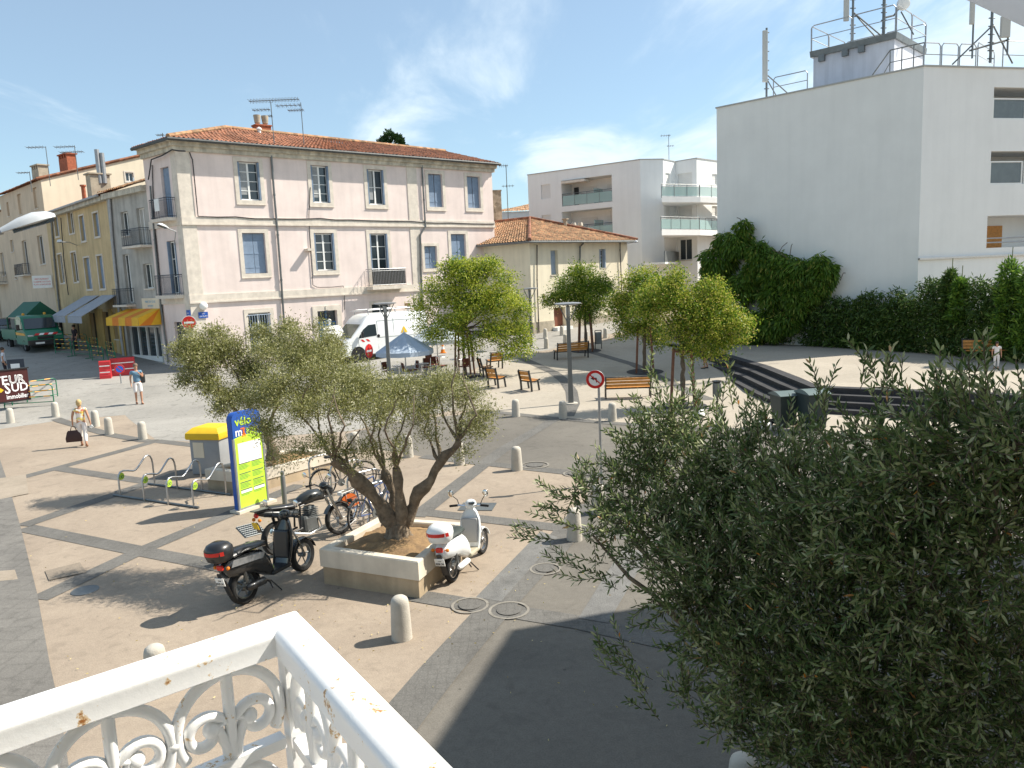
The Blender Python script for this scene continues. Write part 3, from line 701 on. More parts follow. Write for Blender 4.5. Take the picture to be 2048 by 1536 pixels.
plate('street_name_plate', FM, 396, 415, 624, 636, M_blue, 'blue enamel street name plate on the sunny side of the pink corner', 'street sign', lines=[('RUE', .72, .25, M_wt), ('DU PLAN', .3, .32, M_wt)])
plate('street_name_plate', FS, 376, 383, 620, 633, M_blue, 'small dark blue plate on the shaded side of the pink corner', 'street sign', lines=[('RUE', .5, .3, M_wt)])
r = FM.px(405, 612); q = FM.P(r[0], r[1], .15); t = thing('wall_light', 'round white bulkhead light on the sunny side of the pink corner', 'light', q)
mb = MB(); mb.ball(q, .22, 12); mb.build('globe', M_white, t, smooth=True); mb = MB(); mb.tube([q, FM.P(r[0], r[1]+.1, 0)], .04, 6); mb.build('bracket', M_greyp, t)

# ---------------------------------------------------------------- traffic signs helper
def sign_disc(q, rad, az, parts, post_to=None, label='', name='traffic_sign', post_r=.03, cat='road sign', group=None):
    """q centre, az direction (radians, ccw from +X) of the outward normal"""
    base = Vector((q.x, q.y, gz(q.x, q.y))) if post_to is None else post_to
    t = thing(name, label, cat, base, group=group)
    n = Vector((cos(az), sin(az), 0)); ux = Vector((-sin(az), cos(az), 0)); Rm = Matrix((ux, Vector((0, 0, 1)), n)).transposed()
    f0 = q+n*.05
    mb = MB(); mb.lathe([(rad, -.012), (rad*1.02, 0), (rad, .012)], 32, f0, Rm); pl = mb.build('sign_plate', M_galv, t)
    d = .014
    for kind, m, arg in parts:
        mb = MB()
        if kind == 'disc': mb.lathe([(rad*arg, d), (rad*arg, d+.002)], 32, f0, Rm)
        elif kind == 'bar':
            x, y, w, h, a = arg; R2 = Rm @ Matrix.Rotation(a, 3, 'Z'); mb.box(f0+Rm @ Vector((x*rad, y*rad, d)), (w*rad, h*rad, .003), R2)
        elif kind == 'poly': P = [f0+Rm @ Vector((x*rad, y*rad, d)) for x, y in arg]; mb.poly(P)
        mb.build('sign_face' if kind == 'disc' else 'symbol', m, pl); d += .0035
    mb = MB(); mb.tube([base, Vector((base.x, base.y, q.z+rad*.8))], post_r, 10); mb.build('post', M_galv, t)
    return t
M_sw = mat('sign_white', (.82, .82, .80), .4, var=0); M_sr = mat('sign_red', (.60, .02, .015), .4, var=0); M_sb = mat('sign_blue', (.03, .12, .55), .4, var=0)
facing = lambda q: atan2(-q.y, -q.x)
r = FM.px(378, 645); q = at_d(378, 645, 40.6)
sign_disc(q, .33, facing(q), [('disc', M_sw, 1.), ('disc', M_sr, .93), ('bar', M_sw, (0, 0, 1.35, .3, 0))], None, 'red no-entry disc with a white bar at the pink building corner', post_r=.03)

# ---------------------------------------------------------------- grey building with the orange awning
s1 = SL; s2 = FS.px(224, 500)[0]
gb = thing('grey_shop_building', 'narrow grey-white building with dark iron balconies and an orange awning shop', 'building', FS.P(s1, gz(*FS.P(s1, 0)[:2]), 0))
zt = FS.px(262, 376)[1]
R1 = [FS.rect(243, 257.5, 423, 472), FS.rect(276, 292, 415, 492), FS.rect(250, 262, 508, 606), FS.rect(288, 305, 527, 577)]
sh = FS.rect(256, 322, 652, 722)
mb = MB(); FS.wall(mb, s1, s2, -.5, zt, R1+[(*sh[:2], sh[2], sh[3], .35)], .28); Bk = -9
mb.quad(FS.P(s1, -.5), FS.P(s1, -.5, Bk), FS.P(s1, zt, Bk), FS.P(s1, zt)); mb.quad(FS.P(s2, -.5), FS.P(s2, -.5, Bk), FS.P(s2, zt, Bk), FS.P(s2, zt)); mb.quad(FS.P(s1, 0, Bk), FS.P(s2, 0, Bk), FS.P(s2, zt, Bk), FS.P(s1, zt, Bk))
mb.build('wall', M_greyr, gb)
for r in R1: win_dark(FS, gb, r, m=M_glass if r is not R1[1] else M_greyr)
rb = FS.rect(265, 302, 458, 492); balcony(FS, gb, rb, .6, .12, M_iron); rb = FS.rect(243, 270, 577, 609); balcony(FS, gb, rb, .5, .12, M_iron)
mb = MB(); zz = zt; tiled(mb, FS.P(s1-.02, zz, .45), FS.P(s2+.1, zz, .45), FS.P(s2+.1, zz+1.7, -4.5), FS.P(s1-.02, zz+1.7, -4.5), .24, 12, .06); mb.build('roof', M_tilem, gb)
mb = MB(); FS.box(mb, s1, s2, zz-.35, zz-.04, 0, .3); mb.build('cornice', M_cornice, gb)
win = mb = MB(); n = 4
for k in range(n+1): x = sh[0]+(sh[1]-sh[0])*k/n; FS.box(mb, x-.05, x+.05, sh[2], sh[3], -.33, -.2)
FS.box(mb, sh[0]-.05, sh[1]+.05, sh[3]-.08, sh[3], -.33, -.18); FS.box(mb, sh[0]-.05, sh[1]+.05, sh[2], sh[2]+.3, -.33, -.18); sf = mb.build('shopfront', M_white, gb)
mb = MB(); FS.box(mb, sh[0], sh[1], sh[2]+.3, sh[3]-.08, -.34, -.30); mb.build('pane', M_glass, sf)
# orange fan awning
A0, A1 = FS.px(324, 640)[0], FS.px(258, 640)[0]; zT, zB = FS.px(290, 617)[1], FS.px(290, 650)[1]
mb = MB().mat(M_orange); M_oy = mat('yellow_canvas', (.80, .45, .03), .7, var=.08); n = 5; out = 1.3
for k in range(n):
    a = A0+(A1-A0)*k/n; b = A0+(A1-A0)*(k+1)/n; mb.mat(M_orange if k % 2 else M_oy)
    mb.quad(FS.P(a, zT, .05), FS.P(b, zT, .05), FS.P(b, zB+.5, out), FS.P(a, zB+.5, out)); mb.quad(FS.P(a, zB+.5, out), FS.P(b, zB+.5, out), FS.P(b, zB+.05, out+.02), FS.P(a, zB+.05, out+.02))
for x in (A0, A1):
    for k in range(3):
        mb.mat(M_orange if k % 2 else M_oy); zz0 = zT-(zT-zB-.5)*0; P = [(zB+.5-(zB+.5-zT)*0, out), (zB+.05, out+.02), (zB+.05, .6), (zB+.05, .05)]
        P = [(zB+.5, out), (zB+.05, out), (zB+.05, out*.5), (zB+.05, .05), (zT, .05)]
        mb.poly([FS.P(x, zT, .05), FS.P(x, P[k][0], P[k][1]), FS.P(x, P[k+1][0], P[k+1][1])])
mb.build('orange_awning', None, gb)
M_bt = mat('blue_lettering', (.10, .35, .55), .5, var=0)
plate('shop_sign', FS, 287, 321, 596, 617, M_cream, 'cream shop sign with pale blue lettering above the orange awning', 'shop sign', lines=[('PARC DU CLOS', .65, .3, M_bt), ('ARTISANAT', .25, .22, M_bt)])
pipe(FS, gb, ((304, 372), (313, 480), (325, 610), (340, 725)), .05, M_zinc)
pipe(FS, gb, ((222, 392), (228, 480), (236, 560), (247, 680), (252, 716)), .09, M_galv)

# ---------------------------------------------------------------- ochre terrace
P0 = FS.P(s2, 0); FO = Fac(P0, az=-43.5); oc = thing('ochre_building', 'long ochre building with narrow tall windows and a yellow shopfront', 'building', (P0.x, P0.y, gz(P0.x, P0.y)))
e2 = FO.px(99, 500)[0]; zt = FO.px(200, 395)[1]
R2 = [FO.rect(109.5, 117, 430, 473), FO.rect(137, 147, 423, 467), FO.rect(161, 170, 431, 482), FO.rect(188, 198.5, 425, 473), FO.rect(118, 127, 508, 566), FO.rect(145, 155, 504, 564), FO.rect(171, 182, 515, 578), FO.rect(197, 208, 511, 577)]
drs = [FO.rect(150, 160, 622, 690), FO.rect(184, 195, 626, 700), FO.rect(210, 222, 624, 705), FO.rect(231, 240, 624, 676) if False else FO.rect(228, 236, 626, 678)]
mb = MB(); FO.wall(mb, 0, e2, -.5, zt, R2+drs, .25); mb.quad(FO.P(0, -.5), FO.P(0, -.5, -9), FO.P(0, zt, -9), FO.P(0, zt)); mb.quad(FO.P(e2, -.5), FO.P(e2, -.5, -9), FO.P(e2, zt, -9), FO.P(e2, zt)); mb.quad(FO.P(0, 0, -9), FO.P(e2, 0, -9), FO.P(e2, zt, -9), FO.P(0, zt, -9))
mb.build('wall', M_ochre, oc)
for i, r in enumerate(R2): (win_dark if i in (1, 4, 5) else win_shut)(FO, oc, r, **(dict(surround=M_cstone, sw=.1) if i % 2 else dict(surround=M_cstone, sw=.1)))
for r in drs: win_dark(FO, oc, r, m=M_black, frame=None, name='door')
zs = FO.px(200, 618)[1]; a0, a1 = FO.px(246, 650)[0], FO.px(163, 620)[0]
mb = MB(); hs = sorted([(d[0], d[1]) for d in drs]); xs_ = [a0]+[v for h in hs for v in h]+[max(a1, hs[-1][1]+.2)]
for i in range(0, len(xs_)-1, 2):
    if xs_[i+1] > xs_[i]: FO.box(mb, xs_[i], xs_[i+1], -.5, zs, 0, .04)
mb.build('shopfront', M_yellow, oc)
mb = MB(); tiled(mb, FO.P(-.1, zt, .4), FO.P(e2+.1, zt, .4), FO.P(e2+.1, zt+2.0, -5), FO.P(-.1, zt+2.0, -5), .24, 12, .06); mb.build('roof', M_tileo, oc)
mb = MB(); FO.box(mb, 0, e2, zt-.3, zt-.05, 0, .35); mb.build('cornice', M_cornice, oc)
mb = MB(); mb.tube([FO.P(-.1, zt-.02, .5), FO.P(e2, zt-.02, .5)], .08, 8); mb.build('gutter', M_galv, oc)
DO = P0.xy.length+3.5 if hasattr(P0, 'xy') else 50; cq = at_d(197, 368, DO); mb = MB(); mb.box(cq-Vector((0, 0, .3)), (1.15, .8, 1.7), rotm(radians(45))); mb.box(cq+Vector((0, 0, .58)), (1.35, 1., .08), rotm(radians(45))); cm = mb.build('chimney', M_plinth, oc)
for x_, y_ in ((193, 299), (203, 306)):
    tq = at_d(x_, y_, DO-.3); mb = MB(); mb.tube([(tq.x, tq.y, cq.z), tq], .14, 10); mb.build('flue', M_galv, cm)
tq = at_d(166, 373, DO+2); mb = MB(); mb.tube([tq-Vector((0, 0, 1.4)), tq], .13, 8); mb.lathe([(.19, 0), (.19, .1)], 8, tq); mb.build('flue', M_brick, oc)
pipe(FO, oc, ((106, 440), (112, 520), (120, 600), (131, 690)), .07)
pipe(FO, oc, ((125, 436), (131, 520), (140, 590)), .03, M_cable)
# twin grey awnings
for k, (x0, x1, lab) in enumerate(((236, 206, 'right'), (200, 172, 'left'))):
    a, b = FO.px(x0, 600)[0], FO.px(x1, 600)[0]; z1 = FO.px(215, 590)[1]; o_ = 3.0 if False else 2.1
    mb = MB(); z2 = z1-1.15
    for p in (0,):
        mb.hexa([FO.P(a, z1-.04, .05), FO.P(b, z1-.04, .05), FO.P(b, z2-.04, o_), FO.P(a, z2-.04, o_)], [FO.P(a, z1, .05), FO.P(b, z1, .05), FO.P(b, z2, o_), FO.P(a, z2, o_)])
        FO.box(mb, a, b, z2-.42, z2-.05, o_-.02, o_)
    mb.build('grey_awning', M_canvas, oc)

# ---------------------------------------------------------------- cream gabled building and the far one
P1_ = FO.P(e2, 0); FC = Fac(P1_, az=-45.5); cb_ = thing('cream_gabled_building', 'tall beige building with a bright cream gable wall above the ochre roof', 'building', (P1_.x, P1_.y, gz(P1_.x, P1_.y)))
ztc = FC.px(88, 357)[1]; e3 = FC.px(12, 500)[0]
R3 = [FC.rect(36, 43.5, 387, 430), FC.rect(67, 75, 374, 418), FC.rect(14, 18, 404, 433), FC.rect(21, 27, 480, 504), FC.rect(47, 56, 480, 548), FC.rect(77, 88, 470, 529), FC.rect(29, 34, 535, 558), FC.rect(18, 24, 600, 652)]
mb = MB(); FC.wall(mb, 0, e3, -.5, ztc, R3, .2); mb.build('street_wall', M_creamd, cb_)
for i, r in enumerate(R3): (win_shut if i < 3 else win_dark)(FC, cb_, r, **(dict(surround=None, shutmat=M_creamd) if i < 3 else dict()))
rb = FC.rect(44, 61, 528, 550); balcony(FC, cb_, rb, .5, .1)
# gable side wall facing right
FG = Fac(P1_, az=44.5); gd = FG.px(251, 353)
_s, _z = FG.px(290, 311); gL = 2*_s*1.2; hr = (_z-ztc)/_s*gL*.5
mb = MB(); gw = FG.rect(251, 267, 345, 363)
zr_ = lambda s: ztc+s*(hr/ (gL*.5)) if s < gL*.5 else ztc+hr-(s-gL*.5)*(hr/(gL*.5))
A_ = [0, min(gw[0], gL-.2), min(gw[1], gL-.1), gL*.5, gL]; A_ = sorted(set(A_))
for i in range(len(A_)-1):
    a, b = A_[i], A_[i+1]
    if abs(a-gw[0]) < 1e-6:
        mb.quad(FG.P(a, -.5), FG.P(b, -.5), FG.P(b, gw[2]), FG.P(a, gw[2])); mb.poly([FG.P(a, gw[3]), FG.P(b, gw[3]), FG.P(b, zr_(b)), FG.P(a, zr_(a))])
    else: mb.poly([FG.P(a, -.5), FG.P(b, -.5), FG.P(b, zr_(b)), FG.P(a, zr_(a))])
mb.build('gable_wall', M_cream, cb_); win_dark(FG, cb_, gw, surround=M_cstone, dp=.15, sw=.1)
mb = MB(); a_, b_, c_, d_ = FC.P(-.1, ztc, .3), FC.P(e3, ztc, .3), FC.P(e3, ztc+hr, -gL/2), FC.P(-.1, ztc+hr, -gL/2); tiled(mb, a_, b_, c_, d_, .26, 12, .06)
mb.quad(d_, c_, FC.P(e3, ztc, -gL-.3), FC.P(-.1, ztc, -gL-.3)); mb.build('roof', M_tileo, cb_)
mb = MB(); mb.tube([FG.P(-.3, ztc+.05, .06), FG.P(gL/2, ztc+hr+.08, .06), FG.P(gL, ztc+.05, .06)], .12, 6); mb.build('verge_tiles', M_tileo, cb_)
D1 = P1_.xy.length
for (px_, yt_, yb_, D, w_, mm) in ((134, 311, 350, 4.5, 1.55, M_brick), (79, 333, 368, 3., 1.3, M_plinth)):
    q1_ = at_d(px_, yt_, D1+D); q0_ = hgt(px_, yb_, q1_); Rm = rotm(radians(50)); h_ = q1_.z-q0_; mb = MB(); mb.box((q1_.x, q1_.y, (q1_.z+q0_)/2-.25), (.7, w_, h_-.0), Rm)
    for k in (-1, -.33, .33, 1): mb.box(Vector((q1_.x, q1_.y, q1_.z-.12))+Rm @ Vector((0, k*(w_/2-.1), 0)), (.7, .16, .3), Rm)
    mb.box((q1_.x, q1_.y, q1_.z+.05), (.85, w_+.15, .09), Rm); mb.build('chimney', mm, cb_)
P2_ = FC.P(e3, 0); FF = Fac(P2_, az=-45.5); fb = thing('far_beige_building', 'beige building at the far left end of the street with a dark balcony', 'building', (P2_.x, P2_.y, gz(P2_.x, P2_.y)))
R4 = [FF.rect(3, 9, 505, 552), FF.rect(0, 4, 600, 660)]
mb = MB(); zt4 = ztc-1.2; FF.wall(mb, 0, 26, -.5, zt4, R4, .2); mb.quad(FF.P(0, -.5), FF.P(0, -.5, -9), FF.P(0, zt4, -9), FF.P(0, zt4)); mb.build('wall', M_creamd, fb)
for r in R4: win_dark(FF, fb, r)
mb = MB(); tiled(mb, FF.P(-.1, zt4, .3), FF.P(26, zt4, .3), FF.P(26, zt4+2, -6), FF.P(-.1, zt4+2, -6), .3, 8, .06); mb.build('roof', M_tileo, fb)
rb = FF.rect(-3, 14, 545, 566); balcony(FF, fb, rb, .6, .12)
# hanging white sign across the street
rr = FC.rect(65, 104, 550, 576); q = FC.P(rr[0]-.5, (rr[2]+rr[3])/2, 1.2)
plate('hanging_sign', Fac(FC.P(.5, 0, 1.0), az=80), 65, 104, 551, 576, M_white, 'grey-white hanging sign with lines of red lettering over the green truck', 'shop sign', d=0, lines=[('RESTAURANT', .72, .17, M_sr), ('CUISINE DU SUD', .5, .17, M_sr), ('PLATS A EMPORTER', .28, .15, M_sr)])

# ---------------------------------------------------------------- small house with mottled hipped roof
K = G(1066, 668); FHr = Fac(K, az=47.5); FHl = Fac(K, az=-47.0)
ho = thing('ivory_house', 'two-storey ivory house with mottled orange hipped roof', 'house', K)
zE = FHr.px(1066, 483)[1]; Wr = FHr.px(1256, 560)[0]; Wl = 13.
h1 = FHr.rect(1101.6, 1116, 500.7, 549.6); h2 = FHr.rect(1199, 1211, 498, 537); hd = FHr.rect(1108, 1131, 615, 653); hd2 = FHr.rect(1172, 1186, 622, 651); hs_ = FHr.rect(1084.5, 1091, 588, 599)
mb = MB(); FHr.wall(mb, 0, Wr, -.5, zE, [h1, h2, hd, hd2, hs_], .35); FHl.wall(mb, 0, Wl, -.5, zE, [], .2)
mb.quad(FHr.P(Wr, 0), FHr.P(Wr, 0, -Wl), FHr.P(Wr, zE, -Wl), FHr.P(Wr, zE)); mb.build('wall', M_housew, ho)
win_shut(FHr, ho, h1, surround=None, shutmat=M_shutter2, dp=.3, gap=.01); win_glazed(FHr, ho, h2, surround=None, rows=3, dp=.3, shutmat=M_shutter2)
mb = MB(); FHr.box(mb, hd[0], hd[1], hd[2], hd[3], -.33, -.27); d_ = mb.build('door', mat('brown_door', (.17, .06, .035), .6, var=.15), ho)
mb = MB(); FHr.box(mb, hd2[0], hd2[1], hd2[2], hd2[3], -.33, -.27); mb.build('door', M_greyp, ho); win_dark(FHr, ho, hs_, frame=None)
mb = MB(); zp = FHr.px(1066, 645)[1]; FHr.box(mb, .0, hd[0], -.5, zp, 0, .05); FHr.box(mb, hd[1], hd2[0], -.5, zp, 0, .05); FHr.box(mb, hd2[1], Wr, -.5, zp, 0, .05); FHl.box(mb, 0, Wl, -.5, zp, 0, .05); mb.build('plinth', M_plinth, ho)
mb = MB(); FHr.box(mb, hd[0]-.2, hd[1]+.2, hd[2]-.6, hd[2], 0, .5); mb.build('doorstep', M_white, ho)
ov = .55; zr2 = zE+1.95; c0 = (FHr.P(-ov, zE, ov)+FHl.P(-ov, zE, ov))/2; c1 = FHr.P(Wr+ov, zE, ov); apex = FHr.P(Wr/2, zr2, -Wr/2); rEnd = apex+Vector((FHl.u.x, FHl.u.y, 0))*(Wl); c2 = FHl.P(Wl+2, zE, ov); c3 = FHr.P(Wr+ov, zE, -Wl-4)
mb = MB()
def tri_tiled(mb, A, B, C_):
    n = max(6, int((B-A).length/.24)); K_ = 4; N = (B-A).cross(C_-A).normalized(); N = N if N.z > 0 else -N; rows = 14; vs = []; fs = []
    ux = (B-A).normalized(); L_ = (B-A).length; tc_ = (C_-A).dot(ux)/L_
    cols = n*K_
    for j in range(rows*2):
        v = (j//2+(.97 if j % 2 else 0))/rows; up = .03 if j % 2 == 0 else 0
        for i in range(cols+1):
            u = i/cols; lo = tc_*v; hi = 1-(1-tc_)*v; uu = clamp(u, lo, hi); p = A+ux*L_*uu+(C_-A-ux*L_*tc_)*v
            vs.append(p+N*(.05*(sin((i % K_)/K_*2*pi)*.5+.5)+up))
    m = cols+1
    for j in range(rows*2-1):
        for i in range(cols): fs.append((j*m+i, j*m+i+1, (j+1)*m+i+1, (j+1)*m+i))
    mb.add(vs, fs)
tri_tiled(mb, c0, c1, apex); tiled(mb, c2, c0, apex, rEnd, .24, 16, .06); mb.quad(c1, c3, rEnd, apex)
mb.build('roof', M_tilem, ho, fix=False)
mb = MB(); mb.tube([c0+Vector((0, 0, .08)), apex+Vector((0, 0, .08)), c1+Vector((0, 0, .08))], .13, 8); mb.tube([apex+Vector((0, 0, .06)), rEnd+Vector((0, 0, .06))], .13, 8); mb.build('ridge_tiles', M_tileo, ho)
mb = MB(); mb.tube([c2-Vector((0, 0, .05)), c0-Vector((0, 0, .05)), c1-Vector((0, 0, .05))], .08, 8); mb.build('gutter', M_zinc, ho)
pipe(FHr, ho, ((1072, 490), (1072, 560), (1075, 640), (1076, 665)), .035, M_cable); pipe(FHr, ho, ((1165, 486), (1158, 494), (1158, 540), (1160, 560)), .055); pipe(FHr, ho, ((1238, 484), (1238, 500), (1241, 570), (1241, 640)), .035, M_cable)
q = apex.lerp(c1, .33)+Vector((0, 0, .3)); mb = MB(); mb.lathe([(.15, -.5), (.15, .15), (.25, .17), (.25, .25)], 10, q); mb.build('flue', M_plinth, ho)
for k in (0, .5):
    q = apex.lerp(c1, .62)+Vector((-1.5+k, 2.0, .6)); mb = MB(); mb.lathe([(.13, -1.5), (.13, 0), (.22, .05), (.16, .3)], 10, q); mb.build('flue', M_cornice, ho)

# ---------------------------------------------------------------- rubble wall strip + small far roof between pink building and block
q0 = at_d(1000, 440, 62); q1 = at_d(988, 440, 62); zt_ = at_d(994, 386, 62).z
t = thing('rubble_chimney_wall', 'narrow rubble stone wall end rising beside the pink building', 'wall', (q0.x, q0.y, gz(q0.x, q0.y)))
mb = MB(); c = (q0+q1)/2; mb.box((c.x, c.y, zt_/2), (.62, 2.5, zt_), rotm(radians(5))); mb.box((c.x, c.y, zt_+.05), (.7, 2.6, .1), rotm(radians(5))); mb.build('stonework', M_rubble, t)
A_ = at_d(1002, 424, 84); B_ = at_d(1056, 416, 84); C2 = at_d(1056, 403, 92)
t = thing('far_tiled_house', 'far house with a pale tiled roof seen left of the white apartment block', 'house', (A_.x, A_.y, gz(A_.x, A_.y)))
A_ = A_-Vector((2, 0, 0)); B_ = Vector((B_.x+2.5, B_.y, A_.z)); mb = MB(); C2 = B_+Vector((1, 6, 2.2)); D2 = A_+Vector((4.6, 7, 1.0)); tiled(mb, A_, B_, C2, D2, .3, 10, .07); mb.build('roof', M_tilem, t, fix=False)
mb = MB(); mb.hexa([(A_.x, A_.y+.3, 0), (B_.x, B_.y+.3, 0), (B_.x, B_.y+6, 0), (A_.x, A_.y+6, 0)], [(A_.x, A_.y+.3, A_.z), (B_.x, B_.y+.3, A_.z), (B_.x, B_.y+6, A_.z), (A_.x, A_.y+6, A_.z)]); mb.build('wall', M_blockw, t)
# ---------------------------------------------------------------- middle white apartment block
zb0 = at_d(1326, 319, 66).z
A_, B_, C_, D_, E_, F_ = [at_z(x, y, zb0) for x, y in ((1055, 350.6), (1280, 319.6), (1326, 319), (1350.6, 324), (1393, 317), (1440, 323.5))]
G_ = F_+(F_-E_).normalized()*14; gB = gz(C_.x, C_.y)
blk = thing('white_apartment_block', 'long white four-storey apartment block with glass-railed loggias behind the ivory house', 'building', (C_.x, C_.y, gB))
FA = Fac(B_, A_); F2 = Fac(C_, B_); F3 = Fac(C_, D_); F4 = Fac(E_, D_); F5 = Fac(E_, G_)
lo1 = (*FA.rect(1123, 1224, 355.5, 408), 1.7); lo2 = (*FA.rect(1124, 1225, 419, 474), 1.7); w1 = FA.rect(1082, 1101, 369, 397.5); w2 = FA.rect(1083.5, 1102, 430, 458)
mb = MB(); FA.wall(mb, 0, FA.L, -.5, zb0, [lo1, lo2, w1, w2], .2); F2.wall(mb, 0, F2.L, -.5, zb0, [], .2)
d1 = F3.rect(1331, 1340, 346, 398); d2 = F4.rect(1355, 1384, 346, 399); d1b = F3.rect(1332, 1341, 413, 461); d2b = F4.rect(1357, 1384, 412, 463); d3 = F4.rect(1359, 1384, 478, 520)
e1 = F5.rect(1424, 1434, 348, 369); e2_ = F5.rect(1424, 1434, 412, 432)
F3.wall(mb, 0, F3.L, -.5, zb0, [d1, d1b], .15); F4.wall(mb, 0, F4.L, -.5, zb0, [d2, d2b, d3], .15); F5.wall(mb, 0, F5.L, -.5, zb0, [e1, e2_], .15)
bA = A_+Vector((6, 14, 0)); bG = G_+Vector((6, 14, 0))
mb.quad((A_.x, A_.y, -.5), (bA.x, bA.y, -.5), (bA.x, bA.y, zb0), (A_.x, A_.y, zb0)); mb.poly([A_, B_, C_, D_, E_, G_, bG, bA])
mb.build('wall', M_blockw, blk)
M_coping = mat('grey_coping', (.40, .40, .38), .7, var=.05)
mb = MB()
for f, L_ in ((FA, FA.L), (F2, F2.L), (F3, F3.L), (F4, F4.L), (F5, F5.L)): f.box(mb, -.03, L_+.03, zb0-.002, zb0+.07, -.25, .05)
mb.build('coping', M_coping, blk)
M_roll = mat('white_roller_shutter', (.72, .71, .68), .6, var=.03)
M_bglass = mat('green_balcony_glass', (.42, .58, .55), .1, var=0, alpha=.55, spec=.6)
def roller(f, r, dp, lines=9):
    mb = MB(); n = max(6, int((r[3]-r[2])/.14))
    for k in range(n): f.box(mb, r[0]+.02, r[1]-.02, r[2]+(r[3]-r[2])*k/n+.012, r[2]+(r[3]-r[2])*(k+1)/n, -dp+.03, -dp+.06)
    return mb.build('roller_shutter', M_roll, blk)
for r in (w1, w2, e1, e2_, d1, d2, d1b, d2b): roller([FA, FA, F5, F5, F3, F4, F3, F4][[w1, w2, e1, e2_, d1, d2, d1b, d2b].index(r)], r, .15)
win_dark(F4, blk, d3, dp=.14, name='window')
def glass_rail(f, a, b, z0, h, d, name='balcony_railing'):
    mb = MB(); mb.tube([f.P(a, z0+h, d), f.P(b, z0+h, d)], .03, 6); n = max(1, round((b-a)/1.3))
    mb.tube([f.P(a, z0+h-.15, d), f.P(b, z0+h-.15, d)], .015, 6)
    for k in range(n+1): x = a+(b-a)*k/n; mb.tube([f.P(x, z0-.1, d), f.P(x, z0+h, d)], .025, 6)
    o = mb.build(name, M_zinc, blk); mb = MB(); f.box(mb, a+.03, b-.03, z0+.05, z0+h-.17, d-.01, d+.01); mb.build('glass_panel', M_bglass, o)
for lo in (lo1, lo2):
    glass_rail(FA, lo[0]+.02, lo[1]-.02, lo[2], 1.05, -.08)
    W_ = lo[1]-lo[0]; mid_ = lo[0]+W_*.36
    for a, b in ((lo[0]+.0, lo[0]+W_*.28), (lo[0]+W_*.45, lo[0]+W_*.8)):
        roller(FA, (a+.1, b, lo[2]+.05, lo[3]-.55), 1.68)
    mb = MB(); FA.box(mb, mid_-.03, mid_+.03, lo[2], lo[3]-.9, -1.6, -.1); mb.build('divider_screen', M_bglass, blk)
mb = MB(); FA.box(mb, lo1[0]+(lo1[1]-lo1[0])*.5, lo1[1]-.15, lo1[3]-.28, lo1[3]-.08, -.75, .28); mb.build('sun_blind', M_cstone, blk)
mb = MB(); FA.box(mb, lo1[1]-.75, lo1[1]-.3, lo1[2], lo1[3]-.5, -1.66, -1.6); mb.build('dark_door', M_black, blk)
# wrap-around balconies on the right
for (yb, yt_, yr) in ((404.5, 393, 369), (470.5, 459, 435)):
    zs0 = at_d(1401, yb, 64.9).z; zs1 = at_d(1401, yt_, 64.9).z
    P = [at_z(x, y, zs0) for x, y in ((1323.7, yb), (1401, yb), (1440, yb+1.5))]; Q = [Vector((p.x, p.y, 0)) for p in P]; far = Vector((F_.x+.5, F_.y+.5, 0)); inner = [Vector((E_.x+.0, E_.y+.0, 0)), Vector((D_.x, D_.y, 0)), Vector((C_.x, C_.y, 0))]
    ring_ = [Q[0], Q[1], Q[2]+(Q[2]-Q[1])*.8, far+Vector((2, .6, 0))]+inner
    mb = MB(); mb.loft([[Vector((p.x, p.y, zs0)) for p in ring_], [Vector((p.x, p.y, zs1)) for p in ring_]]); mb.build('balcony_slab', M_blockw, blk)
    hh = at_d(1401, yr, 64.9).z-zs1
    for a, b in ((Q[0], Q[1]), (Q[1], ring_[2])):
        f = Fac(a, b); glass_rail(f, .03, f.L-.03, zs1, hh, -.08)
dz0, dz1 = hgt(1350, 524, C_), hgt(1350, 503, C_); a, b = at_z(1330, 524, dz0), at_z(1392, 524, dz0)
f = Fac(a, b); mb = MB(); f.box(mb, 0, f.L, dz0, dz1, -.06, 0); mb.build('dark_balcony_front', M_zinc, blk); mb = MB(); f.box(mb, 0, f.L, dz0-.15, dz0, -1.6, .02); mb.build('balcony_slab', M_blockw, blk)

# ---------------------------------------------------------------- right white block with rooftop plant
R0 = at_d(1848, 133, 41.0); zr = R0.z; R1_ = at_z(1433, 217, zr)
W1 = Fac(R0, R1_); W2 = Fac(R0, az=76.0)
rb_ = thing('white_corner_block', 'big white block with a blank wall and aerials on its roof', 'building', (R0.x, R0.y, .7))
hl = [(*W2.rect(1987, 2170, 176, 239), 1.8), (*W2.rect(1981, 2170, 302, 367), 1.8), (*W2.rect(1974, 2170, 429, 492), 1.8)]
mb = MB(); W1.wall(mb, 0, W1.L, -.5, zr, []); mb.build('blank_wall', M_blockd, rb_)
mb = MB(); W2.wall(mb, 0, 24, -.5, zr, hl, 1.8); e = W2.P(24, 0); bk = Vector((R1_.x+10, R1_.y+12, 0)); mb.quad((R1_.x, R1_.y, -.5), (bk.x, bk.y, -.5), (bk.x, bk.y, zr), (R1_.x, R1_.y, zr))
mb.poly([(R0.x, R0.y, zr-.02), (e.x, e.y, zr-.02), (e.x+2, e.y+14, zr-.02), (bk.x, bk.y, zr-.02), (R1_.x, R1_.y, zr-.02)]); mb.quad((e.x, e.y, -.5), (e.x+2, e.y+14, -.5), (e.x+2, e.y+14, zr), (e.x, e.y, zr))
mb.build('front_wall', M_blockw, rb_)
mb = MB(); W1.box(mb, -.05, W1.L+.05, zr, zr+.07, -.3, .05); W2.box(mb, -.05, 24, zr+.001, zr+.071, -.3, .05); mb.build('coping', M_coping, rb_)
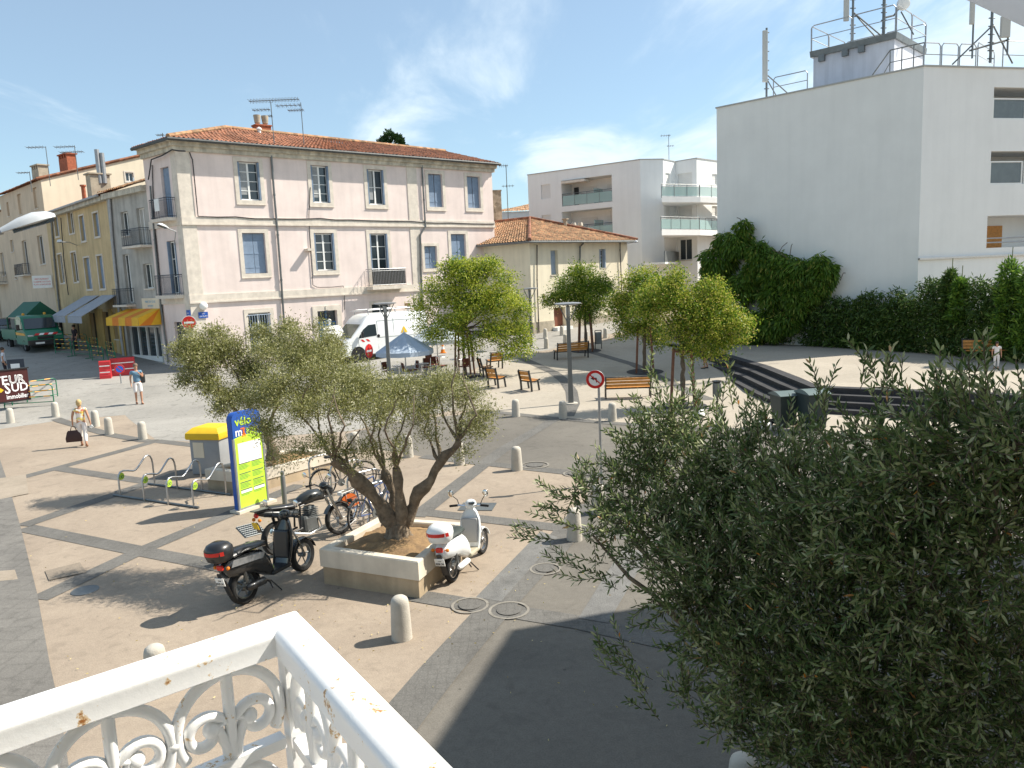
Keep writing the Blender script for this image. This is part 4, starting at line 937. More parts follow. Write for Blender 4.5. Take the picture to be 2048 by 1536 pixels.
zl = W2.px(1950, 515)[1]; mb = MB(); W2.box(mb, -.02, 14, zl, zl+.09, 0, .12); mb.build('ledge', M_steel, rb_)
M_smoke = mat('smoky_glass', (.16, .19, .20), .12, var=.1, alpha=.85)
for k, h in enumerate(hl):
    if k < 2:
        zt_ = W2.px(2010, (196, 322)[k])[1]; mb = MB(); x0 = h[0]
        for j in range(4):
            a, b = x0+j*2.0, x0+j*2.0+1.9; W2.ring(mb, (a+.06, b-.06, h[2]+.06, zt_-.06), .06, -.1, -.03)
        fr = mb.build('balcony_front', M_white, rb_); mb = MB()
        for j in range(4): a, b = x0+j*2.0, x0+j*2.0+1.9; W2.box(mb, a+.07, b-.07, h[2]+.07, zt_-.07, -.08, -.06)
        mb.build('pane', M_smoke, fr)
    else:
        mb = MB()
        for y in (476, 484.5): z = W2.px(2000, y)[1]; mb.tube([W2.P(h[0], z, -.05), W2.P(h[1], z, -.05)], .035, 6)
        mb.build('railing', M_galv, rb_)
        mb = MB(); W2.box(mb, h[0]+1.7, h[0]+2.7, h[2], h[3]-.4, -1.78, -1.72); mb.build('door', M_wood, rb_)
        mb = MB(); W2.box(mb, h[0]+.05, h[0]+.3, h[2], h[3]-.1, -1.5, -1.2); mb.build('downpipe', M_zinc, rb_)
# penthouse
PC = at_d(1789, 78, 43.6); PF = Fac(PC, az=-45.8); PR = Fac(PC, az=44.2); lw = PF.px(1627, 110)[0]; rw = 4.4
ph = thing('rooftop_plant_room', 'lilac-grey plant room with a dark roof slab on top of the white block', 'roof structure', (PC.x, PC.y, zr))
mb = MB(); z1 = PC.z; mb.hexa([PF.P(0, zr), PF.P(lw, zr), PF.P(lw, zr, -rw), PF.P(0, zr, -rw)], [PF.P(0, z1), PF.P(lw, z1), PF.P(lw, z1, -rw), PF.P(0, z1, -rw)]); mb.build('wall', M_lilac, ph)
mb = MB(); mb.hexa([PF.P(-.12, z1, .12), PF.P(lw+.12, z1, .12), PF.P(lw+.12, z1, -rw-.12), PF.P(-.12, z1, -rw-.12)], [PF.P(-.15, z1+.3, .15), PF.P(lw+.15, z1+.3, .15), PF.P(lw+.15, z1+.3, -rw-.15), PF.P(-.15, z1+.3, -rw-.15)]); mb.build('roof_slab', M_zinc, ph)
mb = MB()
for k in (.12, .42, .62): x = lw*k if False else lw*(1-k); PF.box(mb, x-.15, x+.15, z1-.3, z1, 0, .2)
mb.build('bracket', M_zinc, ph)
def rail_run(P, zb, par, h=1.1, name='guard_rail', gap=.08, m=M_galv, panel=2.2):
    for i in range(len(P)-1):
        a, b = Vector((P[i][0], P[i][1], zb)), Vector((P[i+1][0], P[i+1][1], zb)); L_ = (b-a).length; n = max(1, round(L_/panel))
        for k in range(n):
            p, q = a.lerp(b, k/n), a.lerp(b, (k+1)/n); u = (q-p).normalized(); p += u*gap/2; q -= u*gap/2; up = Vector((0, 0, 1))
            mb = MB(); mb.tube([p, p+up*(h-.12), p+up*h+u*.1, q+up*h-u*.1, q+up*(h-.12), q], .028, 6); mb.tube([p+up*h*.5, q+up*h*.5], .02, 6); mb.build(name, m, par)
c4 = [PF.P(-.1, 0, .1), PF.P(lw+.1, 0, .1), PF.P(lw+.1, 0, -rw-.1), PF.P(-.1, 0, -rw-.1)]
rail_run([c4[0], c4[1], c4[2], c4[3], c4[0]], z1+.3, ph, 1.25)
gr = thing('roof_guard_rail', 'row of bent-tube guard rail panels along the white block roof edge', 'railing', (R0.x, R0.y, zr+.07))
rail_run([W2.P(.05, 0, -.15), W2.P(3.0, 0, -.15)], zr+.07, gr, 1.0, panel=1.0); rail_run([W2.P(3.05, 0, -.15), W2.P(5.5, 0, -1.6)], zr+.07, gr, 1.1, panel=3); rail_run([W2.P(4.6, 0, -.3), W2.P(16, 0, -.3)], zr+.07, gr, 1.25, panel=2.2)
s_a, s_b = W1.px(1735, 150)[0], W1.px(1848, 130)[0]
mb = MB(); a, b = W1.P(s_a, zr, -.3), W1.P(.1, zr+1.1, -.3); m1 = W1.P(W1.px(1775, 145)[0], zr+1.1, -.3)
mb.tube([a, m1, b], .03, 6); mb.tube([W1.P(W1.px(1760, 150)[0], zr, -.3), m1-Vector((0, 0, .55))+(b-m1)*.0, b-Vector((0, 0, .55))], .022, 6)
for t_ in (0, .35, .7, 1): p = m1.lerp(b, t_); mb.tube([Vector((p.x, p.y, zr)), p], .025, 6)
mb.build('stair_rail', M_zinc, gr)
gr2 = thing('roof_guard_rail', 'short low guard rail beside the tall panel mast at the roof left end', 'railing', W1.P(W1.px(1575, 190)[0], zr+.07, -.3))
rail_run([W1.P(W1.px(1540, 190)[0], 0, -.3), W1.P(W1.px(1611, 180)[0], 0, -.3)], zr+.07, gr2, .95, panel=1.6)
# masts
M_panel = mat('antenna_panel_grey', (.50, .50, .47), .6, var=.04)
def mast(fx, fy, D, ytop, label, panels=(), struts=(), zb=None, r=.06, name='antenna_mast', cat='antenna'):
    b = at_d(fx, fy, D); zb_ = zb if zb is not None else b.z; t = thing(name, label, cat, (b.x, b.y, zb_)); zt_ = hgt(fx, ytop, b)
    mb = MB(); mb.tube([(b.x, b.y, zb_), (b.x, b.y, zt_)], r, 8)
    for k in range(9): zz = zb_+(zt_-zb_)*(k+.5)/9; mb.tube([(b.x-.14, b.y, zz), (b.x+.14, b.y, zz)], .03, 5)
    mb.build('pole', M_zinc, t)
    for (ox, y0, y1, w_) in panels:
        za, zb2 = hgt(fx, y0, b), hgt(fx, y1, b); mb = MB(); mb.rbox((b.x+ox, b.y-.1, (za+zb2)/2), (w_, .14, za-zb2), .03, 2); mb.build('panel_antenna', M_panel, t)
    for (ox, oy, k) in struts:
        mb = MB(); mb.tube([(b.x, b.y, zb_+(zt_-zb_)*k), (b.x+ox, b.y+oy, zb_)], .035, 6); mb.build('strut', M_zinc, t)
    return t, b, zb_
mast(1533, 195, 47.5, 56, 'tall mast with one long grey panel antenna at the left end of the roof', [(-.12, 62, 165, .28)], [(1.9, -.6, .45), (.9, -.3, .4)], zb=zr)
t, b, zb_ = mast(1705, 78, 45, -60, 'mast with a panel antenna on the middle of the plant room roof', [(-.38, -60, 43, .26)], [(1.6, -.5, .45), (1.4, -.2, .45)], zb=z1+.3)
t, b, zb_ = mast(1767, 65, 44.6, -60, 'cable-wrapped mast with a small white dish at the plant room corner', [], [], zb=z1+.3, r=.08)
mb = MB(); zd = hgt(1795, 10, b); dc = Vector((b.x+.75, b.y-.2, zd)); mb.tube([(b.x, b.y, zd-.5), (b.x+.5, b.y, zd-.4), dc], .05, 6); mb.build('arm', M_zinc, t); mb = MB(); mb.lathe([(.0, 0), (.25, .05), (.3, .12), (.3, .3), (.2, .34)], 16, dc, rotm(0, radians(90), 0)); mb.build('dish', M_white, t, smooth=True)
mb = MB(); mb.tube([(b.x+.75, b.y-.2, zd-.3), (b.x+1.2, b.y-.6, zb_)], .035, 6); mb.build('strut', M_zinc, t)
t, b, zb_ = mast(1980, 133, 42.3, -20, 'mast with two panel antennas beside the awning corner', [(-.95, -40, 49, .2), (.55, 36, 78, .42)], [(-1.7, 0, .5), (1.2, .3, .55)], zb=zr)
mb = MB(); zc_ = hgt(1980, 88, b); mb.tube([(b.x-.95, b.y, zc_-.25), (b.x+.8, b.y, zc_+.15)], .045, 6); mb.tube([(b.x-.85, b.y-.05, zc_-.6), (b.x-.85, b.y-.05, zc_+2.3)], .04, 6); mb.tube([(b.x+.72, b.y-.05, zc_-.5), (b.x+.72, b.y-.05, zc_+1.5)], .04, 6); mb.build('crossbar', M_zinc, t)
# TV antennas
def tv(fx, y0, y1, D, booms, label, r=.025):
    b = at_d(fx, y0, D); zt_ = hgt(fx, y1, b); t = thing('tv_antenna', label, 'antenna', b, group='television aerials on the roofs'); mb = MB(); mb.tube([b-Vector((0, 0, .8)), (b.x, b.y, zt_)], r, 5); mb.build('pole', M_zinc, t)
    for (xa, xb, y, el, n) in booms:
        zz = hgt(fx, y, b); k = D/FPX; a, c = Vector((b.x+(xa-fx)*k, b.y, zz)), Vector((b.x+(xb-fx)*k, b.y, zz+.0)); mb = MB(); mb.tube([a, c], .02, 5)
        for j in range(n): p = a.lerp(c, (j+.5)/n); mb.tube([p-Vector((0, el, 0)), p+Vector((0, el, 0))], .012, 4); mb.tube([p-Vector((0, 0, el*.25)), p+Vector((0, 0, el*.25))], .012, 4)
        mb.build('boom', M_zinc, t)
tv(547, 272, 203, 46, [(507, 600, 201, .5, 16), (512, 545, 219, .4, 5), (540, 548, 232, .3, 2)], 'aerial with the longest boom beside the pink building chimney')
tv(607, 278, 205, 48, [(560, 608, 210, .5, 6), (582, 612, 220, .4, 6)], 'aerial right of the long-boomed one on the pink building roof')
tv(1016, 424, 330, 60, [(1002, 1020, 331, .5, 5), (1006, 1030, 372, .4, 4)], 'tall aerial standing right of the pink building end', .03)
tv(1338, 320, 269, 70, [(1322, 1342, 271, .4, 4), (1334, 1348, 292, .3, 3)], 'aerial on the roof of the long white apartment block')
tv(98, 348, 293, 62, [(66, 96, 294, .4, 5)], 'aerial beside the stone chimney on the cream gabled building')
tv(154, 335, 291, 60, [(120, 154, 293, .4, 5), (128, 168, 304, .4, 6)], 'aerial behind the red brick chimney on the cream gabled building')
tv(61, 360, 343, 62, [(40, 60, 345, .3, 4)], 'lowest small aerial at the far left of the roofs')
tv(327, 288, 266, 52, [(316, 330, 270, .3, 3), (304, 338, 288, .3, 4)], 'small aerial just left of the pink building roof corner')

# ---------------------------------------------------------------- the photographer's own building and the one casting the street shadow
own = thing('balcony_building', 'cream building the white balcony belongs to, seen from its balcony', 'building', (.5, -.5, 0))
FOwn = Fac((.78, -1.04), az=53); FOwn.n = -FOwn.n if FOwn.n.dot(Vector((-.6, .8))) < 0 else FOwn.n
mb = MB(); FOwn.wall(mb, -4, 2.2, -.5, 9, [(-.8, .5, 3.5, 5.9), (-3.2, -2.2, 3.9, 5.6), (-.8, .5, .2, 2.6)], .25)
for a in (-4, 2.2): mb.quad(FOwn.P(a, -.5), FOwn.P(a, -.5, -8), FOwn.P(a, 9, -8), FOwn.P(a, 9))
mb.quad(FOwn.P(-4, 9), FOwn.P(2.2, 9), FOwn.P(2.2, 9, -8), FOwn.P(-4, 9, -8)); mb.quad(FOwn.P(-4, -.5, -8), FOwn.P(2.2, -.5, -8), FOwn.P(2.2, 9, -8), FOwn.P(-4, 9, -8)); mb.build('wall', M_cream, own)
for r in ((-3.2, -2.2, 3.9, 5.6), (-.8, .5, .2, 2.6)): win_shut(FOwn, own, r, surround=None)
win_glazed(FOwn, own, (-.8, .5, 3.5, 5.9), surround=None, shut=False)
sh_ = thing('shading_neighbour_building', 'tall cream building right of the olive that shades the road', 'building', (12, 8, 0))
mb = MB(); HN = 11.0
base = [(9.85, 13.15), (11.1, 12.72), (11.5, 13.15), (13.2, 13.5), (18, 12.0), (14.5, -2), (5.4, -1.0)]
mb.loft([[Vector((x, y, -.3)) for x, y in base], [Vector((x, y, HN)) for x, y in base]]); mb.build('wall', M_cream, sh_)
f = Fac((5.4, -1.0), (9.85, 13.15)); f.n = -f.n if f.n.x > 0 else f.n
for k in range(4):
    for z in (1.0, 4.3, 7.6): win_dark(f, sh_, (1.4+k*3.4, 2.5+k*3.4, z, z+1.9), surround=M_cstone, dp=-.05)
# ================================================================ VEGETATION
def leaf_mesh(name, C, Dn, L_, W_, m, parent, fold=.25, six=False, up=None, rng=None, seed=0):
    """one small quad (or folded six-point blade) per leaf; C centres at the leaf base, Dn unit directions"""
    rng = rng or np.random.default_rng(seed); n = len(C); C = np.asarray(C, float); Dn = np.asarray(Dn, float); Dn /= np.linalg.norm(Dn, axis=1)[:, None]+1e-9
    r = rng.normal(size=(n, 3)); S = np.cross(Dn, r); S /= np.linalg.norm(S, axis=1)[:, None]+1e-9; Nn = np.cross(S, Dn)
    L_ = np.broadcast_to(L_, n)[:, None]; W_ = np.broadcast_to(W_, n)[:, None]
    o0 = np.array(ORG.get(parent.name, Vector((0, 0, 0)))); C = C-o0
    if six:
        V = np.stack([C, C+Dn*L_*.35+S*W_*.5+Nn*W_*fold, C+Dn*L_*.7+S*W_*.42+Nn*W_*fold*.8, C+Dn*L_, C+Dn*L_*.7-S*W_*.42+Nn*W_*fold*.8, C+Dn*L_*.35-S*W_*.5+Nn*W_*fold], 1).reshape(-1, 3)
        b = np.arange(n)[:, None]*6; F = np.concatenate([b+[0, 1, 2, 3], b+[0, 3, 4, 5]], 1).reshape(-1, 4)
    else:
        V = np.stack([C, C+Dn*L_*.45+S*W_*.5, C+Dn*L_, C+Dn*L_*.45-S*W_*.5+Nn*W_*fold], 1).reshape(-1, 3); F = (np.arange(n)[:, None]*4+[0, 1, 2, 3])
    me = bpy.data.meshes.new(name); me.vertices.add(len(V)); me.vertices.foreach_set('co', V.ravel()); nf = len(F)
    me.loops.add(nf*4); me.loops.foreach_set('vertex_index', F.ravel().astype(np.int32)); me.polygons.add(nf); me.polygons.foreach_set('loop_start', np.arange(nf, dtype=np.int32)*4); me.polygons.foreach_set('loop_total', np.full(nf, 4, np.int32))
    me.materials.append(m); me.update(calc_edges=True); me.validate()
    o = bpy.data.objects.new(name, me); scene.collection.objects.link(o); o.parent = parent; ORG[o.name] = ORG.get(parent.name, Vector((0, 0, 0))); return o
def cloud(rng, clumps, n, shell=.55, sub=0, subr=.2):
    """points and outward directions in a set of ellipsoids; with sub>0 the points gather in small leaf clusters"""
    w = np.array([c[1][0]*c[1][1]*c[1][2] for c in clumps])**.75; w /= w.sum(); k = rng.choice(len(clumps), n if not sub else max(1, n//sub), p=w)
    d = rng.normal(size=(len(k), 3)); d /= np.linalg.norm(d, axis=1)[:, None]; r = (shell+(1-shell)*rng.random(len(k))**.8)*(.82+.3*np.sin(d[:, 0]*5+k)*np.sin(d[:, 2]*4+k*2)*.6+.12*rng.random(len(k)))
    cc = np.array([c[0] for c in clumps])[k]; rr = np.array([c[1] for c in clumps])[k]; P = cc+d*rr*r[:, None]
    if sub:
        P = np.repeat(P, sub, 0); d = np.repeat(d, sub, 0); P = P+rng.normal(size=P.shape)*subr*[1, 1, .8]
    return P, d
def limb(mb, pts, r0, r1, rng, wob=.03, n=8):
    P = [Vector(p) for p in pts]; Q = []; k = 0
    for i in range(len(P)-1):
        m_ = max(2, int((P[i+1]-P[i]).length/.18))
        for j in range(m_):
            t = j/m_; Q.append(P[i].lerp(P[i+1], t)+Vector(rng.normal(size=3)*wob*(1 if (i, j) != (0, 0) else 0)))
    Q.append(P[-1]); N_ = len(Q); mb.tube(Q, [(r0+(r1-r0)*i/(N_-1))*(1+.18*sin(i*1.7)+.1*rng.normal()) if i else r0 for i in range(N_)], n)
LM_olive = leafmat('olive_leaf', [(0, (.13, .145, .04)), (.35, (.23, .24, .075)), (.7, (.34, .335, .12)), (.92, (.48, .46, .25)), (1, (.72, .70, .5))], .3)
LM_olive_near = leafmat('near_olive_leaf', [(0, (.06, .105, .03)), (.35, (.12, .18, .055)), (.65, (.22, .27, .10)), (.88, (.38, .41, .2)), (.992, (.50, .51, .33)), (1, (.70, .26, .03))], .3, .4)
LM_kol = leafmat('green_compound_leaf', [(0, (.045, .11, .008)), (.4, (.10, .20, .012)), (.75, (.19, .28, .02)), (1, (.38, .40, .05))], .4)
LM_pod = leafmat('yellow_green_pod', [(0, (.30, .38, .03)), (.5, (.48, .52, .07)), (.82, (.58, .52, .12)), (1, (.64, .50, .2))], .4)
LM_podg = leafmat('lime_pod', [(0, (.30, .38, .03)), (.6, (.50, .54, .06)), (1, (.66, .64, .14))], .4)
LM_hedge = leafmat('bamboo_leaf', [(0, (.03, .06, .012)), (.6, (.06, .12, .02)), (.93, (.12, .2, .035)), (1, (.22, .22, .07))], .25)
LM_hedgeb = leafmat('bright_bamboo_leaf', [(0, (.06, .13, .02)), (.6, (.12, .24, .03)), (1, (.24, .36, .05))], .3)
LM_creep = leafmat('creeper_leaf', [(0, (.05, .11, .012)), (.6, (.10, .20, .02)), (.92, (.20, .30, .04)), (1, (.34, .32, .07))], .35)
LM_cyp = leafmat('cypress_green', [(0, (.012, .04, .012)), (1, (.04, .09, .025))], .1)
# ---- olive in the front planter
PLN = [at_z(*p, .62) for p in ((638, 1097), (836, 1124), (933, 1045), (757, 1033))]
pc = sum(PLN, Vector())/4
def planter(name, label, C4, h, split, wall_=.17, soil=-.10, m1=M_planter, m2=M_planters):
    c = sum((Vector((p.x, p.y, 0)) for p in C4), Vector())/4; t = thing(name, label, 'planter', (c.x, c.y, gz(c.x, c.y)), group='cast stone planters'); g0 = gz(c.x, c.y)
    P = [Vector((p.x, p.y, 0)) for p in C4]
    def inset(d): return [p+(c-p).normalized()*d*1.414 for p in P]
    def ringz(Q, z): return [Vector((q.x, q.y, g0+z)) for q in Q]
    I = inset(wall_); mb = MB(); mb.loft([ringz(inset(.03), -.1), ringz(inset(.03), split)], cap=False); mb.build('lower_course', m2, t)
    mb = MB(); rings = [ringz(P, split+.012), ringz(P, h-.02), ringz(inset(.015), h), ringz(inset(wall_-.015), h), ringz(I, h-.02), ringz(I, h+soil-.1)]
    mb.loft(rings, cap=False); mb.loft([ringz(inset(.05), split-.002), ringz(P, split+.012)], cap=False); mb.build('upper_course', m1, t)
    mb = MB(); n = 14; vs = []; rg = np.random.default_rng(3)
    for i in range(n+1):
        for j in range(n+1):
            a = I[0].lerp(I[1], i/n).lerp(I[3].lerp(I[2], i/n), j/n); e_ = min(i, j, n-i, n-j)/n; vs.append((a.x, a.y, g0+h+soil+min(e_*.5, .1)+rg.normal()*.012))
    mb.add(vs, [(i*(n+1)+j, (i+1)*(n+1)+j, (i+1)*(n+1)+j+1, i*(n+1)+j+1) for i in range(n) for j in range(n)]); mb.build('soil', M_soil, t, smooth=True)
    return t, c
planter('planter', 'square cream stone planter holding the front olive beside the white scooter', PLN, .62, .30)
rng = np.random.default_rng(7)
def at(px_, py_, Y): return at_y(px_, py_, Y)
ob = at(797, 1078, 12.75); ob.z = .5
ol = thing('olive_tree', 'gnarled olive with several trunks in the front stone planter', 'tree', ob, group='olive trees on the square')
mb = MB()
for k in range(9):
    a = k*.7; q = ob+Vector((cos(a)*.34, sin(a)*.34, .02)); mb.tube([q, ob+Vector((cos(a)*.16, sin(a)*.16, .10)), ob+Vector((cos(a)*.08, sin(a)*.08, .32))], [.03, .085, .11], 7)
cr_ = at(800, 1040, 12.8)
limb(mb, [ob+Vector((0, 0, -.1)), ob+Vector((.0, 0, .2)), cr_], .24, .17, rng, .015, 12)
limb(mb, [at(792, 1055, 12.75), at(765, 1010, 12.7), at(735, 975, 12.6), at(700, 945, 12.5), at(668, 918, 12.45)], .135, .10, rng, .02, 10)
limb(mb, [at(797, 1045, 12.85), at(790, 1005, 12.95), at(780, 965, 13.0), at(768, 940, 13.1)], .12, .08, rng, .02, 9)
limb(mb, [at(803, 1045, 12.7), at(800, 1000, 12.65), at(797, 960, 12.6), at(792, 935, 12.6)], .10, .065, rng, .02, 9)
limb(mb, [at(812, 1048, 12.8), at(826, 1012, 12.8), at(838, 985, 12.8), at(862, 960, 12.75), at(880, 925, 12.75), at(912, 895, 12.7), at(917, 882, 12.7)], .125, .055, rng, .02, 10)
tips = [((668, 918, 12.45), [(640, 860), (655, 830), (690, 850), (600, 830)]), ((768, 940, 13.1), [(740, 880), (720, 830), (760, 850)]), ((792, 935, 12.6), [(770, 860), (800, 860), (825, 850)]), ((880, 925, 12.75), [(850, 860), (868, 820)]), ((917, 882, 12.7), [(890, 830), (930, 800), (905, 770), (950, 830)])]
CL = []
for (a, b_, Y), T_ in tips:
    for (x, y) in T_:
        Y2 = Y+rng.uniform(-.8, .8); limb(mb, [at(a, b_, Y), at((a+x)/2+rng.uniform(-6, 6), (b_+y)/2, (Y+Y2)/2), at(x, y, Y2), at(x+rng.uniform(-25, 25), y-60, Y2+rng.uniform(-.3, .3))], .032, .008, rng, .015, 5)
limb(mb, [at(700, 946, 12.5), at(690, 900, 12.5), at(720, 860, 12.4)], .03, .012, rng, .01, 5)
mb.build('trunk', M_bark, ol, smooth=60)
front_cl = [(660, 715, 13.9, .38), (590, 725, 14, .4), (560, 770, 13.3, .55), (640, 755, 13.4, .58), (720, 775, 13.2, .58), (800, 785, 13.2, .55), (870, 785, 13.1, .5), (935, 790, 12.9, .42), (600, 820, 12.8, .42), (680, 810, 12.6, .5), (760, 820, 12.5, .5), (840, 830, 12.7, .38), (940, 850, 12.7, .3), (890, 765, 13.5, .38), (700, 750, 13.9, .45), (605, 705, 13.8, .42), (545, 865, 12.9, .34), (560, 915, 12.6, .22), (650, 885, 12.4, .3), (735, 895, 12.6, .27), (600, 900, 12.5, .24), (800, 890, 12.4, .22), (690, 900, 12.4, .2), (520, 850, 13, .25), (965, 830, 12.8, .25), (700, 930, 12.3, .1), (590, 670, 14, .3), (640, 655, 14, .22), (525, 700, 14.2, .3), (860, 870, 12.8, .2), (515, 800, 13.6, .35), (930, 905, 12.8, .2), (960, 860, 12.8, .22), (780, 920, 12.4, .14)]
def clist(L_, sq=.8): return [((*at(x, y, Y),), (r, r, r*sq)) for x, y, Y, r in L_]
C_o, D_o = cloud(rng, clist(front_cl), 64000, .10, 14, .09); Dd = D_o*.5+rng.normal(size=D_o.shape)*.7+[0, 0, .25]
cr_o = leaf_mesh('crown', C_o, Dd, .055*rng.uniform(.7, 1.25, len(C_o)), .015, LM_olive, ol, rng=rng)
# ---- second olive and its long planter
B4 = [G(415, 978, 0), G(660, 905, 0), G(640, 860, 0), G(425, 925, 0)]
B4 = [at_z(408, 937, .5), at_z(662, 893, .5), at_z(640, 868, .5), at_z(452, 897, .5)]
A0_ = at_z(410, 936, .5); A1_ = at_z(520, 940, .5)
# long side faces the racks: near-left corner, near-right, far corners
nl, nr_ = at_z(409, 938, .52), at_z(500, 946, .52); fr_ = at_z(672, 902, .52)
u = (fr_-nr_); L4 = [nl, nr_, nr_+u, nl+u]
planter('planter', 'long cream stone planter behind the bike-hire panel with a second olive', L4, .52, .24)
o2 = at(560, 905, 18.2); o2 = Vector(((L4[0]+L4[2])/2).to_tuple()); o2.z = .4
ol2 = thing('olive_tree', 'second olive leaning left behind the bike-hire panel', 'tree', o2, group='olive trees on the square')
mb = MB(); Yb = o2.y
limb(mb, [o2-Vector((0, 0, .1)), at(545, 900, Yb), at(530, 860, Yb), at(505, 830, Yb-.3)], .15, .10, rng, .02, 9)
limb(mb, [at(530, 862, Yb), at(480, 838, Yb-.5), at(455, 800, Yb-.7), at(420, 762, Yb-.8), at(400, 745, Yb-.8)], .07, .025, rng, .02, 7)
limb(mb, [at(505, 830, Yb-.3), at(490, 790, Yb-.3), at(470, 740, Yb-.2)], .06, .02, rng, .02, 6); limb(mb, [at(530, 862, Yb), at(560, 800, Yb), at(580, 740, Yb)], .06, .02, rng, .02, 6)
mb.build('trunk', M_bark, ol2, smooth=60)
back_cl = [(400, 720, Yb-.6, .62), (450, 700, Yb-.2, .62), (500, 740, Yb, .6), (420, 770, Yb-.8, .42), (390, 690, Yb-.4, .4), (560, 700, Yb, .6), (620, 720, Yb+.3, .6), (450, 800, Yb-.9, .35), (480, 790, Yb-.6, .4), (540, 790, Yb-.5, .5), (370, 760, Yb-.8, .28), (430, 665, Yb, .3), (360, 700, Yb-.5, .3), (660, 690, Yb+.2, .5), (440, 820, Yb-1, .2), (575, 655, Yb, .3), (520, 668, Yb, .3), (380, 660, Yb, .18), (620, 800, Yb-.3, .5)]
C_o, D_o = cloud(rng, clist(back_cl), 56000, .10, 14, .11); Dd = D_o*.5+rng.normal(size=D_o.shape)*.7+[0, 0, .25]
leaf_mesh('crown', C_o, Dd, .075*rng.uniform(.7, 1.25, len(C_o)), .021, LM_olive, ol2, rng=rng)
# ---- near olive, right foreground, shoots with paired leaves
nb = Vector((2.5, 4.6, .0)); on = thing('olive_tree', 'large dense olive filling the right foreground in the shade', 'tree', nb)
near_cl = [(1215, 975, 5.6, .17), (1245, 925, 5.7, .18), (1285, 890, 5.7, .2), (1330, 835, 5.7, .17), (1240, 1040, 5.4, .18), (1300, 1110, 5.1, .2), (1350, 1190, 4.9, .2), (1380, 1290, 4.8, .18), (1420, 1020, 5.3, .46), (1280, 985, 5.6, .30), (1345, 910, 5.7, .28), (1460, 950, 5.3, .38), (1600, 1000, 4.7, .47), (1620, 1150, 4.5, .6), (1450, 1140, 4.9, .45), (1760, 1000, 4.1, .42), (1900, 935, 3.7, .38), (1960, 890, 3.5, .26), (2040, 885, 3.4, .26), (1750, 910, 4.1, .22), (1850, 840, 3.8, .16), (1800, 1100, 4.0, .55), (1990, 1080, 3.7, .5), (1550, 1330, 4.4, .5), (1750, 1330, 4.1, .55), (1960, 1330, 3.8, .5), (1450, 1290, 4.7, .33), (1600, 1500, 4.3, .45), (1850, 1520, 4.0, .5), (1160, 985, 5.5, .16), (1185, 1070, 5.3, .14), (1330, 1060, 5.2, .3), (1530, 900, 5.0, .26), (1380, 860, 5.5, .18), (1680, 1050, 4.4, .45), (2040, 950, 3.6, .4), (2050, 1480, 3.7, .5), (1380, 1380, 4.8, .15), (1400, 1200, 4.8, .28), (1830, 880, 3.9, .16), (1480, 1450, 4.5, .25), (1650, 900, 4.4, .16)]
rng = np.random.default_rng(11); NC = clist(near_cl, .9)
SP, SD = cloud(rng, NC, 4000, .15); SD = SD*.75+rng.normal(size=SD.shape)*.5+[0, 0, .25]; SD /= np.linalg.norm(SD, axis=1)[:, None]
# a few long loose shoots on the upper-left outline
ex = [(1290, 800, 5.6), (1310, 760, 5.6), (1400, 790, 5.4), (1470, 790, 5.2), (1500, 830, 5.1), (1580, 860, 4.6), (1740, 730, 4.0), (1765, 760, 3.9), (1640, 790, 4.3), (1120, 1000, 5.5), (1090, 1030, 5.5), (1140, 960, 5.6), (1260, 1290, 4.9), (1240, 1300, 4.9), (1210, 1110, 5.3), (1150, 1110, 5.3), (1890, 760, 3.5), (1850, 790, 3.7), (1290, 1370, 4.8), (1270, 940, 5.5), (1960, 770, 3.4)]
E_p = []; E_d = []
for x, y, D in ex:
    for _ in range(4): E_p.append(np.array(at(x, y+rng.uniform(10, 50), D))+rng.normal(size=3)*.05); E_d.append(np.array([rng.normal()*.3+(-.7 if x < 1300 else 0), rng.normal()*.3, .8 if x > 1250 else .15]))
SP = np.vstack([SP, E_p]); E_d = np.array(E_d); SD = np.vstack([SD, E_d/np.linalg.norm(E_d, axis=1)[:, None]])
mbs = MB(); LC = []; LD = []
for p, d in zip(SP, SD):
    n = rng.integers(6, 12); L_ = n*.028; p = Vector(p)-Vector(d)*.05; d = Vector(d); s_ = d.cross(Vector(rng.normal(size=3))).normalized(); q = p; bend = Vector(rng.normal(size=3))*.04+Vector((0, 0, .03)); mbp = [p.copy()]
    for k in range(n):
        d = (d+bend).normalized(); q = q+d*.029; s_ = (Matrix.Rotation(radians(85), 3, d) @ s_); mbp.append(q.copy()) if k % 4 == 3 or k == n-1 else None
        for sg in (-1, 1):
            LC.append(q.copy()); LD.append((d*.75+s_*sg*.62+Vector((0, 0, .1))).normalized())
    mbs.tube(mbp, .0028, 3, cap=False)
LC = np.array(LC); LD = np.array(LD)
mb = MB(); limb(mb, [nb, nb+Vector((.05, 0, .9)), nb+Vector((0, .1, 1.6))], .2, .16, rng, .02, 10)
for x, y, D, r in near_cl[::2]:
    e_ = at(x, y, D); m_ = (nb+Vector((0, .1, 1.6))).lerp(e_, .5)+Vector((0, 0, -.25)); limb(mb, [nb+Vector((0, .1, 1.5)), m_, e_], .05, .008, rng, .02, 6)
mb.build('trunk', M_bark, on, smooth=60); mbs.build('twig', M_bark2, on, fix=False)
leaf_mesh('crown', LC, LD,  .060*rng.uniform(.65, 1.2, len(LC)), .0138*rng.uniform(.8, 1.2, len(LC)), LM_olive_near, on, six=True, rng=rng)
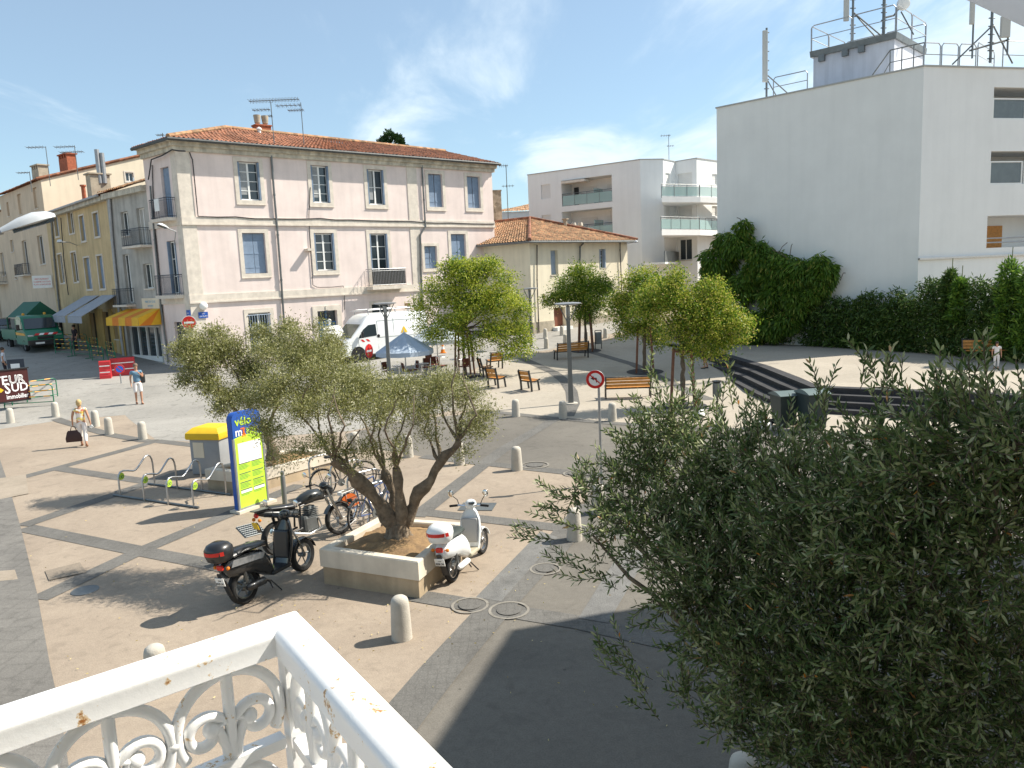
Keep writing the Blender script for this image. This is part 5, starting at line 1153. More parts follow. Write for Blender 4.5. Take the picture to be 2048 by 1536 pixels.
# ---- staked golden-rain trees on the plaza
def stake_tree(label, base, cl, n, pods, podm, seed, lean=(0, 0), hst=2.1, rs=.55, lsz=.13, ring=True, crown_n=None):
    rng = np.random.default_rng(seed); t = thing('staked_tree', label, 'tree', base, group='staked golden-rain trees on the plaza'); D = sqrt(base.x**2+base.y**2)
    tops = clist(cl); xt = []
    for _ in range(16):
        c, r = tops[rng.integers(len(tops))]; d_ = rng.normal(size=3); d_ /= np.linalg.norm(d_); q_ = np.array(c)+d_*np.array(r)*rng.uniform(.9, 1.25)*[1, 1, .8]; k_ = rng.uniform(.16, .4); xt.append((tuple(q_), (k_, k_, k_*.75)))
    c0 = Vector(np.mean([c[0] for c in tops], 0)); mb = MB(); fork = base+Vector((0, 0, min(2.3, (c0.z-base.z)*.72))); limb(mb, [base, fork], .085, .07, rng, .012, 8)
    for c, r in tops: limb(mb, [fork-Vector((0, 0, .1)), fork.lerp(Vector(c), .55)+Vector((0, 0, .1)), Vector(c)], .045, .012, rng, .02, 5)
    mb.build('trunk', M_bark2, t, smooth=60)
    P4 = [base+Vector((cos(a)*rs, sin(a)*rs, 0)) for a in (.6, 2.17, 3.74, 5.3)]
    for p in P4: mb = MB(); q = base.lerp(p, .72); mb.tube([p, Vector((q.x, q.y, base.z+hst))], .045, 8); mb.build('stake', M_stake, t)
    mb = MB()
    for i in range(4): a, b = base.lerp(P4[i], .74), base.lerp(P4[(i+1) % 4], .74); mb.tube([(a.x, a.y, base.z+hst-.08), (b.x, b.y, base.z+hst-.08)], .035, 6)
    mb.build('cross_rail', M_stake, t)
    tops = tops+xt; P, d = cloud(rng, tops, int(n*.72), .12, 12, .20); Dd = d*.4+rng.normal(size=d.shape)*.6+[0, 0, -.1]; leaf_mesh('crown', P, Dd, lsz*rng.uniform(.7, 1.3, len(P)), lsz*.36, LM_kol, t, rng=rng)
    P, d = cloud(rng, [(c, tuple(x*1.08 for x in r)) for c, r in tops], pods, .68, 8, .13); Dd = rng.normal(size=d.shape)*.5+d*.5; leaf_mesh('seed_pods', P, Dd, lsz*.6*rng.uniform(.7, 1.3, len(P)), lsz*.42, podm, t, rng=rng)
    if ring:
        o = drape('tree_pit', [disc(base, .85)], M_dark, .045); struct(o)
    return t
b1 = G(930, 752); b2 = G(1172, 702); b3 = G(1290, 744); b4 = G(1366, 812)
Y1 = b1.y
stake_tree('round staked tree covered in lime pods in front of the white van', b1, [(945, 600, Y1, 1.3), (885, 585, Y1, 1.0), (1000, 600, Y1, 1.0), (930, 550, Y1, .9), (990, 660, Y1-.3, .85), (900, 650, Y1-.4, .85), (1035, 650, Y1, .65), (1020, 700, Y1-.3, .6), (960, 540, Y1, .7), (850, 625, Y1, .6), (1010, 560, Y1, .6), (985, 535, Y1, .5), (895, 540, Y1, .5), (1045, 620, Y1, .5), (1050, 685, Y1, .35), (850, 660, Y1, .4), (915, 525, Y1, .4), (870, 670, Y1-.5, .5), (940, 690, Y1-.5, .6)], 22000, 24000, LM_podg, 21)
Y2 = b2.y
stake_tree('dark green staked tree behind the tall street lamp', b2, [(1165, 575, Y2, 1.35), (1130, 590, Y2, .9), (1200, 575, Y2, 1.0), (1160, 545, Y2, .8), (1175, 620, Y2, .9), (1110, 600, Y2, .5)], 22000, 3500, LM_podg, 22)
Y3 = b3.y
stake_tree('staked tree with tan pods standing in a dark paving ring', b3, [(1290, 600, Y3, 1.2), (1250, 620, Y3, .9), (1320, 590, Y3, 1.0), (1285, 560, Y3, .8), (1300, 650, Y3, .8), (1235, 600, Y3, .5), (1310, 680, Y3, .5), (1255, 660, Y3, .5)], 18000, 9500, LM_pod, 23)
Y4 = b4.y
stake_tree('widest staked tree with yellow-tan pods beside the curved steps', b4, [(1380, 620, Y4, .95), (1340, 590, Y4, .8), (1430, 610, Y4, .75), (1400, 660, Y4, .75), (1460, 640, Y4, .6), (1350, 660, Y4, .6), (1480, 670, Y4, .35), (1420, 580, Y4, .5), (1300, 610, Y4, .5), (1350, 560, Y4, .4), (1440, 690, Y4, .4), (1375, 700, Y4, .4)], 23000, 14000, LM_pod, 24, rs=.6, lsz=.11)
# ---- tall clipped hedge of bamboo in front of the white wall, creeper mound, bright bamboo
HA, HB_, HC_ = at_z(1470, 684, ZT), at_z(1843, 707, ZT), at_z(2075, 729, ZT)
hd_ = thing('bamboo_hedge', 'long dark green bamboo hedge along the foot of the blank white wall', 'hedge', HA); rng = np.random.default_rng(31); cls = []
tops_ = [(1420, 560), (1460, 560), (1500, 560), (1560, 560), (1620, 575), (1660, 585), (1700, 590), (1730, 578), (1760, 600), (1790, 575), (1815, 590), (1850, 548), (1880, 545), (1905, 600), (1945, 545), (1975, 560), (2010, 555), (2050, 545), (2090, 540)]
for x, yt_ in tops_:
    for k in range(2):
        xx = x+k*18; yb_ = 684+(xx-1470)*.062 if xx < 1843 else 707+(xx-1843)*.095
        b = at_z(xx, yb_, ZT); b += Vector((.25, .5, 0)); h_ = hgt(xx, yt_+rng.uniform(-4, 8), b)-ZT
        for j in range(4): cls.append(((b.x, b.y, ZT+h_*(j+.5)/4.2), (.75 if j < 3 else .5, .5, h_/6.3)))
P, d = cloud(rng, cls, 60000, .45); Dd = d*.3+rng.normal(size=d.shape)*.5+[0, 0, -.35]; leaf_mesh('foliage', P, Dd, .24*rng.uniform(.6, 1.2, len(P)), .055, LM_hedge, hd_, rng=rng)
mb = MB()
for c, r in cls[::4]: mb.tube([(c[0], c[1], ZT), (c[0]+rng.normal()*.1, c[1], ZT+r[2]*5.0)], .02, 4)
mb.build('stems', mat('bamboo_stem', (.10, .12, .04), .7, var=.2), hd_)
crp = thing('creeper_mound', 'big shaggy mound of creeper hanging against the left end of the white wall', 'plant', at_z(1500, 684, ZT)); cl2 = []
for x, y, r in ((1450, 520, 1.1), (1490, 490, .9), (1500, 455, .55), (1460, 480, .6), (1540, 520, .9), (1580, 540, .8), (1620, 545, .95), (1660, 545, .8), (1650, 525, .6), (1440, 570, 1.1), (1500, 570, 1.1), (1560, 590, .9), (1600, 590, .8), (1480, 630, 1.), (1540, 640, .9), (1430, 610, .8), (1660, 570, .5), (1440, 540, .8), (1450, 640, .9), (1470, 660, .9), (1520, 665, .8), (1560, 655, .8), (1590, 640, .8), (1610, 610, .7), (1520, 545, .8), (1560, 555, .8), (1600, 565, .8), (1640, 585, .6), (1565, 525, .8), (1530, 505, .8), (1590, 535, .8)):
    p = W1.P(W1.px(x, y)[0], W1.px(x, y)[1], .7); cl2.append(((p.x, p.y, p.z), (r, r*.7, r*.85)))
P, d = cloud(rng, cl2, 46000, .6); Dd = d*.6+rng.normal(size=d.shape)*.25+[0, 0, -.9]; leaf_mesh('foliage', P, Dd, .30*rng.uniform(.6, 1.3, len(P)), .07, LM_creep, crp, rng=rng)
mb = MB()
for x0, y0, x1, y1 in ((1500, 455, 1490, 436), (1510, 470, 1520, 450), (1560, 520, 1590, 485), (1590, 510, 1600, 488), (1690, 560, 1705, 545), (1600, 530, 1560, 500)):
    a, b = W1.P(*W1.px(x0, y0), .6), W1.P(*W1.px(x1, y1), .9); mb.tube([a, a.lerp(b, .6)+Vector((0, 0, .15)), b], .02, 4)
mb.build('stem', M_bark2, crp)
for (x, yt_, yb_, r, lab) in ((1915, 560, 640, .5, 'bright yellow-green bamboo clump in the middle of the hedge'), (2012, 525, 690, .7, 'tall bright green bamboo clump at the right end of the hedge'), (2050, 540, 690, .6, 'bright bamboo clump cut by the right frame edge'), (1895, 545, 660, .45, 'darker feathery bamboo rising above the hedge')):
    b = at_z(x, 707+(x-1843)*.095, ZT)+Vector((.1, .2, 0)); t = thing('bamboo_clump', lab, 'bamboo', b, group='bamboo clumps rising from the hedge'); z1_, z0_ = hgt(x, yt_, b), hgt(x, yb_, b)
    P, d = cloud(rng, [((b.x, b.y, z0_+(z1_-z0_)*k), (r*(1-.5*k), r*.7, (z1_-z0_)*.22)) for k in (.1, .35, .6, .85)], 3600, .3); leaf_mesh('foliage', P, d*.5+rng.normal(size=d.shape)*.4+[0, 0, .1], .24*rng.uniform(.6, 1.2, len(P)), .06, LM_hedgeb if 'bright' in lab else LM_hedge, t, rng=rng)
    mb = MB(); mb.tube([b, (b.x+.1, b.y, z1_+.6)], .018, 4); mb.tube([b, (b.x-.2, b.y, z1_+.1)], .018, 4); mb.build('stem', MATS['bamboo_stem'], t)
# ---- umbrella pine crown behind the pink roof
lt = np.random.default_rng(77); Pl = []
for cx_, cy_, r_, n_ in ((ob.x-.3, ob.y-.6, 2.4, 220), (o2.x, o2.y-1, 2.4, 140), (1.2, 9.5, 2.2, 50), (-6, 12, 5, 70)):
    a_ = lt.normal(size=(n_, 2))*r_*.6; Pl += [(cx_+x, cy_+y, gz(cx_+x, cy_+y)+.022) for x, y in a_ if not (abs(cx_+x-pc.x) < 1.25 and abs(cy_+y-pc.y) < 1.25)]
base_e = bpy.data.objects.new('tmp', None); lf = leaf_mesh('fallen_leaves', np.array(Pl), np.column_stack([lt.normal(size=(len(Pl), 2)), np.zeros(len(Pl))]), .042, .016, leafmat('dry_leaf', [(0, (.30, .20, .07)), (.5, (.50, .38, .12)), (1, (.62, .52, .25))], .1), base_e, fold=.1, rng=lt); lf.parent = None; bpy.data.objects.remove(base_e); tag(lf, 'dry fallen leaves scattered over the paving', 'leaf litter', kind='stuff')
b = at_d(786, 300, 66); t = thing('round_cypress', 'round dark evergreen crown showing above the pink building roof', 'tree', (b.x, b.y, gz(b.x, b.y))); zz = b.z
P, d = cloud(rng, [((b.x, b.y, zz-.3), (1.35, 1.3, 1.9)), ((b.x+.6, b.y, zz-.8), (1.0, 1, 1.3)), ((b.x-.7, b.y, zz-.9), (.8, 1, 1.2))], 9000, .75); leaf_mesh('crown', P, d+rng.normal(size=d.shape)*.4, .28, .12, LM_cyp, t, rng=rng)
mb = MB(); mb.tube([(b.x, b.y, 0), (b.x, b.y, zz)], .35, 8); mb.build('trunk', M_bark2, t)
# ================================================================ STREET FURNITURE
PI = pi
# ---- bollards
bm_b = MB(); bm_b.lathe([(.15, -.05), (.148, .0), (.140, .25), (.128, .50), (.122, .545), (.108, .585), (.075, .612), (.03, .624), (.0, .626)], 20)
BOL = [(G(804, 1276), 'pale concrete bollard nearest the balcony, right of the railing corner'), (at_z(307, 1290, .62), 'concrete bollard whose top just shows over the balcony handrail'), (at_z(1147, 1016, .62), 'concrete bollard half hidden by the left branches of the near olive'), (at_z(1196, 968, .62), 'concrete bollard at the foot of the no-left-turn sign'),
       (G(1034, 940), 'concrete bollard alone at the near edge of the road, above the white scooter'), (G(919, 929), 'concrete bollard seen through the right tips of the front olive'), (G(817, 914), 'concrete bollard behind the middle of the front olive crown'), (G(711, 905), 'concrete bollard behind the thick left limb of the front olive'),
       (G(1032, 833), 'concrete bollard in front of the two wooden seats'), (G(1126, 837), 'concrete bollard at the foot of the tall disc-topped lamp'), (G(1225, 842), 'concrete bollard in front of the near wooden bench'), (G(1440, 852), 'concrete bollard next to the cylindrical bin, behind the near olive'),
       (G(22, 847), 'leftmost concrete bollard, below the brown billboard'), (G(112, 834), 'concrete bollard just right of the green barrier and billboard'), (G(192, 853), 'concrete bollard directly behind the woman with the bag'), (G(219, 869), 'concrete bollard just right of the woman with the bag'), (G(286, 879), 'rightmost concrete bollard of the left group, at the strip corner'),
       (G(1091, 676.5), 'small far concrete bollard nearest the ivory house corner'), (G(1093, 697), 'far concrete bollard on the plaza side below the ivory house corner'), (G(1124, 671), 'far concrete bollard by the brown door step'), (G(1131, 689), 'far concrete bollard partly behind the lamp pole'), (G(1173, 682), 'far concrete bollard among the stakes of the dark green tree'), (G(1211, 676), 'far concrete bollard right of the slim grey bin'),
       (G(948, 722), 'concrete bollard behind the lime-podded staked tree'), (at_z(1487, 1510, .62), 'concrete bollard whose top shows under the near olive at the bottom edge')]
bol = bm_b.build('bollard', M_boll, None, smooth=50)
for i, (p, lab) in enumerate(BOL):
    o = bol if i == 0 else bol.copy()
    if i: scene.collection.objects.link(o)
    o.location = (p.x, p.y, gz(p.x, p.y)); o.rotation_euler = (0, 0, i*1.3); tag(o, lab, 'bollard', 'pale concrete bollards around the square')
# ---- benches and single seats
def bench(w, label, cat, name, backslats=3):
    t = thing(name, label, cat)
    for s in (-1, 1):
        x = s*(w/2-.03); mb = MB()
        def bar(pts, wd, th):
            for a, b in zip(pts[:-1], pts[1:]):
                a, b = Vector(a), Vector(b); d = (b-a).normalized(); n = Vector((0, -d.z, d.y))*th/2; o = Vector((wd/2, 0, 0)); a = a-d*.01; b = b+d*.01; mb.hexa([a-o-n, a+o-n, a+o+n, a-o+n], [b-o-n, b+o-n, b+o+n, b-o+n])
        bar([(x, -.16, 0), (x, -.19, .40), (x, -.30, .84)], .05, .075); bar([(x, .26, 0), (x, .20, .39)], .05, .065); bar([(x, -.20, .40), (x, .10, .40), (x, .30, .47)], .05, .05); bar([(x, -.305, .84), (x, -.27, .88)], .05, .05)
        mb.build('side_frame', M_black, t, world=False)
    n = backslats; mb = MB(); tilt = atan2(.11, .44)
    for k in range(n):
        z = .47+(.84-.47)*(k+.5)/n; y = -.19-.11*(z-.40)/.44+.035; mb.rbox((0, y, z), (w-.10, .028, (.37/n)*.84), .01, 1, Matrix.Rotation(tilt, 3, 'X'))
    mb.build('backrest', M_wood, t, world=False); mb = MB()
    for k in range(4): mb.rbox((0, -.12+k*.115, .43+(.03 if k == 3 else 0)), (w-.10, .10, .03), .01, 1)
    mb.build('seat', M_wood, t, world=False); mb = MB(); mb.tube([(-w/2+.05, -.29, .86), (w/2-.05, -.29, .86)], .02, 6); mb.tube([(-w/2+.05, -.18, .40), (w/2-.05, -.18, .40)], .02, 6); mb.build('rail', M_black, t, world=False)
    return t
def place(t, p, q=None, rz=None, z=None):
    t.location = (p.x, p.y, gz(p.x, p.y) if z is None else z); t.rotation_euler = (0, 0, rz)
def seat_from(pl, pr): a, b = G(*pl), G(*pr); return (a+b)/2, atan2(b.y-a.y, b.x-a.x)
bn = bench(1.8, 'long orange-slatted bench behind the no-left-turn sign', 'bench', 'park_bench'); bn['group'] = 'orange-slatted benches'
p, a = seat_from((1211, 797), (1301, 794)); place(bn, p, rz=a)
p, a = seat_from((1112, 720), (1174, 714)); b_ = dup(bn, (p.x, p.y, gz(p.x, p.y)), a, 'long orange-slatted bench behind the tall lamp pole')
p = at_z(1975, 722, ZT); dup(bn, (p.x, p.y, ZT), radians(160), 'orange-slatted bench in the shade on the terrace beside a child')
sc_ = bench(.72, 'rightmost single wooden seat with its back to the balcony', 'chair', 'single_bench', 2); sc_['group'] = 'single orange-slatted seats'
p, a = seat_from((1046, 780), (1073, 785)); place(sc_, p+Vector((0, .2, 0)), rz=a)
p, a = seat_from((981, 774), (1004, 778)); dup(sc_, (p.x, p.y+.2, gz(p.x, p.y)), a, 'single wooden seat left of the rightmost one, back to the balcony')
p = G(971, 752); dup(sc_, (p.x, p.y, gz(p.x, p.y)), radians(-75), 'single wooden seat turned sideways beside the staked tree')
p = G(990, 738); dup(sc_, (p.x, p.y, gz(p.x, p.y)), radians(28), 'farthest single wooden seat, facing right, under the tree edge')
# ---- disc-topped lamps
def disc_lamp(label, base, ztop, r=.5, pw=.16):
    t = thing('street_lamp', label, 'street lamp', base, group='disc-topped street lamps'); h = ztop-base.z; mb = MB()
    mb.loft([[base+Vector((x*w, y*w, z)) for x, y in ((-1, -.7), (1, -.7), (1, .7), (-1, .7))] for w, z in ((pw*.62, 0), (pw*.5, h*.3), (pw*.42, h-.55), (pw*.36, h-.1))]); mb.build('pole', M_greyp, t)
    mb = MB(); mb.lathe([(.26, -.05), (.26, .05), (.2, .06)], 20, base); mb.build('footing', M_boll, t)
    mb = MB(); c = Vector((base.x, base.y, ztop)); mb.lathe([(.10, -.07), (r*.7, -.05), (r, -.015), (r, .02), (r*.7, .035), (0, .04)], 32, c, cap=False); mb.build('disc_reflector', M_galv, t, smooth=True)
    for k in range(3): a = k*2*PI/3+.4; mb = MB(); mb.tube([c+Vector((0, 0, -.75)), c+Vector((cos(a)*.15, sin(a)*.15, -.5)), c+Vector((cos(a)*r*.8, sin(a)*r*.8, -.05))], .02, 6); mb.build('strut', M_greyp, t)
    mb = MB(); mb.lathe([(.06, -.5), (.08, -.4), (.08, -.12), (.04, -.08)], 12, c); mb.build('lamp_head', M_galv, t)
b = G(1142, 808); disc_lamp('tall grey disc-topped street lamp in the middle of the plaza edge', b, hgt(1137, 607, b))
b = at_d(778, 735, 34.5); b.z = gz(b.x, b.y); disc_lamp('disc-topped street lamp in front of the white van', b, hgt(763, 607, b), .5)
b = at_d(1063, 690, 45); b.z = gz(b.x, b.y); disc_lamp('far disc-topped street lamp by the ivory house corner', b, hgt(1054, 577, b), .5, .12)
# ---- cobra-head lamps
def cobra(label, head, d, s=1., arm=None, pole=None, nm='street_lamp'):
    t = thing(nm, label, 'street lamp', pole or (arm[-1] if arm else head), group='cobra-head street lamps'); d = Vector(d).normalized(); sd = d.cross(Vector((0, 0, 1))).normalized(); up = sd.cross(d); Rm = Matrix((d, sd, up)).transposed(); mb = MB(); rings = []
    for x, w, h in ((-.36, .05, .05), (-.25, .08, .07), (-.1, .13, .10), (.1, .155, .115), (.27, .12, .085), (.36, .04, .04)):
        rings.append([head+Rm @ (Vector((x, w*cos(a), (h*1.3 if sin(a) > 0 else h*.25)*sin(a)))*s) for a in [2*PI*k/14 for k in range(14)]])
    mb.loft(rings); mb.build('lamp_head', mat('lamp_white', (.55, .57, .58), .35, var=.03), t, smooth=50)
    mb = MB(); mb.box(head+Rm @ (Vector((.05, 0, -.035))*s), Vector((.55, .2, .03))*s, Rm); mb.build('lens', M_glass, t)
    if arm: mb = MB(); mb.tube([head+Rm @ (Vector((-.34, 0, 0))*s)]+arm, .03*s, 8); mb.build('arm', M_galv, t)
    if pole is not None: mb = MB(); top = arm[-1]; mb.tube([(top.x, top.y, pole.z), (top.x, top.y, top.z+.1)], .07, 10); mb.build('pole', M_galv, t)
hd = at_d(58, 449, 10.5); a1 = at_d(0, 466, 10.5); a2 = at_d(-330, 520, 10.9); cobra('big white lamp head reaching in from the left edge', hd, (hd-a1), .8, [a1, a2], Vector((a2.x, a2.y, 0)))
hd = FS.P(FS.px(325, 452)[0], FS.px(325, 452)[1], 0); hd = at_d(326, 453, 39.5); a1 = at_d(352, 463, 40); a2 = FS.P(1.0, a1.z-.3, .02); cobra('white wall lamp on the shaded side of the pink building', hd, hd-a1, .85, [a1, a2])
s_, z_ = FO.px(157, 500); a2 = FO.P(s_, z_+.3, .05); hd = at_d(120, 484, 47.5); a1 = hd.lerp(a2, .5)+Vector((0, 0, .1)); cobra('dull blue-grey lamp on the ochre building front', hd, hd-a1, .9, [a1, a2])
hd = at_d(1272, 484, 53); a2 = FHr.P(Wr-.3, zE-.2, .0); cobra('small lamp at the right end of the ivory house eaves', hd, hd-a2, .8, [hd.lerp(a2, .6), a2])
# ---- no-left-turn sign
b = G(1203, 968); q = Vector((b.x, b.y, hgt(1190, 758, b))); q = at_d(1190.5, 758, sqrt(b.x**2+b.y**2))
M_sk = mat('sign_black', (.02, .02, .02), .4, var=0)
sg = sign_disc(q, .212, facing(q), [('disc', M_sr, 1.), ('disc', M_sw, .70), ('bar', M_sk, (.12, -.12, .10, .42, 0)), ('bar', M_sk, (-.04, .13, .36, .10, 0)), ('poly', M_sk, [(-.50, .13), (-.16, .36), (-.16, -.10)]), ('bar', M_sr, (0, 0, 1.42, .12, radians(-42)))], b, 'round no-left-turn sign on a thin steel post by the near olive')
b = G(243, 771); q = at_d(239, 738, sqrt(b.x**2+b.y**2)); sign_disc(q, .23, facing(q), [('disc', M_sr, 1.), ('disc', M_sb, .72), ('bar', M_sr, (0, 0, 1.5, .16, radians(-45)))], b, 'blue and red no-parking sign on a low stand by the red barrier', cat='road sign')
b = at_d(766-20, 740, 36.5); b.z = gz(b.x, b.y); q = at_d(736, 702, sqrt(b.x**2+b.y**2)); sign_disc(q, .33, facing(q)+1.0, [('disc', M_sr, 1.), ('bar', M_sw, (0, 0, 1.3, .28, 0))], Vector((q.x, q.y, gz(q.x, q.y))), 'red no-entry sign seen edge-on beside the blue-grey parasol')
# ---- direction arrow sign
c = at_d(664, 665, 33); t = thing('direction_sign', 'white arrow-shaped direction sign on a post by the blue door', 'road sign', (c.x, c.y, gz(c.x, c.y)))
f = Fac((at_d(645, 665, 32.7)), (at_d(683, 668, 33.4))); a0, a1 = 0, f.L; zc = c.z; mb = MB(); P = [(a0, zc-.28), (a1-.14, zc-.28), (a1+.05, zc), (a1-.14, zc+.28), (a0, zc+.28)]
mb.loft([[f.P(s, z, 0) for s, z in P], [f.P(s, z, .08) for s, z in P]]); pl = mb.build('sign_board', M_white, t)
for k, (w_, z_) in enumerate(((.72, .10), (.5, -.09))):
    for j in range(5): mb = MB(); x = a0+.08+(a1-.25)*w_*j/5; f.box(mb, x, x+(a1-.25)*w_/5*.8, zc+z_-.045, zc+z_+.045, .081, .084); mb.build('lettering', M_greyp, pl)
mb = MB(); m_ = f.P(f.L*.45, 0, -.06); mb.tube([(m_.x, m_.y, gz(m_.x, m_.y)), (m_.x, m_.y, zc+.42)], .05, 10); mb.ball((m_.x, m_.y, zc+.48), .09, 10); mb.build('post', M_white, t)
# ---- wave bike rack with lime discs
fr_ = [G(*p) for p in ((241, 994), (289, 1002), (337, 1010), (388, 1016))]; bk_ = [G(*p) for p in ((310, 971), (355, 978), (405, 983), (453, 990))]
t = thing('bike_rack', 'empty wave-shaped steel bike rack with lime discs', 'bike rack', fr_[1]); M_limed = mat('lime_disc', (.42, .60, .05), .5, var=.05)
for i, (a, b) in enumerate(zip(fr_, bk_)):
    d = (b-a); mb = MB(); P = [a, a+Vector((0, 0, .48))]
    for u, z in ((.02, .55), (.07, .61), (.16, .62), (.28, .59), (.42, .545), (.48, .545), (.56, .59), (.70, .72), (.80, .81), (.88, .83), (.95, .79), (.985, .70), (1.0, .58), (1.0, 0)): P.append(a+d*u+Vector((0, 0, z)))
    mb.tube(P, .022, 8); mb.build('hoop', M_steel, t, smooth=60)
    n = Vector((-d.y, d.x, 0)).normalized(); n = -n if n.y > 0 else n; mb = MB(); c = a+d.normalized()*.085+Vector((0, 0, .50)); Rm = Matrix((d.normalized(), Vector((0, 0, 1)), n)).transposed(); mb.lathe([(.088, -.012), (.088, .012)], 22, c, Rm); dc = mb.build('lime_disc', M_limed, t)
    for k, (rr, cx_) in enumerate(((.028, -.03), (.028, .03))): mb = MB(); mb.torus(c+Rm @ Vector((cx_, -.01, .014)), rr, .005, 14, 4, Rm); mb.build('bicycle_symbol', M_greenb, dc)
for L_ in (fr_, bk_): mb = MB(); u = (L_[-1]-L_[0]); mb.tube([L_[0]-u*.1+Vector((0, 0, .03)), L_[-1]+u*.06+Vector((0, 0, .03))], .028, 6); mb.build('base_rail', M_zinc, t)
# plain hoops by the bicycles
u_ = (G(720, 985)-G(665, 999)).normalized()
hl_ = [('leftmost', (622, 982)), ('second', (665, 1000)), ('third', (699, 1024)), ('nearest', (728, 1050))]
for lab, p in hl_:
    a = G(*p); b = a+u_*.82; t = thing('bike_hoop', {'leftmost': 'bare steel bike hoop farthest left, beside the long planter', 'second': 'steel bike hoop with the dark city bicycle leaning on it', 'third': 'steel bike hoop behind the thick olive limb', 'nearest': 'steel bike hoop nearest the front planter, among the bicycles'}[lab], 'bike rack', a, group='steel bike hoops'); mb = MB(); k = Vector((0, 0, 1))
    mb.tube([a, a+k*.68, a+k*.78+u_*.04, a+k*.82+u_*.12, b+k*.82-u_*.12, b+k*.78-u_*.04, b+k*.68, b], .024, 8); mb.build('hoop', M_steel, t, smooth=60)
# ---- bike-hire information panel
a, b = G(478, 1027), G(542, 1004); f = Fac(a, a+(b-a).normalized()*.86); f.n = f.n if f.n.dot(Vector((1, -.6))) > 0 else -f.n
c = f.P(.43, 0, -.08); t = thing('information_panel', 'tall lime and blue bike-hire information panel', 'information panel', c); TH = hgt(497, 825, a)
def rnd(a0, a1, z0, z1, r, d, corner='both'):
    P = [(a0, z0), (a1, z0)]; n = 8
    for k in range(n+1): an = PI/2*k/n; P.append((a1-r+r*cos(an), z1-r+r*sin(an)) if corner == 'both' else (a1, z1)) if (corner == 'both' or k == 0) else None
    for k in range(n+1): an = PI/2+PI/2*k/n; P.append((a0+r+r*cos(an), z1-r+r*sin(an)))
    return [f.P(s, z, d) for s, z in P]
W_ = .86; zs = TH*.745
mb = MB(); mb.loft([rnd(.03, W_-.03, .06, TH, .16, -.16), rnd(.03, W_-.03, .06, TH, .16, -.005)]); mb.build('cabinet', M_blue, t)
mb = MB(); f.box(mb, 0, W_, .06, .10, -.01, .03); f.box(mb, 0, .045, .10, zs, -.01, .03); f.box(mb, W_-.045, W_, .10, zs, -.01, .03); mb.build('frame', M_galv, t)
mb = MB(); f.box(mb, .046, W_-.046, .101, zs, -.004, .02); pnl = mb.build('poster', M_lime, t)
mb = MB(); mb.poly(rnd(.03, W_-.03, zs, TH, .16, .0)); mb.poly([p+Vector((f.n.x, f.n.y, 0))*.004 for p in rnd(.03, W_-.03, zs, TH, .16, .0)]); mb.build('blue_header', M_blue, t)
mb = MB(); P = [(.046, zs-.02), (W_-.046, zs-.02)]+[(W_-.046-(W_-.092)*k/10, zs+.005+.05*sin(PI*k/10)) for k in range(11)]; mb.poly([f.P(s, z, .006) for s, z in P]); mb.build('header_curve', M_lime, t)
mb = MB(); f.box(mb, -.06, W_+.16, 0, .06, -.22, .10); mb.build('base', M_planter, t)
def ftext(tx, s, z, sz, m, d=.024, sp=1., par=None, align='LEFT', bold=True):
    ux = Vector((f.u.x, f.u.y, 0)); nn = Vector((f.n.x, f.n.y, 0)); p = f.P(s, z, d); sgn = 1 if ux.cross(Vector((0, 0, 1))).dot(nn) > 0 else -1
    M4 = Matrix(((ux.x*sgn, 0, nn.x, p.x), (ux.y*sgn, 0, nn.y, p.y), (0, 1, 0, p.z), (0, 0, 0, 1))); return text_mesh(tx, sz, m, 'lettering', par or t, M4, .001, bold, align, sp)
M_limet = mat('lime_lettering', (.50, .72, .05), .5, var=0)
ftext('vélo', .11, zs+.36, .27, M_limet, .01); ftext('m', .09, zs+.13, .26, M_wt, .01); ftext('agg', .40, zs+.15, .24, M_limet, .01)
M_or = mat('orange_figure', (.85, .16, .02), .5, var=0)
for (s_, z_, w_, h_) in ((.335, .13, .05, .16), (.31, .20, .12, .03), (.30, .04, .03, .09), (.36, .04, .03, .09)): mb = MB(); f.box(mb, s_-w_/2, s_+w_/2, zs+z_-h_/2, zs+z_+h_/2, .005, .010); mb.build('figure_mark', M_or, t)
mb = MB(); f.box(mb, .12, .76, zs*.66, zs*.93, .021, .024); mp_ = mb.build('map_sheet', M_wt, pnl)
for z_ in (.655, .52, .40, .30):
    for s0 in (.10, .46): mb = MB(); f.box(mb, s0, s0+.31, zs*z_-.008, zs*z_+.008, .021, .025); mb.build('rule_line', M_zinc, pnl)
    for k in range(4):
        for s0 in (.10, .46): mb = MB(); f.box(mb, s0, s0+.22+.07*((k*7) % 3)/2, zs*z_-.04-k*.028, zs*z_-.033-k*.028, .021, .0235); mb.build('text_line', M_greenb, pnl)
for s0 in (.10, .46): mb = MB(); f.box(mb, s0, s0+.31, zs*.255, zs*.29, .021, .0245); mb.build('white_box', M_wt, pnl)
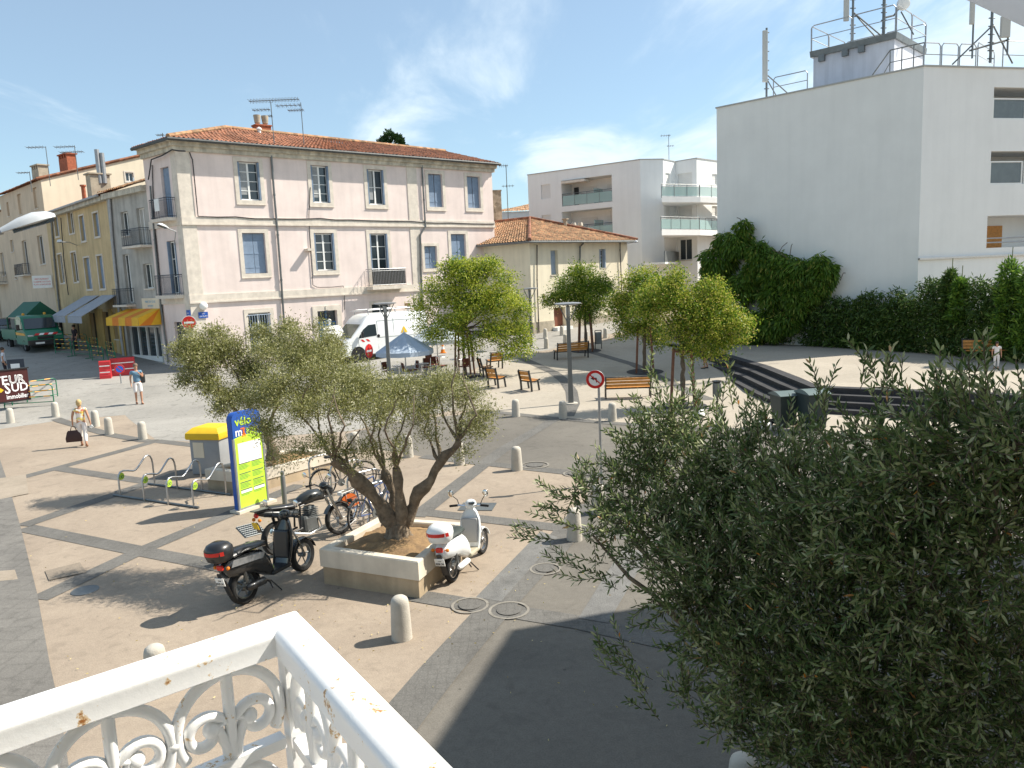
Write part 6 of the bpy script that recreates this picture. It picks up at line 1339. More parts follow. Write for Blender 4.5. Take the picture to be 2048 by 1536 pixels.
# ---- recycling container, grey post, bins
b = G(433, 942); t = thing('recycling_bin', 'grey recycling container with a yellow lid behind the planter', 'recycling bin', b); az_ = radians(-14); R_ = rotm(az_); hz = hgt(430, 870, b)-b.z
mb = MB(); mb.rbox(b+Vector((0, 0, hz/2)), (.92, .85, hz), .06, 2, R_); mb.build('body', M_greyp if False else mat('bin_grey', (.30, .31, .32), .6, var=.06), t, smooth=40)
mb = MB(); z0 = b.z+hz; n = 10
mb.loft([[b+R_ @ Vector((x*w, y*d, 0))+Vector((0, 0, hz+z)) for x, y in ((-1, -1), (1, -1), (1, 1), (-1, 1))] for w, d, z in ((.50, .47, -.03), (.52, .49, .02), (.51, .48, .14), (.38, .34, .27), (.30, .26, .29))]); lid = mb.build('lid', M_yellowp, t, smooth=30)
mb = MB(); f2 = R_ @ Vector((0, -1, 0)); mb.box(b+f2*.43+Vector((0, 0, hz*.68))+R_ @ Vector((-.18, 0, 0)), (.32, .01, .42), R_); mb.build('sticker', M_cream, t)
b = G(570, 1008); t = thing('metal_post', 'slim dark grey metal post beside the bike-hire panel', 'post', b); hp = hgt(566, 941, b)-b.z; mb = MB(); mb.lathe([(.055, 0), (.055, hp-.14), (.045, hp-.12), (.035, hp-.10), (.05, hp-.06), (.035, hp-.01), (0, hp)], 14, b); mb.build('post', M_greyp, t, smooth=50)
b = G(1197, 698); t = thing('litter_bin', 'slim grey litter bin on two legs by the dark green tree', 'bin', b); R_ = rotm(radians(15)); mb = MB(); mb.rbox(b+Vector((0, 0, .62)), (.36, .22, .66), .04, 2, R_); mb.build('body', M_zinc, t)
for s in (-.19, .19): mb = MB(); mb.tube([b+R_ @ Vector((s, 0, 0)), b+R_ @ Vector((s, 0, 0))+Vector((0, 0, 1.05))], .025, 6); mb.build('leg', M_black, t)
mb = MB(); mb.tube([b+R_ @ Vector((-.19, 0, 0))+Vector((0, 0, 1.05)), b+R_ @ Vector((.19, 0, 0))+Vector((0, 0, 1.05))], .025, 6); mb.build('top_bar', M_black, t)
b = G(1434, 815); t = thing('litter_bin', 'round dark steel litter bin on a post in front of the steps', 'bin', b); mb = MB(); mb.tube([b, b+Vector((0, 0, .9))], .04, 8); mb.build('post', M_black, t); mb = MB(); mb.lathe([(.13, .38), (.15, .42), (.15, .88), (.13, .9)], 16, b); mb.build('body', M_zinc, t); mb = MB(); mb.lathe([(.17, .93), (.17, .96), (.05, .98)], 16, b); mb.build('lid', M_black, t)
M_wb = mat('dark_green_bin', (.03, .045, .045), .55, var=.1)
for i, (p, lab, s) in enumerate(((at_z(1568, 785, 1.05), 'left dark wheelie bin below the curved steps', 1.), (at_z(1625, 786, 1.1), 'right larger dark wheelie bin with a rounded lid', 1.12))):
    p = Vector((p.x, p.y, gz(p.x, p.y))); t = thing('wheelie_bin', lab, 'bin', p, group='dark wheelie bins by the steps'); R_ = rotm(radians(8)); mb = MB()
    mb.loft([[p+R_ @ Vector((x*w*s, y*d*s, z*s)) for x, y in ((-1, -1), (1, -1), (1, 1), (-1, 1))] for w, d, z in ((.23, .27, .06), (.29, .35, .96), (.31, .37, .97), (.31, .37, 1.0))]); mb.build('body', M_wb, t)
    mb = MB(); rings = [[p+R_ @ Vector((x*.32*s, y*s, (1.0+.10*cos(y/.40*PI/2)+(.0 if e else -.0))*s)) for y in [(-.40+.8*k/8) for k in range(9)]] for e, x in ((0, -1), (1, 1))]; low = [[p+R_ @ Vector((x*.32*s, y*s, .985*s)) for y in [(.40-.8*k/8) for k in range(9)]] for x in (-1, 1)]
    mb.loft([rings[0]+low[0], rings[1]+low[1]]); mb.build('lid', mat('bin_lid', (.12, .16, .16), .4, var=.08), t, smooth=30)
    for sx in (-1, 1): mb = MB(); mb.lathe([(.1*s, -.025), (.1*s, .025)], 14, p+R_ @ Vector((sx*.26*s, .30*s, .1*s)), R_ @ Matrix.Rotation(PI/2, 3, 'Y')); mb.build('wheel', M_rubber, t)
rg = np.random.default_rng(5)
for p, lab in ((G(1528, 862), 'white rubbish bag left of the wheelie bins'), (G(1398, 838), 'crumpled white bag near the foot of the widest staked tree')):
    mb = MB(); mb.ball(p+Vector((0, 0, .16)), .2, 14, (1, .9, .85)); o = MB(); vs = [(v[0]+rg.normal()*.022, v[1]+rg.normal()*.022, v[2]+rg.normal()*.02) for v in mb.v]; mb.v = vs; tag(mb.build('rubbish_bag', M_white, None, smooth=60), lab, 'bag')
# ---- brown agency billboard on a green trestle
b = G(76, 812); D = sqrt(b.x**2+b.y**2); bl, br = at_d(-70, 770, D-1.1), at_d(58, 766, D-.4); f = Fac(bl, br); f.n = f.n if f.n.y < 0 else -f.n
_, zt1 = f.px(58, 736); _, zb1 = f.px(58, 797); t = thing('billboard', 'maroon estate agency board with white and outlined lettering on a green trestle', 'billboard', (br.x, br.y, gz(br.x, br.y)))
M_mar = mat('maroon_board', (.060, .012, .012), .5, var=.08); mb = MB(); f.box(mb, -1.5, f.L, zb1, zt1, -.05, 0); brd = mb.build('board', M_mar, t)
mb = MB(); f.box(mb, -1.5, f.L+.05, zt1, zt1+.05, -.1, .04); f.box(mb, -1.5, f.L, zb1-.06, zb1-.002, -.07, .02); mb.build('trim', M_black, t)
Hb = zt1-zb1; sx = lambda x: f.px(x, 765)[0]
def fitted(tx, x0, x1, zc, sz, m, d, ol=False):
    o = ftext2(f, tx, sx(x0), zc, sz, m, d, brd, ol); ux = Vector((f.u.x, f.u.y, 0)); c0 = f.P(sx(x0), 0, 0)-ORG[brd.name]; ww = max((v.co-c0).dot(ux) for v in o.data.vertices); k = (sx(x1)-sx(x0))/ww
    for v in o.data.vertices: a_ = (v.co-c0).dot(ux); v.co = v.co+ux*a_*(k-1)
    return o
def ftext2(f, tx, s, z, sz, m, d, par, ol=False):
    ux = Vector((f.u.x, f.u.y, 0)); nn = Vector((f.n.x, f.n.y, 0)); p = f.P(s, z, d); M4 = Matrix(((ux.x, 0, nn.x, p.x), (ux.y, 0, nn.y, p.y), (0, 1, 0, p.z), (0, 0, 0, 1))); return text_mesh(tx, sz, m, 'lettering', par, M4, .002, not ol, 'LEFT', outline=ol)
fitted('SECTE', -62, 16, zt1-Hb*.33, Hb*.40, M_wt, .003); fitted('UR', 17.5, 51, zt1-Hb*.33, Hb*.38, M_wt, .005, ol=True)
fitted('S', 7, 19, zt1-Hb*.60, Hb*.48, M_wt, .003); fitted('UD', 20.5, 55, zt1-Hb*.59, Hb*.38, M_wt, .003); fitted('immobilier', 9, 54, zt1-Hb*.87, Hb*.21, M_wt, .003)
mb = MB(); cx_, cz_ = sx(-1), zt1-Hb*.62; mb.poly([f.P(cx_-.12, cz_, .004), f.P(cx_, cz_-.1, .004), f.P(cx_+.12, cz_, .004), f.P(cx_, cz_+.1, .004)]); mb.build('yellow_diamond', M_yellowp, brd)
# ---- green crowd barriers
def barrier_proto():
    t = thing('crowd_barrier', 'x', 'barrier'); mb = MB(); w, h = 2.0, 1.0
    mb.tube([(-w/2, 0, 0), (-w/2, 0, h-.1), (-w/2+.1, 0, h), (w/2-.1, 0, h), (w/2, 0, h-.1), (w/2, 0, 0)], .024, 6)
    for z in (.25, .5, .75): mb.tube([(-w/2, 0, z), (w/2, 0, z)], .018, 5)
    mb.build('frame', M_greenb, t, world=False); mb = MB()
    for z, o_ in ((1.0, 0), (.5, .25), (.75, .1)):
        for k in range(3): x = -.75+k*.62+o_*.5; mb.tube([(x, 0, z), (x+.26, 0, z)], .028, 6)
    mb.build('reflective_band', mat('amber_band', (.75, .36, .04), .5, var=.05), t, world=False)
    for s in (-1, 1): mb = MB(); mb.tube([(s*w/2, -.28, .02), (s*w/2, .28, .02)], .022, 5); mb.build('foot', M_greenb, t, world=False)
    return t
BAR = [((60, 817), 8, 'green barrier carrying the maroon billboard'), ((72, 806), 60, 'green barrier standing side-on at the billboard right end'), ((128, 712), -35, 'green barrier right in front of the truck bumper'), ((165, 716), -38, 'green barrier second from the truck along the shops'), ((197, 728), -45, 'green barrier in the middle of the row by the yellow shopfront'), ((226, 738), -52, 'green barrier just behind the red plastic blocks'), ((152, 700), -20, 'green barrier against the wall below the dark-clothed person'), ((190, 708), -50, 'green barrier close to the yellow shopfront wall'), ((222, 718), -52, 'green barrier at the corner of the orange awning shop'), ((8, 812), 6, 'green barrier at the left frame edge behind the billboard')]
bp = None
for i, (p, rz_, lab) in enumerate(BAR):
    q = G(*p)
    if bp is None: bp = barrier_proto(); bp['label'] = lab; bp['group'] = 'green crowd barriers round the works'; bp.location = q; bp.rotation_euler = (0, 0, radians(rz_))
    else: dup(bp, q, radians(rz_), lab)
for i, (p, rz_, lab, sx_) in enumerate((((213, 760), 20, 'left red plastic road barrier block', .26), ((248, 753), 28, 'long red plastic road barrier block beside the man', .58))):
    q = G(*p); t = thing('plastic_barrier', lab, 'barrier', q, radians(rz_), 'red plastic road barriers'); mb = MB(); w = sx_
    mb.loft([[Vector((x*w, y, z)) for x, y in ((-1, -d), (1, -d), (1, d), (-1, d))] for d, z in ((.27, 0), (.25, .25), (.13, .55), (.11, .95), (.08, 1.0))]); mb.build('block', M_red, t, world=False)
    mb = MB(); mb.box((0, -.165, .74), (w*1.8, .015, .05), None); mb.box((0, -.235, .42), (w*1.8, .015, .05), None); mb.build('white_stripe', M_white, t, world=False)
for p, lab in (((858, 700), 'left orange traffic cone beyond the cafe'), ((886, 706), 'right orange traffic cone beyond the cafe')):
    q = G(*p); t = thing('traffic_cone', lab, 'cone', q, group='orange traffic cones'); mb = MB().mat(M_orange); mb.lathe([(.13, .03), (.10, .22)], 14, q, cap=False); mb.mat(M_white); mb.lathe([(.10, .22), (.075, .38)], 14, q, cap=False); mb.mat(M_orange); mb.lathe([(.075, .38), (.03, .62), (0, .63)], 14, q, cap=False); mb.box(q+Vector((0, 0, .015)), (.34, .34, .03)); mb.build('cone_body', None, t)
# ---- cafe: parasols, tables, chairs
def parasol(px_, py_, D, r, h, label, m, rz=0.):
    b = at_d(px_, py_, D); b.z = gz(b.x, b.y); t = thing('parasol', label, 'parasol', b, group='cafe parasols'); mb = MB(); n = 8; top = b+Vector((0, 0, h)); rim = [b+Vector((r*cos(2*PI*k/n+rz), r*sin(2*PI*k/n+rz), h-.85+(.0))) for k in range(n)]; sag = []
    mids = [top.lerp((rim[k]+rim[(k+1) % n])/2, .55)-Vector((0, 0, .05)) for k in range(n)]
    for k in range(n):
        a, c = rim[k], rim[(k+1) % n]; ma = top.lerp(a, .5); mc = top.lerp(c, .5); mm = (ma+mc)/2-Vector((0, 0, .06)); me_ = (a+c)/2-Vector((0, 0, .02)); mb.quad(top, ma, mm, mc); mb.quad(ma, a, me_, mm); mb.quad(mc, mm, me_, c); mb.quad(a, a-Vector((0, 0, .2)), me_-Vector((0, 0, .2)), me_); mb.quad(me_, me_-Vector((0, 0, .2)), c-Vector((0, 0, .2)), c)
    mb.build('canopy', m, t); mb = MB(); mb.tube([b, top+Vector((0, 0, .12))], .03, 8); mb.build('pole', M_white, t); mb = MB(); mb.lathe([(.3, 0), (.3, .06), (.06, .1)], 14, b); mb.build('base', M_zinc, t)
M_par = mat('blue_grey_canvas', (.36, .43, .52), .8, var=.08)
parasol(812, 738, 36, 1.35, 2.3, 'large blue-grey cafe parasol in front of the white van', M_par, .3); parasol(876, 724, 39.5, 1.4, 2.3, 'paler cafe parasol half hidden by the lime-podded tree', mat('pale_canvas', (.45, .50, .55), .8, var=.06), .1)
tabs = [(800, 762), (845, 758), (880, 742), (915, 748)]
M_alu = mat('aluminium_top', (.55, .56, .57), .35, metal=.8, var=.08); M_rattan = mat('red_brown_weave', (.16, .05, .03), .7, var=.3, scale=30)
tabp = None; chp = None
def chair_proto():
    t = thing('cafe_chair', 'x', 'chair'); mb = MB(); mb.rbox((0, 0, .45), (.42, .42, .035), .04, 2); mb.build('seat', M_rattan, t, world=False)
    mb = MB(); vs = []; P = [(-.21, .2), (-.12, .24), (0, .255), (.12, .24), (.21, .2)]; mb.loft([[Vector((x, y, .5)), Vector((x*1.0, y+.05, .86)), Vector((x, y+.03, .86)), Vector((x, y-.02, .5))] for x, y in P]); mb.build('backrest', M_rattan, t, world=False)
    for sx in (-1, 1):
        for sy in (-1, 1): mb = MB(); mb.tube([(sx*.2, sy*.2, 0), (sx*.18, sy*.18, .44)]+([(sx*.2, .24, .86)] if sy > 0 else []), .013, 6); mb.build('leg', M_chrome, t, world=False)
    return t
k_ = 0
tl = ['cafe table left under the blue-grey parasol', 'cafe table under the parasol edge right of the first', 'far cafe table behind the staked tree', 'cafe table nearest the sideways wooden seat']
for i, p in enumerate(tabs):
    q = G(*p)
    if tabp is None:
        tabp = thing('cafe_table', tl[0], 'table', q, group='round aluminium cafe tables'); mb = MB(); mb.lathe([(.34, .71), (.35, .725), (.34, .74)], 24); mb.build('tabletop', M_alu, tabp, world=False); mb = MB(); mb.tube([(0, 0, .02), (0, 0, .71)], .03, 8); mb.build('pedestal', M_chrome, tabp, world=False); mb = MB(); mb.box((0, 0, .015), (.5, .06, .03)); mb.box((0, 0, .0165), (.06, .5, .03)); mb.build('foot', M_chrome, tabp, world=False)
    else: dup(tabp, q, .5*i, tl[i])
    for j in range(2):
        a = i*.9+j*2.1+.5; c = q+Vector((cos(a)*.68, sin(a)*.68, 0)); lab = f'red-brown woven cafe chair {["on the left side of", "behind", "on the right side of"][j]} the {["leftmost cafe table", "cafe table second from left", "farthest cafe table", "cafe table nearest the wooden seats"][i]}'; c.z = gz(c.x, c.y)
        if chp is None: chp = chair_proto(); chp['label'] = lab; chp['group'] = 'woven cafe chairs'; chp.location = c; chp.rotation_euler = (0, 0, a-PI/2)
        else: dup(chp, c, a-PI/2, lab)
# ---- market stall canopy behind the truck
c = at_d(76, 700, 60); c.z = gz(c.x, c.y); t = thing('market_stall', 'green-roofed stall standing behind the green truck', 'stall', c); R_ = rotm(radians(-38)); w, d = 1.35, 1.1; h1_, h2_ = hgt(72, 632, c), hgt(72, 603, c); mb = MB()
rr = [c+R_ @ Vector((x*w, y*d, 0)) for x, y in ((-1, -1), (1, -1), (1, 1), (-1, 1))]; M_gc = mat('green_canopy', (.015, .10, .06), .6, var=.1)
e0 = [Vector((p.x, p.y, h1_)) for p in rr]; top_ = [(e0[0]+e0[3])/2+Vector((0, 0, h2_-h1_)), (e0[1]+e0[2])/2+Vector((0, 0, h2_-h1_))]
mb.quad(e0[0], e0[1], top_[1], top_[0]); mb.quad(e0[2], e0[3], top_[0], top_[1]); mb.add([e0[0], top_[0], e0[3]], [(0, 1, 2)]); mb.add([e0[1], e0[2], top_[1]], [(0, 1, 2)]); mb.build('canopy', M_gc, t)
for p in rr: mb = MB(); mb.tube([(p.x, p.y, c.z), (p.x, p.y, h1_)], .05, 6); mb.build('post', M_gc, t)
mb = MB(); mb.box((c.x, c.y, c.z+.9), (2.8, 1.8, 1.8), R_); mb.build('counter', M_greyp, t)
# ================================================================ VEHICLES
def wheel(t, c, r, w, ax='Y', name='wheel', rim=M_steel, spokes=10, tyre_t=.2, R_=None):
    Rm = (R_ or Matrix.Identity(3)) @ (Matrix.Rotation(PI/2, 3, 'X'))
    mb = MB(); k = tyre_t*r; prof = [(r-k, -w*.36), (r-k*.35, -w*.5), (r-k*.08, -w*.38), (r, -w*.12), (r, w*.12), (r-k*.08, w*.38), (r-k*.35, w*.5), (r-k, w*.36), (r-k, -w*.36)]
    mb.lathe(prof, 30, c, Rm, cap=False); ty = mb.build(name, M_rubber, t, world=False, smooth=50)
    mb = MB(); mb.lathe([(r-k*1.02, -w*.3), (r-k*1.02, w*.3), (r-k*1.25, w*.3), (r-k*1.25, -w*.3), (r-k*1.02, -w*.3)], 30, c, Rm, cap=False); mb.lathe([(r*.13, -w*.5), (r*.13, w*.5)], 12, c, Rm)
    for i in range(spokes):
        a = 2*PI*i/spokes; p = Vector(c)+Rm @ Vector((cos(a)*r*.1, sin(a)*r*.1, 0)); q = Vector(c)+Rm @ Vector((cos(a)*(r-k*1.15), sin(a)*(r-k*1.15), 0)); mb.tube([p, q], max(.002, w*.04 if spokes > 12 else w*.12), 4)
    mb.build('rim', rim, ty, world=False); return ty
def extr(mb, prof, y0, y1, inset=0.): # profile (x,z) polygon extruded over y
    mb.loft([[Vector((x, y0, z)) for x, z in prof], [Vector((x, y1, z)) for x, z in prof]])
def bevel_obj(o, w=.05, seg=2, ang=30):
    m = o.modifiers.new('bevel', 'BEVEL'); m.width = w; m.segments = seg; m.limit_method = 'ANGLE'; m.angle_limit = radians(ang); m.harden_normals = False
# ---- high-roof van: x forward, y left
def van(label, loc, rz):
    t = thing('delivery_van', label, 'van', loc, rz); L0, L1, Wd, Hh = -3.35, 2.25, 1.0, 2.52
    prof = [(-3.3, .35), (-3.35, .8), (-3.32, 2.3), (-3.2, 2.5), (.15, 2.52), (.55, 2.42), (.85, 2.18), (1.0, 2.0), (1.72, 1.22), (2.18, 1.02), (2.32, .80), (2.34, .45), (2.25, .32)]
    def sec(k): return [(x, z) for x, z in prof]
    mb = MB(); rings = []
    for y, s in ((-1., .0), (-.97, .5), (-.9, 1)):
        pass
    def ringy(y, ins): return [Vector((x-(ins if x > 0 else -ins)*.5*(1 if abs(x) > 1.5 else .2), y*(1-.07*max(0, z-1.2)/1.3), z-(ins if z > 1.9 else 0))) for x, z in prof]
    mb.loft([ringy(-1.0, .10), ringy(-.94, .02), ringy(-.6, 0), ringy(.6, 0), ringy(.94, .02), ringy(1.0, .10)]); b = mb.build('body', M_vanw, t, world=False, smooth=35)
    tf = lambda z: 1-.07*max(0, z-1.2)/1.3
    mb = MB(); ws = [(.99, 1.97), (1.66, 1.27)]; mb.quad((ws[0][0]+.02, -.80, ws[0][1]), (ws[1][0]+.02, -.88, ws[1][1]), (ws[1][0]+.02, .88, ws[1][1]), (ws[0][0]+.02, .80, ws[0][1])); mb.v = [(x+.015, y, z+.015) for x, y, z in mb.v]; mb.build('windscreen', mat('van_windscreen', (.10, .12, .09), .08, var=.15, spec=.8), t, world=False)
    for s in (-1, 1):
        mb = MB(); P = [(.12, 1.32), (1.30, 1.24), (.95, 1.70), (.62, 1.92), (.15, 1.95)]; mb.poly([(x, s*(1.004*tf(z)+.006), z) for x, z in P]); mb.build('side_window', M_glass, t, world=False)
        mb = MB()
        for (x0, z0, x1, z1) in ((.05, .55, .05, 2.1), (-1.0, .5, -1.0, 2.2), (.05, 2.12, -3.2, 2.08), (-3.2, 1.2, .05, 1.2), (1.25, .6, 1.3, 1.2)): mb.tube([(x0, s*(1.002*tf(z0)), z0), (x1, s*(1.002*tf(z1)), z1)], .008, 4)
        mb.build('door_seams', M_zinc, t, world=False)
        for k in (0, .32): mb = MB(); P = [(.55+k, 1.02), (.7+k, 1.02), (.85+k, 1.16), (.70+k, 1.16)]; mb.poly([(x, s*1.006, z) for x, z in P]); mb.build('red_stripe', M_sr, t, world=False)
        mb = MB(); mb.lathe([(.09, -.01), (.09, .01)], 16, (.0+.02, s*1.0, 1.28), Matrix.Rotation(PI/2, 3, 'X')); mb.build('fuel_cap', M_black, t, world=False)
        mb = MB(); P = [(-1.9, 1.35), (-1.45, 1.35), (-1.67, 1.72)]; mb.poly([(x, s*(1.006*tf(z)), z) for x, z in P]); mb.build('warning_triangle', M_yellowp, t, world=False)
        for x in (1.35, -2.3):
            mb = MB(); mb.lathe([(.44, -.02), (.44, .0)], 26, (x, s*1.0, .36), Matrix.Rotation(PI/2, 3, 'X')); mb.build('wheel_arch', M_black, t, world=False); wheel(t, (x, s*.93, .34), .335, .2, rim=M_galv, spokes=8, tyre_t=.32)
        mb = MB(); mb.rbox((1.12, s*1.17, 1.42), (.12, .18, .34), .05, 2); mb.tube([(1.15, s*.98, 1.3), (1.12, s*1.12, 1.35)], .03, 6); mb.build('mirror', M_black, t, world=False)
        mb = MB(); P = [(1.86, 1.06), (2.16, .98), (2.27, .82), (2.05, .78)]; mb.poly([(x+.012, s*.985+(s*.012), z) for x, z in P]); mb.poly([(2.20, s*.97, .99), (2.345, s*.95, .82), (2.345, s*.62, .82), (2.24, s*.66, .99)]); mb.build('headlight', M_steel, t, world=False)
    mb = MB(); mb.rbox((2.28, 0, .45), (.22, 1.98, .36), .07, 2); mb.rbox((-.5, 0, .38), (4.6, 1.99, .16), .03, 1); mb.build('bumper', M_greyp, t, world=False); mb = MB(); mb.rbox((2.31, 0, .78), (.12, 1.1, .16), .04, 2); mb.build('grille', M_black, t, world=False)
    for k in range(4): mb = MB(); x0 = -.8+k*.45; mb.poly([(2.352-.02, x0, .90), (2.352-.02, x0+.2, .90), (2.25, x0+.32, 1.03), (2.25, x0+.12, 1.03)]); mb.build('front_stripe', M_sr, t, world=False)
    mb = MB()
    for s in (-.75, .75): mb.tube([(-3.1, s, 2.72), (.45, s, 2.72)], .025, 6)
    for x in (-3.1, -2.2, -1.3, -.4, .45): mb.tube([(x, -.75, 2.72), (x, .75, 2.72)], .025, 6); mb.tube([(x, -.75, 2.72), (x, -.78, 2.45)], .02, 5); mb.tube([(x, .75, 2.72), (x, .78, 2.45)], .02, 5)
    mb.quad((.45, -.7, 2.74), (.85, -.6, 2.66), (.85, .6, 2.66), (.45, .7, 2.74)); mb.build('roof_rack', M_galv, t, world=False)
    return t
p = G(717, 725); az = 50.; hdg = radians(90-(az+180)); wp = Vector((cos(hdg), sin(hdg), 0)); side = Vector((-wp.y, wp.x, 0))
# front near wheel sits at local (1.35,+/-.93)
s_ = 1 if side.dot(Vector((-p.x, -p.y, 0))) > 0 else -1
lc = p-wp*1.35-side*s_*.93; van('white high-roof van with a roof rack parked along the pink building', (lc.x, lc.y, gz(lc.x, lc.y)), hdg)
# ---- green tipper truck facing the camera
def truck(label, loc, rz):
    t = thing('flatbed_truck', label, 'truck', loc, rz)
    prof = [(-.2, .5), (-.2, 2.1), (.0, 2.22), (.75, 2.2), (1.0, 2.05), (1.5, 1.32), (2.05, 1.10), (2.22, .92), (2.25, .6), (2.2, .42), (.1, .42)]
    mb = MB(); mb.loft([[Vector((x, y*(1-.08*max(0, z-1.2)), z-(.06 if abs(y) > .96 and z > 2 else 0))) for x, z in prof] for y in (-1., -.9, .9, 1.)]); mb.build('cab', M_green, t, world=False, smooth=35)
    mb = MB(); mb.quad((1.04, -.80, 2.0), (1.50, -.9, 1.36), (1.50, .9, 1.36), (1.04, .80, 2.0)); mb.v = [(x+.025, y, z+.02) for x, y, z in mb.v]; mb.build('windscreen', M_glass, t, world=False)
    for s in (-1, 1):
        mb = MB(); mb.poly([(x, s*(1-.08*max(0, z-1.2)+.008), z) for x, z in ((.1, 1.35), (1.25, 1.32), (.92, 1.95), (.12, 1.98))]); mb.build('side_window', M_glass, t, world=False)
        mb = MB(); mb.poly([(x, s*1.008, z) for x, z in ((-.15, 1.0), (1.9, .98), (1.7, 1.12), (-.15, 1.18))]); mb.build('amber_stripe', MATS['amber_band'], t, world=False)
        mb = MB(); mb.rbox((2.10, s*.78, .92), (.22, .36, .2), .05, 2); mb.build('headlight', M_steel, t, world=False); mb = MB(); mb.rbox((1.25, s*1.2, 1.5), (.1, .2, .36), .04, 2); mb.tube([(1.25, s*.95, 1.35), (1.25, s*1.15, 1.4)], .03, 6); mb.build('mirror', M_black, t, world=False)
        for x in (1.35, -2.2): wheel(t, (x, s*.88, .36), .36, .24, rim=M_galv, spokes=8, tyre_t=.32)
        mb = MB(); mb.lathe([(.08, 2.2), (.08, 2.32), (.03, 2.35)], 10, (.35, s*.6, 0)); mb.build('beacon', MATS['amber_band'], t, world=False)
    for k in range(5):
        mb = MB(); x0 = -.62+k*.25; mb.mat(M_sr if k % 2 == 0 else M_sw); mb.poly([(2.24, x0, .98), (2.24, x0+.25, .98), (2.13, x0+.38, 1.10), (2.13, x0+.13, 1.10)]); mb.build('warning_stripe', None, t, world=False)
    mb = MB(); mb.rbox((2.2, 0, .52), (.2, 2.0, .34), .06, 2); mb.build('bumper', M_black, t, world=False); mb = MB(); mb.rbox((2.24, 0, .82), (.08, .9, .16), .03, 1); mb.build('grille', M_black, t, world=False); mb = MB(); mb.box((2.305, -.35, .5), (.01, .5, .11)); mb.build('number_plate', M_white, t, world=False)
    mb = MB(); mb.box((-1.9, 0, .72), (3.3, 1.9, .12)); 
    for s in (-1, 1): mb.box((-1.9, s*.98, 1.05), (3.3, .05, .55)); 
    mb.box((-.3, 0, 1.25), (.06, 1.9, 1.4)); mb.box((-3.52, 0, 1.05), (.05, 1.9, .55)); mb.build('bed', M_green, t, world=False)
    mb = MB(); rg = np.random.default_rng(4)
    for k in range(12): mb.ball((-1.9+rg.uniform(-1.3, 1.3), rg.uniform(-.6, .6), 1.0+rg.uniform(0, .3)), .3, 8, (1.2, 1, .7))
    mb.build('load', M_soil, t, world=False)
    return t
p = G(95, 706); hdg = radians(90-134); wp = Vector((cos(hdg), sin(hdg), 0)); lc = p-wp*2.2; truck('dark green works truck facing the square in the side street', (lc.x, lc.y, gz(lc.x, lc.y)), hdg)
# ---- dark car left of the truck
def car(label, loc, rz, m):
    t = thing('parked_car', label, 'car', loc, rz); prof = [(-2.0, .3), (-2.1, .6), (-2.05, .92), (-1.6, 1.0), (-1.15, 1.42), (-.9, 1.48), (.2, 1.47), (.45, 1.40), (1.05, .98), (1.85, .84), (2.08, .62), (2.05, .3)]
    mb = MB(); mb.loft([[Vector((x, y*(1-.22*max(0, z-.95)), z-(.05 if abs(y) > .8 and z > 1.2 else 0))) for x, z in prof] for y in (-.86, -.76, .76, .86)]); mb.build('body', m, t, world=False, smooth=35)
    mb = MB(); mb.quad((.47, -.66, 1.40), (1.06, -.74, 1.0), (1.06, .74, 1.0), (.47, .66, 1.40)); mb.v = [(x+.012, y, z+.012) for x, y, z in mb.v]; mb.build('windscreen', M_glass, t, world=False)
    for s in (-1, 1):
        mb = MB(); mb.poly([(x, s*(.86*(1-.22*max(0, z-.95))+.006), z) for x, z in ((-1.35, 1.02), (.85, 1.02), (.42, 1.36), (-1.0, 1.38))]); mb.build('side_window', M_glass, t, world=False)
        for x in (1.3, -1.3): wheel(t, (x, s*.78, .31), .31, .18, rim=M_galv, spokes=8, tyre_t=.32)
        mb = MB(); mb.rbox((1.98, s*.6, .68), (.16, .34, .14), .04, 2); mb.build('headlight', M_steel, t, world=False)
p = G(2, 692); car('dark car partly cut by the left edge behind the truck', (p.x-2, p.y+3, gz(p.x-2, p.y+3)), radians(-40), mat('dark_car_paint', (.03, .045, .04), .25, var=.05, coat=.5))
